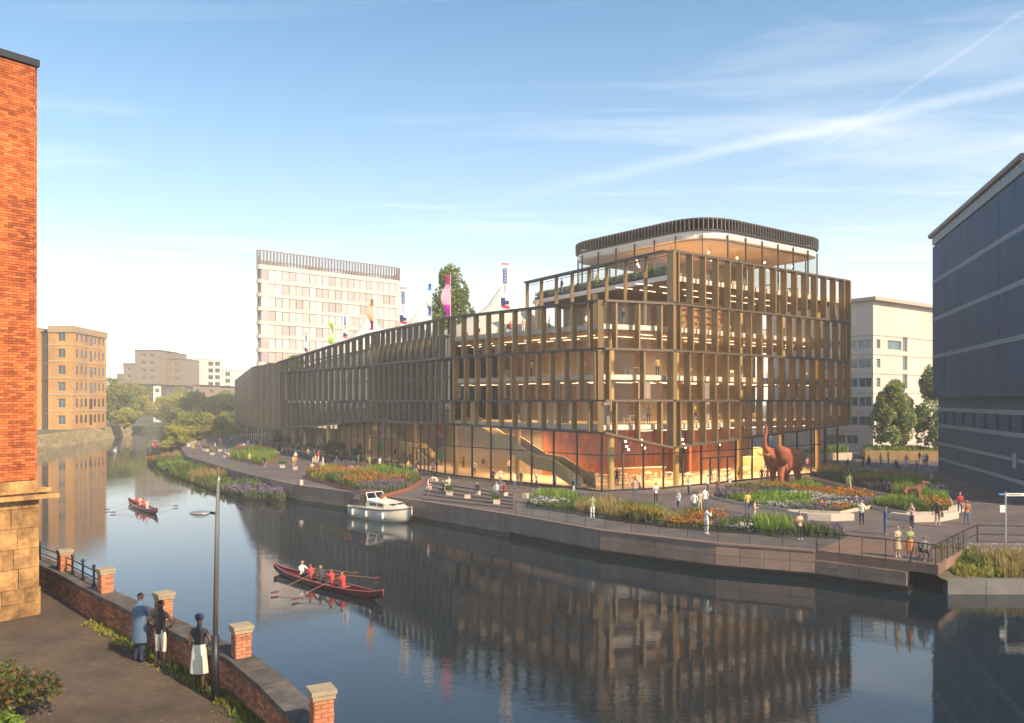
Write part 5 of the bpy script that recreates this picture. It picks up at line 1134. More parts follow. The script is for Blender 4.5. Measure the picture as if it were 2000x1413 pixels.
def person(label, x, y, z, face, top, legs, arms='down', stance='stand', lean=0.0, fem=False, hair='brown', skin=0, shoe='black', sleeve=True, h=1.74, skirt=None, coat=None, group=None, longhair=False, bag=None, shorts=False, dress=None, parent=None, hat=None, head=0.0, bare=False):
    me, J = getpose(arms, stance, lean, fem, head); o = bpy.data.objects.new('person', me); C.objects.link(o)
    o.location = (x, y, z); o.rotation_euler = (0, 0, face); s_ = h / 1.80; o.scale = (s_, s_, s_); tag(o, label, 'person', group)
    mats = [SKINS[skin], hm_(hair), cm(top), cm(top) if sleeve else SKINS[skin], cm(legs), SKINS[skin] if (shorts or skirt or dress) else cm(legs), cm(shoe), SKINS[skin] if bare else cm(top)]
    for i, m in enumerate(mats): o.material_slots[i].link = 'OBJECT'; o.material_slots[i].material = m
    zp = J['pelvis'][2]; c2 = J['chest']; hd_ = J['head']
    def garment(nm, prof, m, cy=0.0, sy=.72, n=18, fl=.04):
        mb = MB(); vs = []
        for i, (r_, z_) in enumerate(prof):
            for k in range(n): a_ = 2 * math.pi * k / n; rr = r_ * (1 + (fl * math.cos(6 * a_ + i * .4) if i < len(prof) - 2 else 0)); vs.append((rr * math.cos(a_), rr * sy * math.sin(a_) + cy - lean * max(0, z_ - zp), z_))
        mb.add(vs, [(i * n + k, i * n + (k + 1) % n, (i + 1) * n + (k + 1) % n, (i + 1) * n + k) for i in range(len(prof) - 1) for k in range(n)]); g = mb.build(nm, m, o, True, False); return g
    if skirt: garment('skirt', [(.235, .40), (.225, .55), (.205, .72), (.185, .9), (.15, 1.08)], cm(skirt))
    if dress: garment('dress', [(.24, .48), (.22, .65), (.19, .88), (.15, 1.1), (.16, 1.32)], cm(dress))
    if coat: garment('coat', [(.25, .52), (.24, .75), (.225, .95), (.205, 1.15), (.215, 1.33), (.20, 1.42), (.09, 1.475)], cm(coat), sy=.66)
    if longhair:
        mb = MB(); mb.ball((hd_[0], hd_[1] + .035, hd_[2] - .06), (.085, .07, .17), 12); mb.build('hair', hm_(hair), o, True, False)
    if hat: mb = MB(); mb.lathe([(.1, 0), (.105, .05), (.09, .1), (.03, .12)], (hd_[0], hd_[1] + .01, hd_[2] + .01), 12); mb.build('headwrap', cm(hat), o, True, False)
    if bag: mb = MB(); mb.box((-.27, .05, zp - .12), (.12, .26, .3)); mb.bar((-.27, .05, zp + .02), (-.06, -.02, zp + .52), .03, .03); mb.build('bag', cm(bag), o, False, False)
    return o
def gp(px, py, z=ZD): x, y = G(px, py, z); return x, y, z
def fd(deg): return R(deg)     # 0 faces the camera side (-Y), 90 faces +X, 180 faces away
# three people at the parapet
person('person in a long blue grey coat and dark trousers leaning at the parapet wall', -9.42, 20.72, ZP, fd(150), 'coat', 'navy', 'wallrest', fem=False, hair='black', skin=2, h=1.80, coat='coat')
person('person in black sleeveless top and cream shorts resting on the parapet wall', -8.71, 20.3, ZP, fd(160), 'black', 'cream', ('hip', 'wallrest'), fem=True, hair='black', skin=2, shoe='beige', sleeve=False, h=1.72, shorts=True, bare=True)
person('person in black top and long cream skirt beside the lamp post', -7.17, 18.77, ZP, fd(170), 'black', 'cream', ('down', 'hip'), fem=True, hair='black', skin=2, shoe='red', sleeve=False, h=1.72, skirt='cream', hat='navy', bare=True)
# plaza
PL = [  # label, px, py, face, top, legs, kwargs
 ('person in white shirt and dark trousers standing before the glass corner', 1281, 984, 10, 'white', 'black', dict(arms='hold', skin=2, hair='black')),
 ('person with red hair in denim jeans and white top beside the long bed', 1325, 1001, -60, 'white', 'denim', dict(arms=('hold', 'down'), fem=True, hair='red', longhair=True)),
 ('person in white shirt and dark trousers in a group of three', 1356, 1006, 160, 'white', 'charcoal', dict(skin=2, hair='black', sleeve=False)),
 ('person in all beige clothes in a group of three', 1367, 1003, 190, 'beige', 'beige', dict(skin=1)),
 ('person in white shirt and jeans in a group of three', 1377, 998, 200, 'white', 'denim', dict(skin=1, h=1.84)),
 ('person all in white raising a camera on the lower walk', 1380, 1045, 120, 'white', 'white', dict(arms='photo', skin=1, hair='black', shoe='white')),
 ('person with long red hair and yellow top seen from behind', 1460, 1005, 180, 'yellow', 'denim', dict(fem=True, hair='red', longhair=True, bag='black')),
 ('person in peach shirt and trousers holding a camera', 1474, 1026, 70, 'peach', 'peach', dict(arms='hold', skin=1, hair='black')),
 ('person in peach top and black trousers reading a phone on the lower walk', 1562, 1055, 10, 'peach', 'black', dict(arms='hold', fem=True, hair='black', longhair=True, shoe='white', sleeve=False)),
 ('person in cream top and black trousers by the pale seat', 1683, 1027, 150, 'cream', 'black', dict(arms='hold', fem=True, hair='blond')),
 ('person in blue tee and jeans with hands behind', 1729, 1046, 80, 'blue', 'denim', dict(arms='hold', skin=1, h=1.86, shoe='beige')),
 ('person in pale pink coat facing the flower bed', 1781, 1033, -80, 'pink', 'navy', dict(arms='hold', hair='brown')),
 ('person in black tee and beige shorts carrying a bag', 1831, 1030, 160, 'black', 'beige', dict(h=1.84, bag='brown', shorts=True, sleeve=False)),
 ('person in red checked shirt with folded arms', 1875, 1007, -20, 'red', 'denim', dict(arms='fold', hair='brown', fem=True)),
 ('person in red tee and jeans with a hand on the chin', 1888, 1026, -20, 'orange', 'denim', dict(arms=('chin', 'fold'), skin=1, hair='black', sleeve=False)),
 ('person in beige dress at the platform glass rail', 1753, 1090, 20, 'beige', 'beige', dict(arms='fold', fem=True, hair='grey', dress='beige', shoe='white')),
 ('person in green jacket and orange skirt at the platform glass rail', 1777, 1091, 0, 'green', 'orange', dict(arms='hold', fem=True, hair='brown', skirt='orange', shoe='white')),
 ('person in lime jacket walking between the flower beds', 1659, 962, 160, 'green', 'beige', dict(arms='swing', stance='walk')),
 ('person in dark jacket and jeans near the end of the glass building', 1656, 923, 20, 'charcoal', 'denim', dict(arms='down', stance='walk')),
 ('person in cream trousers suit near the stone planter', 1667, 915, 200, 'beige', 'beige', dict()),
 ('person in brown coat striding across the rear plaza', 1686, 915, -70, 'brown', 'charcoal', dict(arms='swing', stance='walk')),
 ('person in black dress walking beside a person in a brown coat', 1697, 916, -70, 'black', 'brown', dict(fem=True, dress='black', hair='brown')),
 ('person with black top and shoulder bag in the rear plaza', 1750, 926, 180, 'black', 'grey', dict(bag='black', hair='black')),
 ('person in brown jacket walking by the timber planter', 1796, 908, -80, 'brown', 'beige', dict(arms='swing', stance='walk')),
 ('person in white shirt with a companion by the timber planter', 1805, 911, 170, 'white', 'brown', dict()),
 ('person in charcoal clothes with a companion by the timber planter', 1810, 911, 190, 'charcoal', 'charcoal', dict(fem=True)),
 ('person with black rucksack behind the elephant sculpture', 1578, 921, 180, 'pink', 'charcoal', dict(bag='black')),
 ('person in red jacket beside the elephant sculpture', 1488, 946, 150, 'red', 'denim', dict(hair='blond', fem=True)),
 ('person in beige suit beside the elephant sculpture', 1499, 947, 170, 'beige', 'beige', dict()),
 ('person in pale jacket behind the bed near the entrance doors', 1425, 960, 30, 'cream', 'beige', dict(arms='hold', hair='brown')),
 ('person in dark suit beside the foot of the stair', 1156, 951, 0, 'charcoal', 'charcoal', dict(hair='brown')),
 ('person in black suit inside the glass corner', 1193, 953, 0, 'black', 'black', dict(h=1.86, hair='brown')),
 ('person in navy suit inside the glass corner', 1205, 950, -20, 'navy', 'navy', dict(h=1.82, skin=2, hair='black')),
 ('person in grey suit inside the entrance doors', 1389, 941, 20, 'grey', 'grey', dict(arms='hold')),
 ('person in long black coat inside near the yellow chair', 1443, 937, 90, 'black', 'black', dict(coat='black', hair='black')),
 ('person in pale shirt and jeans walking past the stair glass', 1005, 957, 60, 'cream', 'denim', dict(arms='down', skin=1, hair='black')),
 ('person in charcoal jacket walking past the stair glass', 1018, 954, -60, 'charcoal', 'charcoal', dict(stance='walk', arms='swing')),
 ('person in cream jacket and black trousers walking past the stair glass', 1048, 957, -80, 'cream', 'black', dict(hair='blond', stance='walk', arms='swing', shoe='white')),
 ('person in black top and trousers in front of the gold column', 963, 950, 0, 'black', 'charcoal', dict(arms='fold', hair='black')),
 ('person in cream top raising a phone in front of the gold column', 978, 949, 20, 'cream', 'grey', dict(arms='photo', hair='brown', shoe='white')),
 ('person in pink jacket and jeans with brown boots on the quay steps', 836, 973, 90, 'pink', 'denim', dict(arms='hold', hair='black', shoe='brown')),
 ('person in black and white costume behind the glass by the gold column', 926, 930, 0, 'white', 'black', dict(arms='hip')),
 ('person in grey hoodie inside the long glazed hall', 944, 921, 160, 'charcoal', 'pink', dict()),
 ('person in beige shirt inside the long glazed hall', 957, 920, 170, 'beige', 'pink', dict(fem=True)),
 ('person in white blouse inside near the hanging stair', 995, 926, 180, 'pink', 'charcoal', dict(fem=True)),
 ('person in dark coat inside the hall near the hanging banner', 887, 914, 90, 'charcoal', 'charcoal', dict(stance='walk', arms='swing')),
 ('person in navy top and pale trousers passing the dark planters', 658, 904, -60, 'navy', 'white', dict(stance='walk', arms='swing', fem=True, hair='red')),
 ('person in black coat walking past the dark planters', 680, 906, 0, 'black', 'charcoal', dict(stance='walk', arms='swing', hair='red')),
 ('person in grey jacket walking past the dark planters', 685, 906, 10, 'grey', 'black', dict(stance='walk', arms='swing')),
 ('person in red top and white trousers standing by the dining tables', 622, 904, 80, 'red', 'white', dict(arms='hip', fem=True)),
 ('person in mustard top and navy trousers by the dining tables', 602, 899, 10, 'yellow', 'navy', dict(arms='fold')),
 ('person in white jacket strolling on the far promenade', 485, 877, -170, 'white', 'cream', dict(stance='walk', arms='swing')),
 ('person in long pink dress on the far promenade', 496, 880, 90, 'pink', 'pink', dict(fem=True, dress='pink', hair='red')),
 ('person in white top waving on the far promenade', 509, 881, 80, 'white', 'black', dict(arms=('up', 'down'), hair='brown')),
 ('person in yellow jacket and dark trousers in front of the rust red bed', 487, 909, 180, 'yellow', 'charcoal', dict(arms='hold')),
 ('person in black top and grey trousers beside the rust red bed', 517, 918, 180, 'black', 'grey', dict(sleeve=False)),
 ('person in lime top and dark trousers at the far end of the promenade', 377, 887, 150, 'yellow', 'brown', dict(stance='walk', arms='swing')),
 ('person in olive jacket standing on the lower walk by the long bed', 1157, 1014, 180, 'green', 'white', dict(arms='hold', hair='black', shoe='black')),
]
for (l_, px, py, fc, tp_c, lg_c, kw) in PL:
    x, y, z = gp(px, py)
    kw = dict(kw); kw.setdefault('hair', rnd.choice(['brown', 'black', 'brown', 'blond'])); person(l_, x, y, z + .02, fd(fc), tp_c, lg_c, **kw)
# people sitting on low seats and on the promenade
seatm = MB().box((0, .05, .2), (.42, .40, .40)).mesh('seat', M_conc)
ST = [('person in white shirt and jeans sitting on a pale cube near the quay', 970, 970, -30, 'white', 'denim', dict(arms='lap')), ('person in red jacket sitting on a cube beside a planter', 985, 971, -60, 'red', 'black', dict(arms='lap', hair='brown', fem=True)),
      ('person in navy shirt lounging with legs stretched out near the quay', 932, 968, -30, 'navy', 'charcoal', dict(stance='loll', arms='fold', hair='brown')), ('person in black top sitting with crossed hands near the boat', 850, 942, -50, 'black', 'cream', dict(arms='lap')),
      ('person in charcoal dress sitting low near the boat', 865, 966, -30, 'charcoal', 'charcoal', dict(arms='lap', hair='blond', fem=True)), ('person in cream jacket sitting upright near the boat', 877, 957, -40, 'cream', 'white', dict(arms='reach', fem=True, hair='brown')),
      ('person in cream top sitting behind the wide flower bed', 611, 912, 90, 'cream', 'black', dict(arms='reach')), ('person in white shirt sitting behind the wide flower bed', 631, 911, -80, 'white', 'beige', dict(arms='lap')), ('person in beige dress sitting on the paving behind the wide flower bed', 616, 906, 60, 'beige', 'beige', dict(arms='lap', fem=True)),
      ('person in white top and red trousers sitting near the small cube planter', 577, 899, 60, 'white', 'red', dict(arms='lap', fem=True)), ('person in mustard top crouched beside the small cube planter', 573, 909, 40, 'yellow', 'orange', dict(arms='reach')),
      ('person in black top sitting at the far promenade bend', 398, 881, 60, 'black', 'denim', dict(arms='lap')), ('person in grey hoodie sitting by the rust red bed', 440, 894, 60, 'grey', 'black', dict(arms='lap')), ('person in pink top sitting by the rust red bed', 448, 893, -60, 'pink', 'white', dict(arms='lap', fem=True))]
for (l_, px, py, fc, tp_c, lg_c, kw) in ST:
    x, y, z = gp(px, py); kw = dict(kw); kw.setdefault('hair', 'black'); kw.setdefault('stance', 'sit'); person(l_, x, y, z + .02, fd(fc), tp_c, lg_c, **kw)
    o = link('stone_cube', seatm); o.location = (x, y, z - .0); o.rotation_euler = (0, 0, fd(fc)); tag(o, 'low pale stone cube used as a seat under a sitting person', 'seat', 'stone cubes under sitting people')
# wheelchairs
def wheelchair(label, x, y, z, rz):
    t_ = thing('wheelchair', label, 'wheelchair', (x, y, z), rz)
    for s_ in (-1, 1):
        mb = MB(); n = 22
        mb.tube([(s_ * .29, .08 + .3 * math.cos(2 * math.pi * k / n), .31 + .3 * math.sin(2 * math.pi * k / n)) for k in range(n + 1)], .018, 6, cap=False); w_ = mb.build('wheel', M_dark, t_, False, False)
        mb = MB()
        for k in range(8): a_ = math.pi * k / 4; mb.bar((s_ * .29, .08, .31), (s_ * .29, .08 + .29 * math.cos(a_), .31 + .29 * math.sin(a_)), .008, .008)
        mb.build('spokes', mat('chrome', (.6, .6, .6), .25, 1), w_, False, False)
        MB().lathe([(.075, -.02), (.075, .02)], (0, 0, 0), 10).build('caster', M_dark, t_, False, False).matrix_local = Matrix.Translation((s_ * .24, -.36, .085)) @ Matrix.Rotation(R(90), 4, 'Y')
        MB().tube([(s_ * .24, .24, .92), (s_ * .24, .22, .40), (s_ * .24, -.22, .40), (s_ * .22, -.40, .14), (s_ * .13, -.55, .10)], .014, 6).build('frame', mat('chrome', (.6, .6, .6), .25, 1), t_, False, False)
    MB().box((0, 0, .41), (.44, .44, .05)).build('seat', M_dark, t_, False, False); MB().box((0, .23, .66), (.44, .04, .46)).build('backrest', M_dark, t_, False, False); MB().box((0, -.52, .08), (.34, .16, .02)).build('footrest', M_dark, t_, False, False)
x, y, z = gp(1805, 1094); wheelchair('wheelchair with thin spoked wheels at the corner of the viewing platform', x, y, z + .02, fd(-10)); person('person in grey jacket sitting in a wheelchair on the viewing platform', x, y, z + .02, fd(-10), 'grey', 'brown', 'lap', 'sit', hair='grey', skin=1, shoe='white')
x, y, z = gp(1241, 955); wheelchair('wheelchair standing inside the glass corner', x, y, z + .08, fd(80)); person('person in pale shirt sitting in a wheelchair inside the glass corner', x, y, z + .08, fd(80), 'grey', 'navy', 'lap', 'sit', hair='brown')
# roof terraces
T3, T2 = 22.12, 17.17
for (l_, x, y, z, fc, a_, b_, kw) in [('person in brown top at the third floor rail behind the hedge', 5.6, 92.2, T3, -60, 'brown', 'grey', {}), ('person in tan coat with raised hand by the pavilion', 9.2, 89, T3, -40, 'beige', 'beige', dict(arms=('up', 'down'))), ('person with straw hat by the pavilion glass', 13.0, 83.2, T3, 0, 'brown', 'beige', dict(hair='blond')), ('person in dark clothes at the street side third floor glass', 20.4, 84.0, T3, 0, 'charcoal', 'charcoal', dict(arms=('up', 'down'))),
        ('person in white top and black shorts on the roof terrace near the tent', -3.6, 90, T2, -120, 'white', 'black', dict(shorts=True)), ('person in black vest crouching by the roof rail', -5.4, 92.3, T2, 60, 'pink', 'black', dict(stance='sit', arms='lap')), ('person in pale pink top standing by the largest tent', 1.2, 87.2, T2, 180, 'pink', 'white', dict(fem=True)), ('person in jeans and white shirt under the third floor overhang', 4.8, 87.6, T2, -60, 'white', 'denim', {}), ('person in jeans sitting by the second floor rail', 7.2, 79.2, T2, 40, 'white', 'denim', dict(stance='sit', arms='lap')), ('person in beige jacket behind the second floor rail', 3.9, 85.4, T2, 100, 'beige', 'charcoal', {}), ('person in dark coat standing at the second floor corner', 10.6, 78.3, T2, 120, 'navy', 'grey', dict(arms=('reach', 'down')))]:
    person(l_, x, y, z, fd(fc), a_, b_, **kw)
    if kw.get('stance') == 'sit': o = link('stone_cube', seatm); o.location = (x, y, z); o.rotation_euler = (0, 0, fd(fc)); tag(o, 'low cube seat on the roof terrace under a sitting person', 'seat', 'cube seats on the roof terrace')
wheelchair('wheelchair on the roof terrace beside the flagpole', -.2, 85.6, T2, fd(60)); person('person in red sleeves sitting in a wheelchair on the roof terrace', -.2, 85.6, T2, fd(60), 'red', 'grey', 'lap', 'sit', hair='brown')
# ================================================================== sculptures
M_rust = mat('rusted_metal', (0.36, 0.095, 0.035), 0.75, 0.1, var=.3, scale=2.2, bump=.3, bscale=12)
def sculpture(name, label, J, Ed, root, loc, rz, sc_, lev=2, extra=None, m=M_rust):
    t_ = thing(name, label, 'sculpture', loc, rz); me = skin_mesh('body', J, Ed, root, lev)
    for p in me.polygons: p.use_smooth = True
    me.materials.clear(); me.materials.append(m); o = link('body', me, t_, False); t_.scale = (sc_,) * 3
    if extra: extra(t_)
    return t_
# elephant, faces local -Y, trunk raised
J = {'pel': (0, .85, 1.62, .52, .60), 'belly': (0, .25, 1.55, .62, .70), 'rib': (0, -.35, 1.62, .58, .68), 'should': (0, -.80, 1.75, .46, .56), 'neck': (0, -1.15, 2.02, .32, .40), 'head': (0, -1.45, 2.22, .32, .40), 'brow': (0, -1.72, 2.30, .22, .26), 't1': (0, -1.93, 2.42, .155, .165), 't2': (0, -2.04, 2.75, .135, .135), 't3': (0, -2.0, 3.12, .115, .115), 't4': (0, -1.86, 3.45, .10, .10), 't5': (0, -1.88, 3.72, .085, .085), 't6': (0, -2.02, 3.86, .07, .07), 'jaw': (0, -1.70, 1.98, .15, .15), 'jaw2': (0, -1.92, 1.92, .08, .07), 'tail': (0, 1.38, 1.62, .07, .07), 'tail2': (0, 1.48, 1.1, .04, .04), 'tail3': (0, 1.46, .75, .05, .05)}
Ed = [('pel', 'belly'), ('belly', 'rib'), ('rib', 'should'), ('should', 'neck'), ('neck', 'head'), ('head', 'brow'), ('brow', 't1'), ('t1', 't2'), ('t2', 't3'), ('t3', 't4'), ('t4', 't5'), ('t5', 't6'), ('head', 'jaw'), ('jaw', 'jaw2'), ('pel', 'tail'), ('tail', 'tail2'), ('tail2', 'tail3')]
for s_, sd in ((1, 'l'), (-1, 'r')):
    dy = .12 * s_
    J['fh' + sd] = (s_ * .32, -.78, 1.30, .24, .30); J['fk' + sd] = (s_ * .35, -.80 - dy, .70, .19, .20); J['fa' + sd] = (s_ * .35, -.76 - dy, .22, .18, .18); J['ff' + sd] = (s_ * .35, -.79 - dy, .03, .20, .21)
    J['hh' + sd] = (s_ * .34, .92, 1.15, .28, .36); J['hk' + sd] = (s_ * .36, .78 + dy, .68, .20, .22); J['ha' + sd] = (s_ * .36, .92 + dy, .24, .17, .18); J['hf' + sd] = (s_ * .36, .86 + dy, .03, .19, .20)
    Ed += [('should', 'fh' + sd), ('fh' + sd, 'fk' + sd), ('fk' + sd, 'fa' + sd), ('fa' + sd, 'ff' + sd), ('pel', 'hh' + sd), ('hh' + sd, 'hk' + sd), ('hk' + sd, 'ha' + sd), ('ha' + sd, 'hf' + sd)]
def eleph(t_):
    for s_ in (1, -1):
        mb = MB(); ol = [(.30, -1.42, 2.52), (.62, -1.16, 2.58), (.95, -.90, 2.40), (1.02, -.80, 2.0), (.86, -.86, 1.58), (.60, -1.02, 1.34), (.44, -1.24, 1.62), (.33, -1.38, 2.05)]; c_ = (.62, -1.05, 2.0); n = len(ol)
        vs = [(s_ * c_[0], c_[1] + .05, c_[2])] + [(s_ * a_, b_, z_) for a_, b_, z_ in ol] + [(s_ * c_[0], c_[1] + .11, c_[2])] + [(s_ * a_, b_ + .055, z_) for a_, b_, z_ in ol]
        fs = [(0, 1 + i, 1 + (i + 1) % n) for i in range(n)] + [(n + 1, n + 2 + (i + 1) % n, n + 2 + i) for i in range(n)] + [(1 + i, n + 2 + i, n + 2 + (i + 1) % n, 1 + (i + 1) % n) for i in range(n)]
        mb.add(vs, fs).build('ear', M_rust, t_, True, False)
        MB().tube([(s_ * .17, -1.80, 2.10), (s_ * .23, -2.08, 2.02), (s_ * .24, -2.32, 2.10), (s_ * .21, -2.48, 2.26)], [.07, .06, .045, .015], 8).build('tusk', mat('rusted_pale', (.40, .16, .08), .7), t_, True, False)
        mb = MB(); mb.ball((s_ * .24, -1.68, 2.36), .035, 8); mb.build('eye', M_dark, t_, True, False)
ex, ey = G(1532, 951); sculpture('elephant_sculpture', 'large rust coloured elephant sculpture with raised trunk standing in the flower bed', J, Ed, 'belly', (ex, ey, ZD + .02), R(-52), 1.58, 2, eleph)
# dog
J = {'pel': (0, .42, .74, .15, .17), 'loin': (0, .12, .80, .13, .14), 'chest': (0, -.25, .78, .17, .22), 'neck': (0, -.46, 1.0, .10, .11), 'head': (0, -.58, 1.18, .095, .10), 'muz': (0, -.80, 1.14, .06, .065), 'nose': (0, -.90, 1.12, .045, .045), 'tail': (0, .60, .70, .035, .035), 'tail2': (0, .68, .45, .025, .025), 'tail3': (0, .74, .30, .015, .015)}
Ed = [('pel', 'loin'), ('loin', 'chest'), ('chest', 'neck'), ('neck', 'head'), ('head', 'muz'), ('muz', 'nose'), ('pel', 'tail'), ('tail', 'tail2'), ('tail2', 'tail3')]
for s_, sd in ((1, 'l'), (-1, 'r')):
    J['fs' + sd] = (s_ * .12, -.30, .60, .08, .09); J['fk' + sd] = (s_ * .12, -.28, .34, .05, .05); J['fa' + sd] = (s_ * .12, -.29, .07, .04, .04); J['ff' + sd] = (s_ * .12, -.36, .03, .045, .03)
    J['hs' + sd] = (s_ * .12, .40, .58, .10, .13); J['hk' + sd] = (s_ * .13, .32, .42, .065, .075); J['hh' + sd] = (s_ * .13, .52, .25, .038, .042); J['ha' + sd] = (s_ * .13, .48, .06, .036, .036); J['hf' + sd] = (s_ * .13, .40, .03, .045, .03)
    Ed += [('chest', 'fs' + sd), ('fs' + sd, 'fk' + sd), ('fk' + sd, 'fa' + sd), ('fa' + sd, 'ff' + sd), ('pel', 'hs' + sd), ('hs' + sd, 'hk' + sd), ('hk' + sd, 'hh' + sd), ('hh' + sd, 'ha' + sd), ('ha' + sd, 'hf' + sd)]
def dogx(t_):
    for s_ in (1, -1): MB().add([(s_ * .06, -.52, 1.26), (s_ * .11, -.50, 1.22), (s_ * .13, -.58, 1.06), (s_ * .10, -.60, 1.12), (s_ * .05, -.50, 1.24), (s_ * .09, -.47, 1.20), (s_ * .11, -.55, 1.05)], [(0, 1, 2, 3), (4, 6, 5), (1, 5, 6, 2), (0, 4, 5, 1), (3, 2, 6, 4), (0, 3, 4)]).build('ear', M_rust, t_, False, False)
dx, dy_ = G(1782, 989); MB_d = sculpture('dog_sculpture', 'dark rust brown standing dog sculpture among the grasses', J, Ed, 'loin', (dx, dy_, ZD + .28), R(72), 1.42, 2, dogx, mat('dark_rust', (.20, .065, .03), .7, .1, var=.3, scale=3))
# ================================================================== boats
def hull(name, m, parent, stations, thick=.04, flip=False):   # stations: (y, half beam, sheer z, keel z, flare)
    vs = []; K = 9
    for (y, bm_, zs, zk) in stations:
        for k in range(K): a_ = k / (K - 1) * 2 - 1; c_ = abs(a_); vs.append((math.copysign(bm_ * min(1, (c_ * 1.6)) ** .8 if c_ < .62 else bm_ * (.95 + .05 * (c_ - .62) / .38), a_) if c_ > .01 else 0, y, zk + (zs - zk) * (c_ ** 2.2)))
    fs = [(i * K + k, i * K + k + 1, (i + 1) * K + k + 1, (i + 1) * K + k) for i in range(len(stations) - 1) for k in range(K - 1)]
    fs += [tuple(range(K)), tuple(range((len(stations) - 1) * K, len(stations) * K))[::-1]]
    o = MB().add(vs, fs).build(name, m, parent, True, False); return o
M_gel = mat('cream_gelcoat', (.78, .70, .56), .3, var=.05); M_can = mat('brown_canvas', (.085, .045, .035), .8, var=.1); M_bgl = mat('boat_window', (.05, .045, .045), .1, spec=.8)
cb = thing('motor_cruiser', 'cream motor cruiser with brown canvas hood moored at the quay', 'boat', (-11.0, 69.75, 0), R(47)); cb.scale = (1.06,) * 3   # bow towards local -Y
hull('hull', M_gel, cb, [(3.2, 1.15, .92, -.25), (2.0, 1.25, .92, -.3), (.5, 1.3, .95, -.32), (-1.2, 1.22, 1.02, -.3), (-2.4, .85, 1.12, -.2), (-3.2, .38, 1.22, .1), (-3.6, .06, 1.28, .6)])
mb = MB(); mb.prism([(-1.14, 3.18), (1.14, 3.18), (1.26, .5), (1.18, -1.2), (.82, -2.4), (.36, -3.15), (.05, -3.5), (-.05, -3.5), (-.36, -3.15), (-.82, -2.4), (-1.18, -1.2), (-1.26, .5)], .90, .98); mb.build('deck', M_gel, cb, False, False)
for s_ in (-1, 1): MB().tube([(s_ * 1.19, 3.2, .80), (s_ * 1.31, .5, .83), (s_ * 1.24, -1.2, .90), (s_ * .87, -2.4, 1.0), (s_ * .40, -3.2, 1.1), (0, -3.64, 1.16)], .035, 6).build('rubbing_strake', M_can, cb, False, False)
mb = MB(); mb.prism([(-.95, .9), (.95, .9), (.88, -1.3), (.45, -2.5), (-.45, -2.5), (-.88, -1.3)], .97, [1.55, 1.55, 1.40, 1.18, 1.18, 1.40]); cbn = mb.build('cabin', M_gel, cb, False, False)
for s_ in (-1, 1):
    for (y0, y1) in ((.5, -.35), (-.55, -1.15)): MB().add([(s_ * .958, y0, 1.12), (s_ * (.92 if y1 > -1 else .905), y1, 1.12), (s_ * (.92 if y1 > -1 else .905), y1, 1.34), (s_ * .958, y0, 1.38)], [(0, 1, 2, 3)]).build('window', M_bgl, cbn, False, False)
for (x0, x1) in ((-.7, -.08), (.08, .7)): MB().add([(x0, -1.32 - .25, 1.37), (x1, -1.32 - .25, 1.37), (x1 * .85, -1.95, 1.29), (x0 * .85, -1.95, 1.29)], [(0, 1, 2, 3)]).build('hatch', M_bgl, cbn, False, False)
mb = MB(); mb.bar((-.95, .85, 1.56), (.95, .85, 1.56), .08, .12); mb.bar((-.9, .8, 1.6), (-.8, 1.15, 2.05), .05, .05); mb.bar((.9, .8, 1.6), (.8, 1.15, 2.05), .05, .05); mb.bar((0, .75, 1.6), (0, 1.1, 2.08), .05, .05); mb.bar((-.8, 1.15, 2.06), (.8, 1.15, 2.06), .05, .05); mb.build('windscreen_frame', M_white, cb, False, False)
MB().add([(-.88, .80, 1.62), (.88, .80, 1.62), (.79, 1.14, 2.04), (-.79, 1.14, 2.04)], [(0, 1, 2, 3)]).build('windscreen', glass('boat_glass', (.8, .82, .82), .3), cb, False, False)
vs = []; n = 9
for (y, zc, wz) in ((1.12, 2.06, .86), (1.7, 2.32, 1.0), (2.5, 2.25, 1.05), (3.12, 1.85, 1.0)):
    for k in range(n): a_ = math.pi * k / (n - 1); vs.append((wz * math.cos(a_) * (1 if k not in (0, n - 1) else 1.05), y, 1.0 + (zc - 1.0) * max(0, math.sin(a_)) ** .45))
MB().add(vs, [(i * n + k, i * n + k + 1, (i + 1) * n + k + 1, (i + 1) * n + k) for i in range(3) for k in range(n - 1)] + [tuple(range(3 * n, 4 * n))]).build('canvas_hood', M_can, cb, True, False)
for s_ in (-1, 1): MB().add([(s_ * 1.02, 1.6, 1.45), (s_ * 1.09, 2.5, 1.45), (s_ * 1.03, 2.4, 1.9), (s_ * .96, 1.7, 1.95)], [(0, 1, 2, 3)]).build('hood_window', M_bgl, cb, False, False)
for y in (2.2, .4, -1.5): mb = MB(); mb.lathe([(.02, .55), (.09, .48), (.1, .2), (.09, .05), (.02, 0)], (-1.36 + (.15 if y < -1 else 0), y, .2), 10); mb.build('fender', M_white, cb, True, False)
MB().tube([(-.8, -1.6, 1.0), (-.75, -1.6, 1.5), (-.4, -2.7, 1.65), (0, -3.4, 1.75), (.4, -2.7, 1.65), (.75, -1.6, 1.5), (.8, -1.6, 1.0)], .018, 6).build('bow_rail', mat('chrome', (.6, .6, .6), .25, 1), cb, False, False)
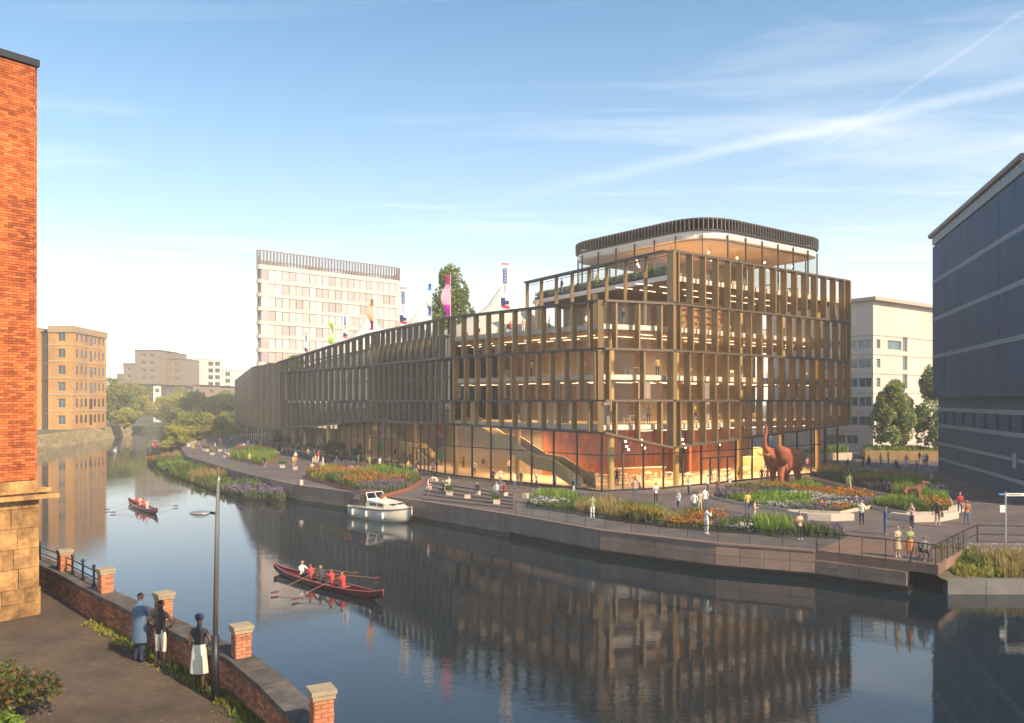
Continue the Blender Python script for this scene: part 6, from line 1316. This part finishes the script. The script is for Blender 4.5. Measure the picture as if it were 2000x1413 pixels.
# rowing boats with crews
M_hullr = mat('maroon_hull', (.22, .025, .03), .3, var=.1); M_thw = mat('varnished_wood', (.25, .12, .05), .4, var=.2)
def rowing(label, x, y, rz, crew, who):
    t_ = thing('rowing_boat', label, 'rowing boat', (x, y, 0), rz)
    st = [(5.1, .03, .55, .25), (4.4, .16, .40, .0), (3, .38, .32, -.08), (1, .52, .28, -.1), (-1, .52, .28, -.1), (-3, .38, .32, -.08), (-4.4, .16, .40, .0), (-5.3, .03, .62, .3)]
    hull('hull', M_hullr, t_, st)
    for s_ in (-1, 1): MB().tube([(s_ * max(.02, b_ * 1.0), y_, z_ + .01) for y_, b_, z_, _ in st], .03, 6).build('gunwale', mat('pale_gunwale', (.40, .10, .09), .4), t_, False, False)
    for k, yy in enumerate(crew): MB().box((0, yy + .1, .22), (.9, .28, .05)).build('thwart', M_thw, t_, False, False)
    for k, yy in enumerate(crew):
        ca_, sa_ = math.cos(rz), math.sin(rz); px_, py_ = x - yy * sa_, y + yy * ca_
        c_, l_, hr = who[k]; person(l_, px_, py_, -.2, rz + (math.pi if k < len(crew) - 1 else 0), c_, 'navy' if k % 2 else 'charcoal', 'row', 'row', .25 if k < len(crew) - 1 else 0.0, False, hr, k % 2, h=1.78)
        if k < len(crew) - 1:
            s_ = 1 if k % 2 else -1; oar = thing('oar', 'slim wooden oar of the ' + l_.replace('person in ', '').replace('top rowing', 'rower'), 'oar', (px_, py_, .4), rz)
            MB().tube([(s_ * -.25, .40, .38), (s_ * .65, .30, .22), (s_ * 2.6, .05, -.22)], .015, 6).build('shaft', M_thw, oar, False, False); MB().box((s_ * 2.85, .02, -.27), (.45, .03, .1)).build('blade', mat('dark_blade', (.12, .03, .03), .5), oar, False, False)
    return t_
x0, y0 = G(530, 1117, 0); x1, y1 = G(751, 1178, 0); rowing('maroon rowing gig with five rowers close to the middle of the river', (x0 + x1) / 2, (y0 + y1) / 2, math.atan2(y1 - y0, x1 - x0) + R(90), [-1.9, -.9, .1, 1.1, 2.1], [('red', 'person in red top rowing in the bow of the nearer gig', 'black'), ('red', 'person in red and navy rowing second in the nearer gig', 'brown'), ('charcoal', 'person in dark top rowing amidships in the nearer gig', 'blond'), ('red', 'person in red top rowing fourth in the nearer gig', 'black'), ('white', 'person in white top steering the nearer gig', 'grey')])
x0, y0 = G(247, 982, 0); x1, y1 = G(312, 1008, 0); rowing('maroon rowing gig with four rowers out on the bright water', (x0 + x1) / 2, (y0 + y1) / 2, math.atan2(y1 - y0, x1 - x0) + R(90), [-1.8, -.6, .6, 1.8], [('pink', 'person in pink top rowing in the bow of the farther gig', 'brown'), ('red', 'person in red top rowing second in the farther gig', 'black'), ('pink', 'person in pink top rowing third in the farther gig', 'brown'), ('red', 'person in red top steering the farther gig', 'black')])
# narrow boats
def narrow(label, x, y, rz, L_, hc, cc, front):
    t_ = thing('narrow_boat', label, 'narrow boat', (x, y, 0), rz)
    MB().prism([(-1.05, L_ / 2), (1.05, L_ / 2), (1.05, -L_ / 2 + 2), (.5, -L_ / 2 + .4), (0, -L_ / 2), (-.5, -L_ / 2 + .4), (-1.05, -L_ / 2 + 2)], -.3, .8).build('hull', hc, t_, False, False)
    MB().prism([(-.9, L_ / 2 - 1), (.9, L_ / 2 - 1), (.9, -L_ / 2 + 2.6), (-.9, -L_ / 2 + 2.6)], .8, 2.0).build('cabin', cc, t_, False, False); MB().box((0, .8, 2.04), (1.95, L_ - 3.4, .08)).build('roof', mat('grey_roof', (.32, .3, .28), .7), t_, False, False)
    for s_ in (-1, 1):
        for k in range(4): MB().box((s_ * .91, -L_ / 2 + 4 + k * 2.2, 1.45), (.05, .9, .5)).build('window', M_bgl, t_, False, False)
    if front:
        yb = -L_ / 2 + 2.56; MB().box((0, yb, 1.4), (.62, .08, 1.05)).build('door', mat('red_door', (.5, .03, .03), .5), t_, False, False)
        for s_ in (-1, 1): MB().box((s_ * .6, yb, 1.45), (.42, .08, .5)).build('window', M_white, t_, False, False); MB().box((s_ * .6, yb - .06, 1.45), (.28, .05, .36)).build('pane', M_bgl, t_, False, False)
nx_, ny_ = G(299, 884, 0); narrow('dark narrow boat with red door moored by the willows', nx_ - .3, ny_ + 6, R(-4), 13, mat('narrow_black', (.03, .03, .035), .5), mat('narrow_green', (.03, .05, .05), .5), True)
narrow('grey barge moored behind the narrow boat', nx_ - 9, ny_ + 34, R(20), 16, mat('narrow_black', (.03, .03, .035), .5), mat('barge_cream', (.35, .3, .22), .6), False)
# ================================================================== roof: tents and flags
M_tent = mat('tent_canvas', (.80, .76, .68), .7, trans=.25)
def tent(label, x, y, z, w_, h):
    t_ = thing('peaked_tent', label, 'tent', (x, y, z)); n = 24; prof = [(1, 0), (.97, .22), (.72, .33), (.48, .47), (.27, .65), (.1, .88), (.03, 1)]
    vs = [(x + w_ * r_ * (1 + .04 * math.cos(4 * a_) * (r_ > .5)) * math.cos(a_), y + w_ * r_ * math.sin(a_), z + h * f_) for r_, f_ in prof for a_ in [2 * math.pi * k / n for k in range(n)]]
    MB().add(vs, [(i * n + k, i * n + (k + 1) % n, (i + 1) * n + (k + 1) % n, (i + 1) * n + k) for i in range(len(prof) - 1) for k in range(n)]).build('canopy', M_tent, t_, True)
    MB().tube([(x, y, z), (x, y, z + h + .4)], .06, 6).build('mast', M_white, t_)
def at(px, Y, z): return ((px - 1000) / 1600 * Y, Y, z)
tent('largest white peaked tent on the roof behind the flags', *at(985, 108, 17.1)[:2], 17.1, 8.5, 9.0 - .5); tent('white peaked tent behind the blue flag', *at(822, 128, 17.1)[:2], 17.1, 8.0, 7.6); tent('white peaked tent in front of the pale tower', *at(722, 136, 16.2)[:2], 16.0, 7.4, 8.8)
FM = {k: mat('flag_' + k, c_, .7, trans=.25) for k, c_ in (('white', (.8, .8, .82)), ('blue', (.06, .14, .50)), ('navy', (.03, .06, .2)), ('red', (.62, .04, .09)), ('pink', (.78, .08, .30)), ('magenta', (.70, .03, .55)), ('rose', (.80, .40, .55)), ('lilac', (.32, .28, .70)), ('sky', (.15, .35, .75)), ('lime', (.35, .58, .06)), ('pale_lime', (.62, .74, .35)), ('orange', (.80, .20, .03)), ('peach', (.80, .48, .33)))}
def flag(label, px, ytop, ybot, Y, kind, zb=None):
    ztop, zbot = ZC + (783 - ytop) * Y / 1600, ZC + (783 - ybot) * Y / 1600; x, y, _ = at(px, Y, 0); H = ztop - zbot; t_ = thing('banner_flag', label, 'flag', (x, y, zbot - 1.5), group='flags along the roof edge')
    MB().tube([(x, y, zbot - 2.2), (x, y, ztop + .35)], [.05, .03], 8).build('pole', mat('pole_white', (.6, .58, .55), .4), t_)
    W = .2 * H if kind == 'print' else .16 * H
    def strip(f0, f1, u0, u1, m, nm, off=0.0, sk=0.0):
        n = 10; vs = []
        for i in range(n + 1):
            f_ = f0 + (f1 - f0) * i / n; wv = .34 * math.sin(f_ * 8 + px) * (0.3 if kind == 'print' else 1)
            for u in (u0, u1): vs.append((x - .06 - u * W + (wv * .8 if kind != 'print' else 0) * u, y + wv * u - off, ztop - f_ * H + (u * sk)))
        vs += [(a_, b_ + .025, c_) for a_, b_, c_ in vs]; q = 2 * (n + 1)
        fs = [(2 * i, 2 * i + 1, 2 * i + 3, 2 * i + 2) for i in range(n)] + [(q + 2 * i + 2, q + 2 * i + 3, q + 2 * i + 1, q + 2 * i) for i in range(n)] + [(2 * i + 2, q + 2 * i + 2, q + 2 * i, 2 * i) for i in range(n)] + [(2 * i + 1, q + 2 * i + 1, q + 2 * i + 3, 2 * i + 3) for i in range(n)]
        MB().add(vs, fs).build(nm, m, t_)
    if kind == 'print':
        strip(0, 1, 0, 1, FM['white'], 'cloth'); strip(.0, .02, .1, 1, FM['red'], 'top_stripe', .03); strip(.1, .42, .38, .78, FM['blue'], 'lettering_panel', .03); strip(.44, .62, .48, .66, FM['rose'], 'lettering', .03); strip(.72, .88, .55, 1.0, FM['navy'], 'emblem', .03); strip(.78, .86, .15, .55, FM['navy'], 'emblem', .03); strip(.9, .96, .1, .95, FM['red'], 'emblem_stripe', .03, .2)
        # short vertical word strokes, too small to read in the photograph
        for k in range(9): strip(.12 + k * .032, .13 + k * .032, .46, .70, FM['white'], 'letter', .06)
    else:
        cs = {'pink': ('pink', 'rose', 'magenta'), 'lilac': ('sky', 'white', 'lilac'), 'lime': ('lime', 'pale_lime', 'lime'), 'orange': ('orange', 'peach', 'red')}[kind]
        strip(0, .22, 0, 1, FM[cs[0]], 'cloth'); strip(.22, .7, 0, 1, FM[cs[1]], 'cloth'); strip(.7, 1, 0, 1, FM[cs[2]], 'cloth')
FG = [('blue lettered white flag near the low end of the roof', 603, 652, 690, 139, 'print'), ('wavy lime flag in front of the pale tower', 652, 631, 672, 127, 'lime'), ('blue lettered white flag between the lime and orange flags', 681, 613, 664, 121, 'print'), ('wavy orange and red flag by the tent in front of the tower', 730, 585, 645, 114, 'orange'), ('blue lettered white flag right of the pale tower', 797, 562, 637, 106.5, 'print'), ('wavy blue and lilac flag beside the roof tree', 843, 554, 617, 100, 'lilac'), ('wavy pink and magenta flag in front of the roof tree', 880, 538, 620, 95.5, 'pink'), ('blue lettered white flag in front of the largest tent', 998, 515, 608, 90, 'print')]
for f_ in FG: flag(*f_)
# ================================================================== promenade furniture
M_um = mat('parasol_canvas', (.78, .70, .58), .8, trans=.15)
um = thing('closed_parasol', 'x', 'parasol', (0, 0, 0)); UU = [False]
mb = MB(); mb.lathe([(.06, 1.0), (.21, 1.05), (.24, 1.35), (.19, 2.0), (.12, 2.7), (.05, 3.15)], (0, 0, 0), 10); mb.build('folded_canopy', M_um, um, True, False); MB().tube([(0, 0, 0), (0, 0, 3.3)], .03, 8).build('pole', M_brown, um, False, False); MB().box((0, 0, .05), (.6, .6, .1)).build('base', M_dark, um, False, False)
UL = [(468, 850, 'closed cream parasol at the far corner of the bronze building'), (484, 854, 'closed cream parasol second along the far dark glass'), (521, 866, 'closed cream parasol third along the far dark glass'), (537, 869, 'closed cream parasol beside the potted bush'), (573, 878, 'closed cream parasol over the first long dining table'), (595, 881, 'closed cream parasol over the middle of the dining tables'), (604, 876, 'closed cream parasol tucked behind the dining tables'), (620, 884, 'closed cream parasol near the dark planters'), (629, 879, 'closed cream parasol close to the glass behind the dining tables'), (723, 893, 'closed cream parasol by the yellow chairs')]
for px, py, l_ in UL: x, y = G(px, py); dup(um, UU, (x, y, ZD), rnd.random(), l_)
M_chair = mat('blue_chair_plastic', (.05, .09, .14), .5); M_tt = mat('table_top', (.55, .46, .35), .5, var=.1)
def mk_chair(nm, m, fm):
    t_ = thing(nm, 'x', 'chair', (0, 0, 0)); MB().box((0, 0, .45), (.44, .42, .035)).build('seat', m, t_, False, False); b_ = MB()
    b_.add([(-.22, .2, .56), (.22, .2, .56), (.22, .26, .86), (-.22, .26, .86), (-.22, .225, .56), (.22, .225, .56), (.22, .285, .86), (-.22, .285, .86)], [(3, 2, 1, 0), (4, 5, 6, 7), (0, 1, 5, 4), (2, 3, 7, 6), (1, 2, 6, 5), (3, 0, 4, 7)]); b_.build('backrest', m, t_, False, False)
    for a_ in (-1, 1):
        MB().bar((a_ * .19, -.18, .44), (a_ * .21, -.2, 0), .03, .03).build('leg', fm, t_, False, False); MB().bar((a_ * .2, .24, .6), (a_ * .21, .22, 0), .03, .03).build('leg', fm, t_, False, False)
    return t_
def mk_table(nm, L_, m, fm):
    t_ = thing(nm, 'x', 'table', (0, 0, 0)); MB().box((0, 0, .735), (L_, .8, .04)).build('tabletop', m, t_, False, False)
    for a_ in (-1, 1):
        for b_ in (-1, 1): MB().bar((a_ * (L_ / 2 - .1), b_ * .32, .72), (a_ * (L_ / 2 - .1), b_ * .34, 0), .05, .05).build('leg', fm, t_, False, False)
    return t_
chb = mk_chair('dining_chair', M_chair, M_chair); CU = [False]; tb = mk_table('dining_table', 2.6, M_tt, M_dark); TU = [False]
def seated(label, x, y, fc, top, legs, **kw): kw.setdefault('hair', rnd.choice(['brown', 'black', 'blond'])); person(label, x, y, ZD + .02, fc, top, legs, 'reach' if rnd.random() < .5 else 'lap', 'sit', **kw)
a_, c_ = Vector((*G(556, 887), 0)), Vector((*G(640, 899), 0)); d = (c_ - a_).normalized(); n_ = Vector((-d.y, d.x, 0)); rz = math.atan2(d.y, d.x); ln = (c_ - a_).length; k_ = 6
cols = ['white', 'cream', 'red', 'charcoal', 'beige', 'navy', 'pink', 'grey', 'white', 'yellow', 'black', 'brown']; q_ = 0
ordn = ['first', 'second', 'third', 'fourth', 'fifth', 'sixth']
for i in range(k_):
    p = a_.lerp(c_, (i + .5) / k_); dup(tb, TU, (p.x, p.y, ZD), rz, 'long pale dining table, %s of the row counted towards the dark planters' % ordn[i], 'outdoor dining tables')
    for s_ in (-1, 1):
        for u in (-.7, .25):
            w_ = p + d * u + n_ * s_ * .62; fc = rz + (math.pi if s_ == 1 else 0) + math.pi
            dup(chb, CU, (w_.x, w_.y, ZD), rz + (0 if s_ == 1 else math.pi), 'dark blue chair pulled up to the long outdoor dining tables', 'outdoor dining chairs')
            if (i * 4 + (s_ > 0) * 2 + (u > 0)) % 2 == 0:
                seated('person in %s top eating at the %s dining table on the %s side' % (cols[q_ % 12], ordn[i], 'river' if (n_ * s_).dot(Vector((-.7, -.7, 0))) > 0 else 'glass'), w_.x, w_.y, rz + (0 if s_ == 1 else math.pi), cols[q_ % 12], cols[(q_ + 5) % 12]); q_ += 1
# yellow-chair cafe tables near the hall doors
chy = mk_chair('cafe_chair', mat('yellow_chair', (.62, .46, .05), .5), M_dark); YU = [False]; tq = mk_table('cafe_table', .9, M_tt, M_dark); QU = [False]
cl2 = ['yellow', 'grey', 'cream', 'charcoal']; nm2 = ['beside the lone parasol', 'second from the lone parasol', 'third from the lone parasol', 'next to the hall doors']
for i, (px, py) in enumerate(((728, 905), (740, 907), (754, 909), (772, 912))):
    x, y = G(px, py); dup(tq, QU, (x, y, ZD), rz, 'small square cafe table ' + nm2[i], 'cafe tables by the hall doors')
    for s_ in (-1, 1): w_ = Vector((x, y, 0)) + n_ * s_ * .68; dup(chy, YU, (w_.x, w_.y, ZD), rz + (0 if s_ == 1 else math.pi), 'yellow cafe chair by the hall doors', 'yellow cafe chairs')
    w_ = Vector((x, y, 0)) + n_ * .68; seated('person in %s top at the cafe table %s' % (cl2[i], nm2[i]), w_.x, w_.y, rz, cl2[i], 'charcoal')
# pots, cubes and benches
pot = MB(); pot.box((0, 0, .22), (.55, .55, .44)); potm = pot.mesh('planter_cube', M_conc)
for px, py, l_ in ((878, 968, 'beside three people sitting near the boat'), (970, 985, 'below the person in white shirt and jeans'), (552, 914, 'near the person crouched in mustard'), (415, 889, 'at the promenade bend by a willow'), (405, 882, 'by the person sitting in black'), (455, 884, 'with orange flowers behind the person in pink'), (430, 882, 'in the middle of the far promenade')):
    x, y = G(px, py); t_ = thing('cube_planter', 'pale cube planter with grasses ' + l_, 'planter', (x, y, ZD)); link('box', potm, t_, False); V, m_ = planting([(-.25, -.25), (.25, -.25), (.25, .25), (-.25, .25)], .42, 16, [0, 4, 2], hs=.75, blades=14, wid=1.2); tag(link('planting', mesh_quads('planting', V, m_, BMATS), t_, False), kind='stuff')
for px, py in ((913, 976), (838, 958), (577, 918), (1027, 973)):
    x, y = G(px, py); o = MB().box((x, y, ZD + .2), (.5, .42, .4), R(rnd.uniform(0, 90))).build('stone_cube', M_conc); tag(o, 'empty pale stone cube seat on the promenade', 'seat', 'empty stone cubes')
for px, py, l_, hh in ((648, 900, 'dark planter with tall bush closest to the dining tables', 3.0), (668, 903, 'dark planter with broad bush behind the strolling couple', 2.8), (700, 905, 'dark planter with small yellow green bush', 2.4), (545, 879, 'dark planter with bush between two closed parasols', 2.4)):
    x, y = G(px, py); t_ = thing('bush_planter', l_, 'planter', (x, y, ZD)); MB().box((x, y, ZD + .3), (1.3, .9, .6), rz).build('box', M_dark, t_); P, k = crown_pts(1500, (x, y, ZD + .6 + hh * .42), (1.1, 1.0, hh * .5), 12, .4); link('bush', mesh_quads('bush', leaves(P, .13), k % 3, [G_dk, G_mid, G_dk if 'yellow' not in l_ else G_lime]), t_)
def curved_seat(label, pts, h=.48, w_=.5):
    t_ = thing('stone_bench', label, 'bench', (pts[0][0], pts[0][1], ZD)); l0, l1 = off_line(pts, w_ / 2), off_line(pts, -w_ / 2)
    for i in range(len(pts) - 1):
        MB().prism([lerp(l0[i], l0[i + 1], .004), lerp(l0[i], l0[i + 1], .996), lerp(l1[i], l1[i + 1], .996), lerp(l1[i], l1[i + 1], .004)], ZD, ZD + h).build('segment', M_conc, t_)
curved_seat('long pale curved stone bench in front of the elephant flower bed', [G(1540, 1010), G(1580, 1016), G(1620, 1018), G(1664, 1016)])
curved_seat('pale curved stone bench in front of the dog sculpture bed', [G(1742, 1014), G(1785, 1020), G(1830, 1019), G(1866, 1012)])
curved_seat('short pale stone bench beside the person in red checked shirt', [G(1838, 1003), G(1860, 1003), G(1886, 996)])
curved_seat('low pale stone bench at the promenade bend', [G(368, 873), G(383, 866)], .55)
# quay steps: long low terraces between the hall and the water
for i in range(5):
    p, q = lerp(G(760, 930 + i * 9), G(760, 930 + i * 9), 0), G(1010, 968 + i * 6.5)
    p = G(845 - i * 4, 943 + i * 8)
    o = thing('terrace_step', 'long low stone terrace step between the hall glass and the quay', 'step', (p[0], p[1], ZD), group='terrace steps'); MB().bar((*p, ZD + .05), (*q, ZD + .05), .9, .13).build('tread', pm, o)
# finger post on the right bank
sx_, sy_ = G(1964, 1062); fp = thing('finger_post', 'grey finger post sign beside the tube railing', 'sign post', (sx_, sy_, ZD)); MB().tube([(0, 0, 0), (0, 0, 3.05)], .05, 10).build('pole', mat('galvanised', (.42, .42, .42), .4, .5), fp, False, False); MB().box((.55, 0, 2.88), (1.05, .05, .17)).build('finger', mat('sign_face', (.72, .70, .64), .5), fp, False, False); MB().box((-.2, -.03, 2.05), (.3, .03, .42)).build('notice', mat('sign_face', (.72, .7, .64), .5), fp, False, False); MB().box((-.22, 0, 2.9), (.35, .04, .1)).build('finger', mat('sign_blue', (.1, .25, .4), .5), fp, False, False)
for k in range(7): MB().box((.2 + k * .11, -.03, 2.88), (.07, .012, .06)).build('letter', M_brown, fp, False, False)
# ================================================================== inside: tables, chairs, bar, shelves
chw = mk_chair('bistro_chair', mat('pale_chair', (.66, .56, .42), .5), M_white); WU = [False]; tw_ = mk_table('bistro_table', 1.0, mat('pale_table', (.62, .5, .36), .5), M_white); TWU = [False]
GFz = ZD + .06
n0 = 0
for i, (x, y) in enumerate([(10.6, 81.5), (12.6, 83.6), (14.3, 86.2), (11.5, 85.4), (16.8, 86.8), (18.3, 84.9), (21.4, 87.4), (23.4, 90.4), (26.4, 92.3), (9.3, 84.0)]):
    dup(tw_, TWU, (x, y, GFz), i * .7, 'pale bistro table on the ground floor behind the glass corner', 'ground floor bistro tables')
    for k in range(3): a_ = i * .7 + k * 2.09; dup(chw, WU, (x + .72 * math.cos(a_), y + .72 * math.sin(a_), GFz), a_ - math.pi / 2, 'pale bistro chair on the ground floor behind the glass corner', 'ground floor bistro chairs')
for fl, zf_, sp_ in (('first', 7.86, [(11.8, 79.3), (16, 81.2), (18.6, 83.4), (21.4, 85.6), (27.5, 90.4), (30.2, 92.6), (33, 94.7), (4.6, 82.0), (1.2, 86.0)]), ('second', 12.51, [(12, 79.5), (17.5, 82.4), (24, 87.6), (29, 91.6), (33.5, 95.2), (5.4, 81.5), (-.6, 88)]), ('third', 17.16, [(17.8, 82.8), (22.4, 86.2), (28, 90.8), (31.6, 93.6)]), ('top', 22.11, [(16.6, 82.6), (20.5, 84.2), (24.2, 87.4), (28.4, 90.6), (31.8, 93.6)])):
    for i, (x, y) in enumerate(sp_):
        dup(tw_, TWU, (x, y, zf_), i * .9, 'pale table seen through the %s floor glazing' % fl, fl + ' floor tables')
        for k in range(2): a_ = i * .9 + k * 3.14; dup(chw, WU, (x + .75 * math.cos(a_), y + .75 * math.sin(a_), zf_), a_ - math.pi / 2, 'pale chair seen through the %s floor glazing' % fl, fl + ' floor chairs')
bar_ = thing('bar_counter', 'long orange wood bar counter with bottles behind the glass corner', 'bar', (14.5, 88, GFz)); M_bar = mat('orange_wood', (.50, .22, .06), .5, var=.15)
MB().box((13.5, 88.2, GFz + .55), (6.5, .7, 1.1), R(22)).build('counter', M_bar, bar_); MB().box((13.5, 88.2, GFz + 1.13), (6.7, .85, .06), R(22)).build('top', M_white, bar_)
bk_ = thing('bookcase', 'tall lit bookcase full of books on the second floor', 'bookcase', (21, 88.5, 17.17))
for k in range(6): MB().box((21, 90.5, 17.2 + k * .7), (6.5, .4, .05), R(38)).build('shelf', M_bar, bk_)
for k in range(5):
    for j in range(26): u = -3.1 + j * .245; MB().box((21 + u * math.cos(R(38)), 90.5 + u * math.sin(R(38)), 17.24 + k * .7 + .2), (.2, .3, .4 + .1 * ((j * 7 + k) % 3)), R(38)).build('book', mat('book_%d' % (j % 4), [(.5, .4, .25), (.4, .12, .06), (.2, .25, .2), (.6, .5, .4)][j % 4], .7), bk_)
sf = thing('yellow_armchair', 'yellow armchair inside the glass near the entrance doors', 'chair', (26.4, 94.2, GFz)); mb = MB(); mb.box((26.4, 94.2, GFz + .25), (.9, .8, .4), .6); mb.build('seat', mat('yellow_fabric', (.65, .45, .04), .8), sf); MB().box((26.15, 94.55, GFz + .6), (.9, .2, .75), .6).build('backrest', mat('yellow_fabric', (.65, .45, .04), .8), sf)
pn_ = thing('pale_kiosk', 'stepped pale yellow kiosk block behind the entrance glass', 'kiosk', (29, 96.5, GFz)); MB().box((28.4, 96.4, GFz + .9), (2.6, 1.2, 1.8), R(38)).build('block', mat('pale_yellow', (.75, .62, .3), .6), pn_); MB().box((29.2, 97.0, GFz + 2.3), (1.3, 1.1, 1.0), R(38)).build('block', mat('pale_yellow', (.75, .62, .3), .6), pn_)

# more people: strollers and people seen through the glazing
cc_ = ['white', 'black', 'red', 'navy', 'beige', 'grey', 'pink', 'yellow', 'green', 'denim', 'brown', 'cream']; seen = set()
def stroll(where, spots, z, legs=('walk', 'swing')):
    for i, (x, y, fc) in enumerate(spots):
        while True:
            a_, b_ = rnd.choice(cc_), rnd.choice(['denim', 'black', 'beige', 'charcoal', 'white', 'navy'])
            if (a_, b_, where) not in seen and a_ != b_: break
        seen.add((a_, b_, where)); wk_ = rnd.random() < .5
        person('person in %s top and %s trousers %s' % (a_, b_, where), x, y, z + .02, fc, a_, b_, 'swing' if wk_ else rnd.choice(['down', 'hold', 'fold']), 'walk' if wk_ else 'stand', hair=rnd.choice(['brown', 'black', 'blond']), skin=rnd.choice([0, 0, 1, 2]), fem=rnd.random() < .5, h=rnd.uniform(1.62, 1.85))
stroll('among the dining tables along the glass', [(*G(px, py), rnd.uniform(0, 6.28)) for px, py in ((530, 876), (543, 880), (560, 884), (583, 883), (596, 892), (641, 894), (655, 892), (613, 888))], ZD)
stroll('on the far bend of the promenade', [(*G(px, py), rnd.uniform(0, 6.28)) for px, py in ((430, 874), (452, 868), (470, 862), (476, 885), (420, 884), (389, 880), (505, 866))], ZD)
stroll('between the wide bed and the hall doors', [(*G(px, py), rnd.uniform(0, 6.28)) for px, py in ((700, 912), (722, 918), (742, 922), (798, 926), (812, 932), (846, 930))], ZD)
stroll('inside the long glazed hall', [(*G(px, py), rnd.uniform(0, 6.28)) for px, py in ((772, 899), (790, 901), (800, 902), (815, 905), (830, 906), (845, 909), (862, 911), (905, 915))], ZD + .06)
stroll('crossing the paving near the entrance doors', [(*G(px, py), rnd.uniform(0, 6.28)) for px, py in ((1345, 968), (1382, 964), (1402, 972), (1240, 975), (1120, 968), (1085, 962))], ZD)
stroll('standing by the first floor glazing', [(13.2, 79.2, 0), (18.4, 82.2, 1), (25.0, 87.6, 2), (31.8, 93.0, 3), (3.2, 82.4, 1)], 7.86)
stroll('standing by the second floor glazing', [(14.2, 80.0, 0), (20.2, 83.8, 1), (27.0, 89.2, 4), (2.0, 84.0, 1), (7.0, 79.6, 2)], 12.51)
stroll('on the rear plaza by the blue grey building', [(*G(px, py), rnd.uniform(0, 6.28)) for px, py in ((1720, 912), (1735, 906), (1770, 914), (1790, 930), (1820, 945))], ZD)
# ================================================================== air
hm = bpy.data.materials.new('haze_air'); hm.use_nodes = True; t = hm.node_tree
for n_ in list(t.nodes): t.nodes.remove(n_)
o_ = t.nodes.new('ShaderNodeOutputMaterial'); v_ = t.nodes.new('ShaderNodeVolumePrincipled')
v_.inputs['Color'].default_value = (1, 0.985, 0.96, 1); v_.inputs['Density'].default_value = HAZE; v_.inputs['Anisotropy'].default_value = -0.25
t.links.new(v_.outputs[0], o_.inputs['Volume'])
hz_ = MB().box((-150, 735, 27), (1520, 1555, 56)).build('haze', hm); tag(hz_, kind='stuff')
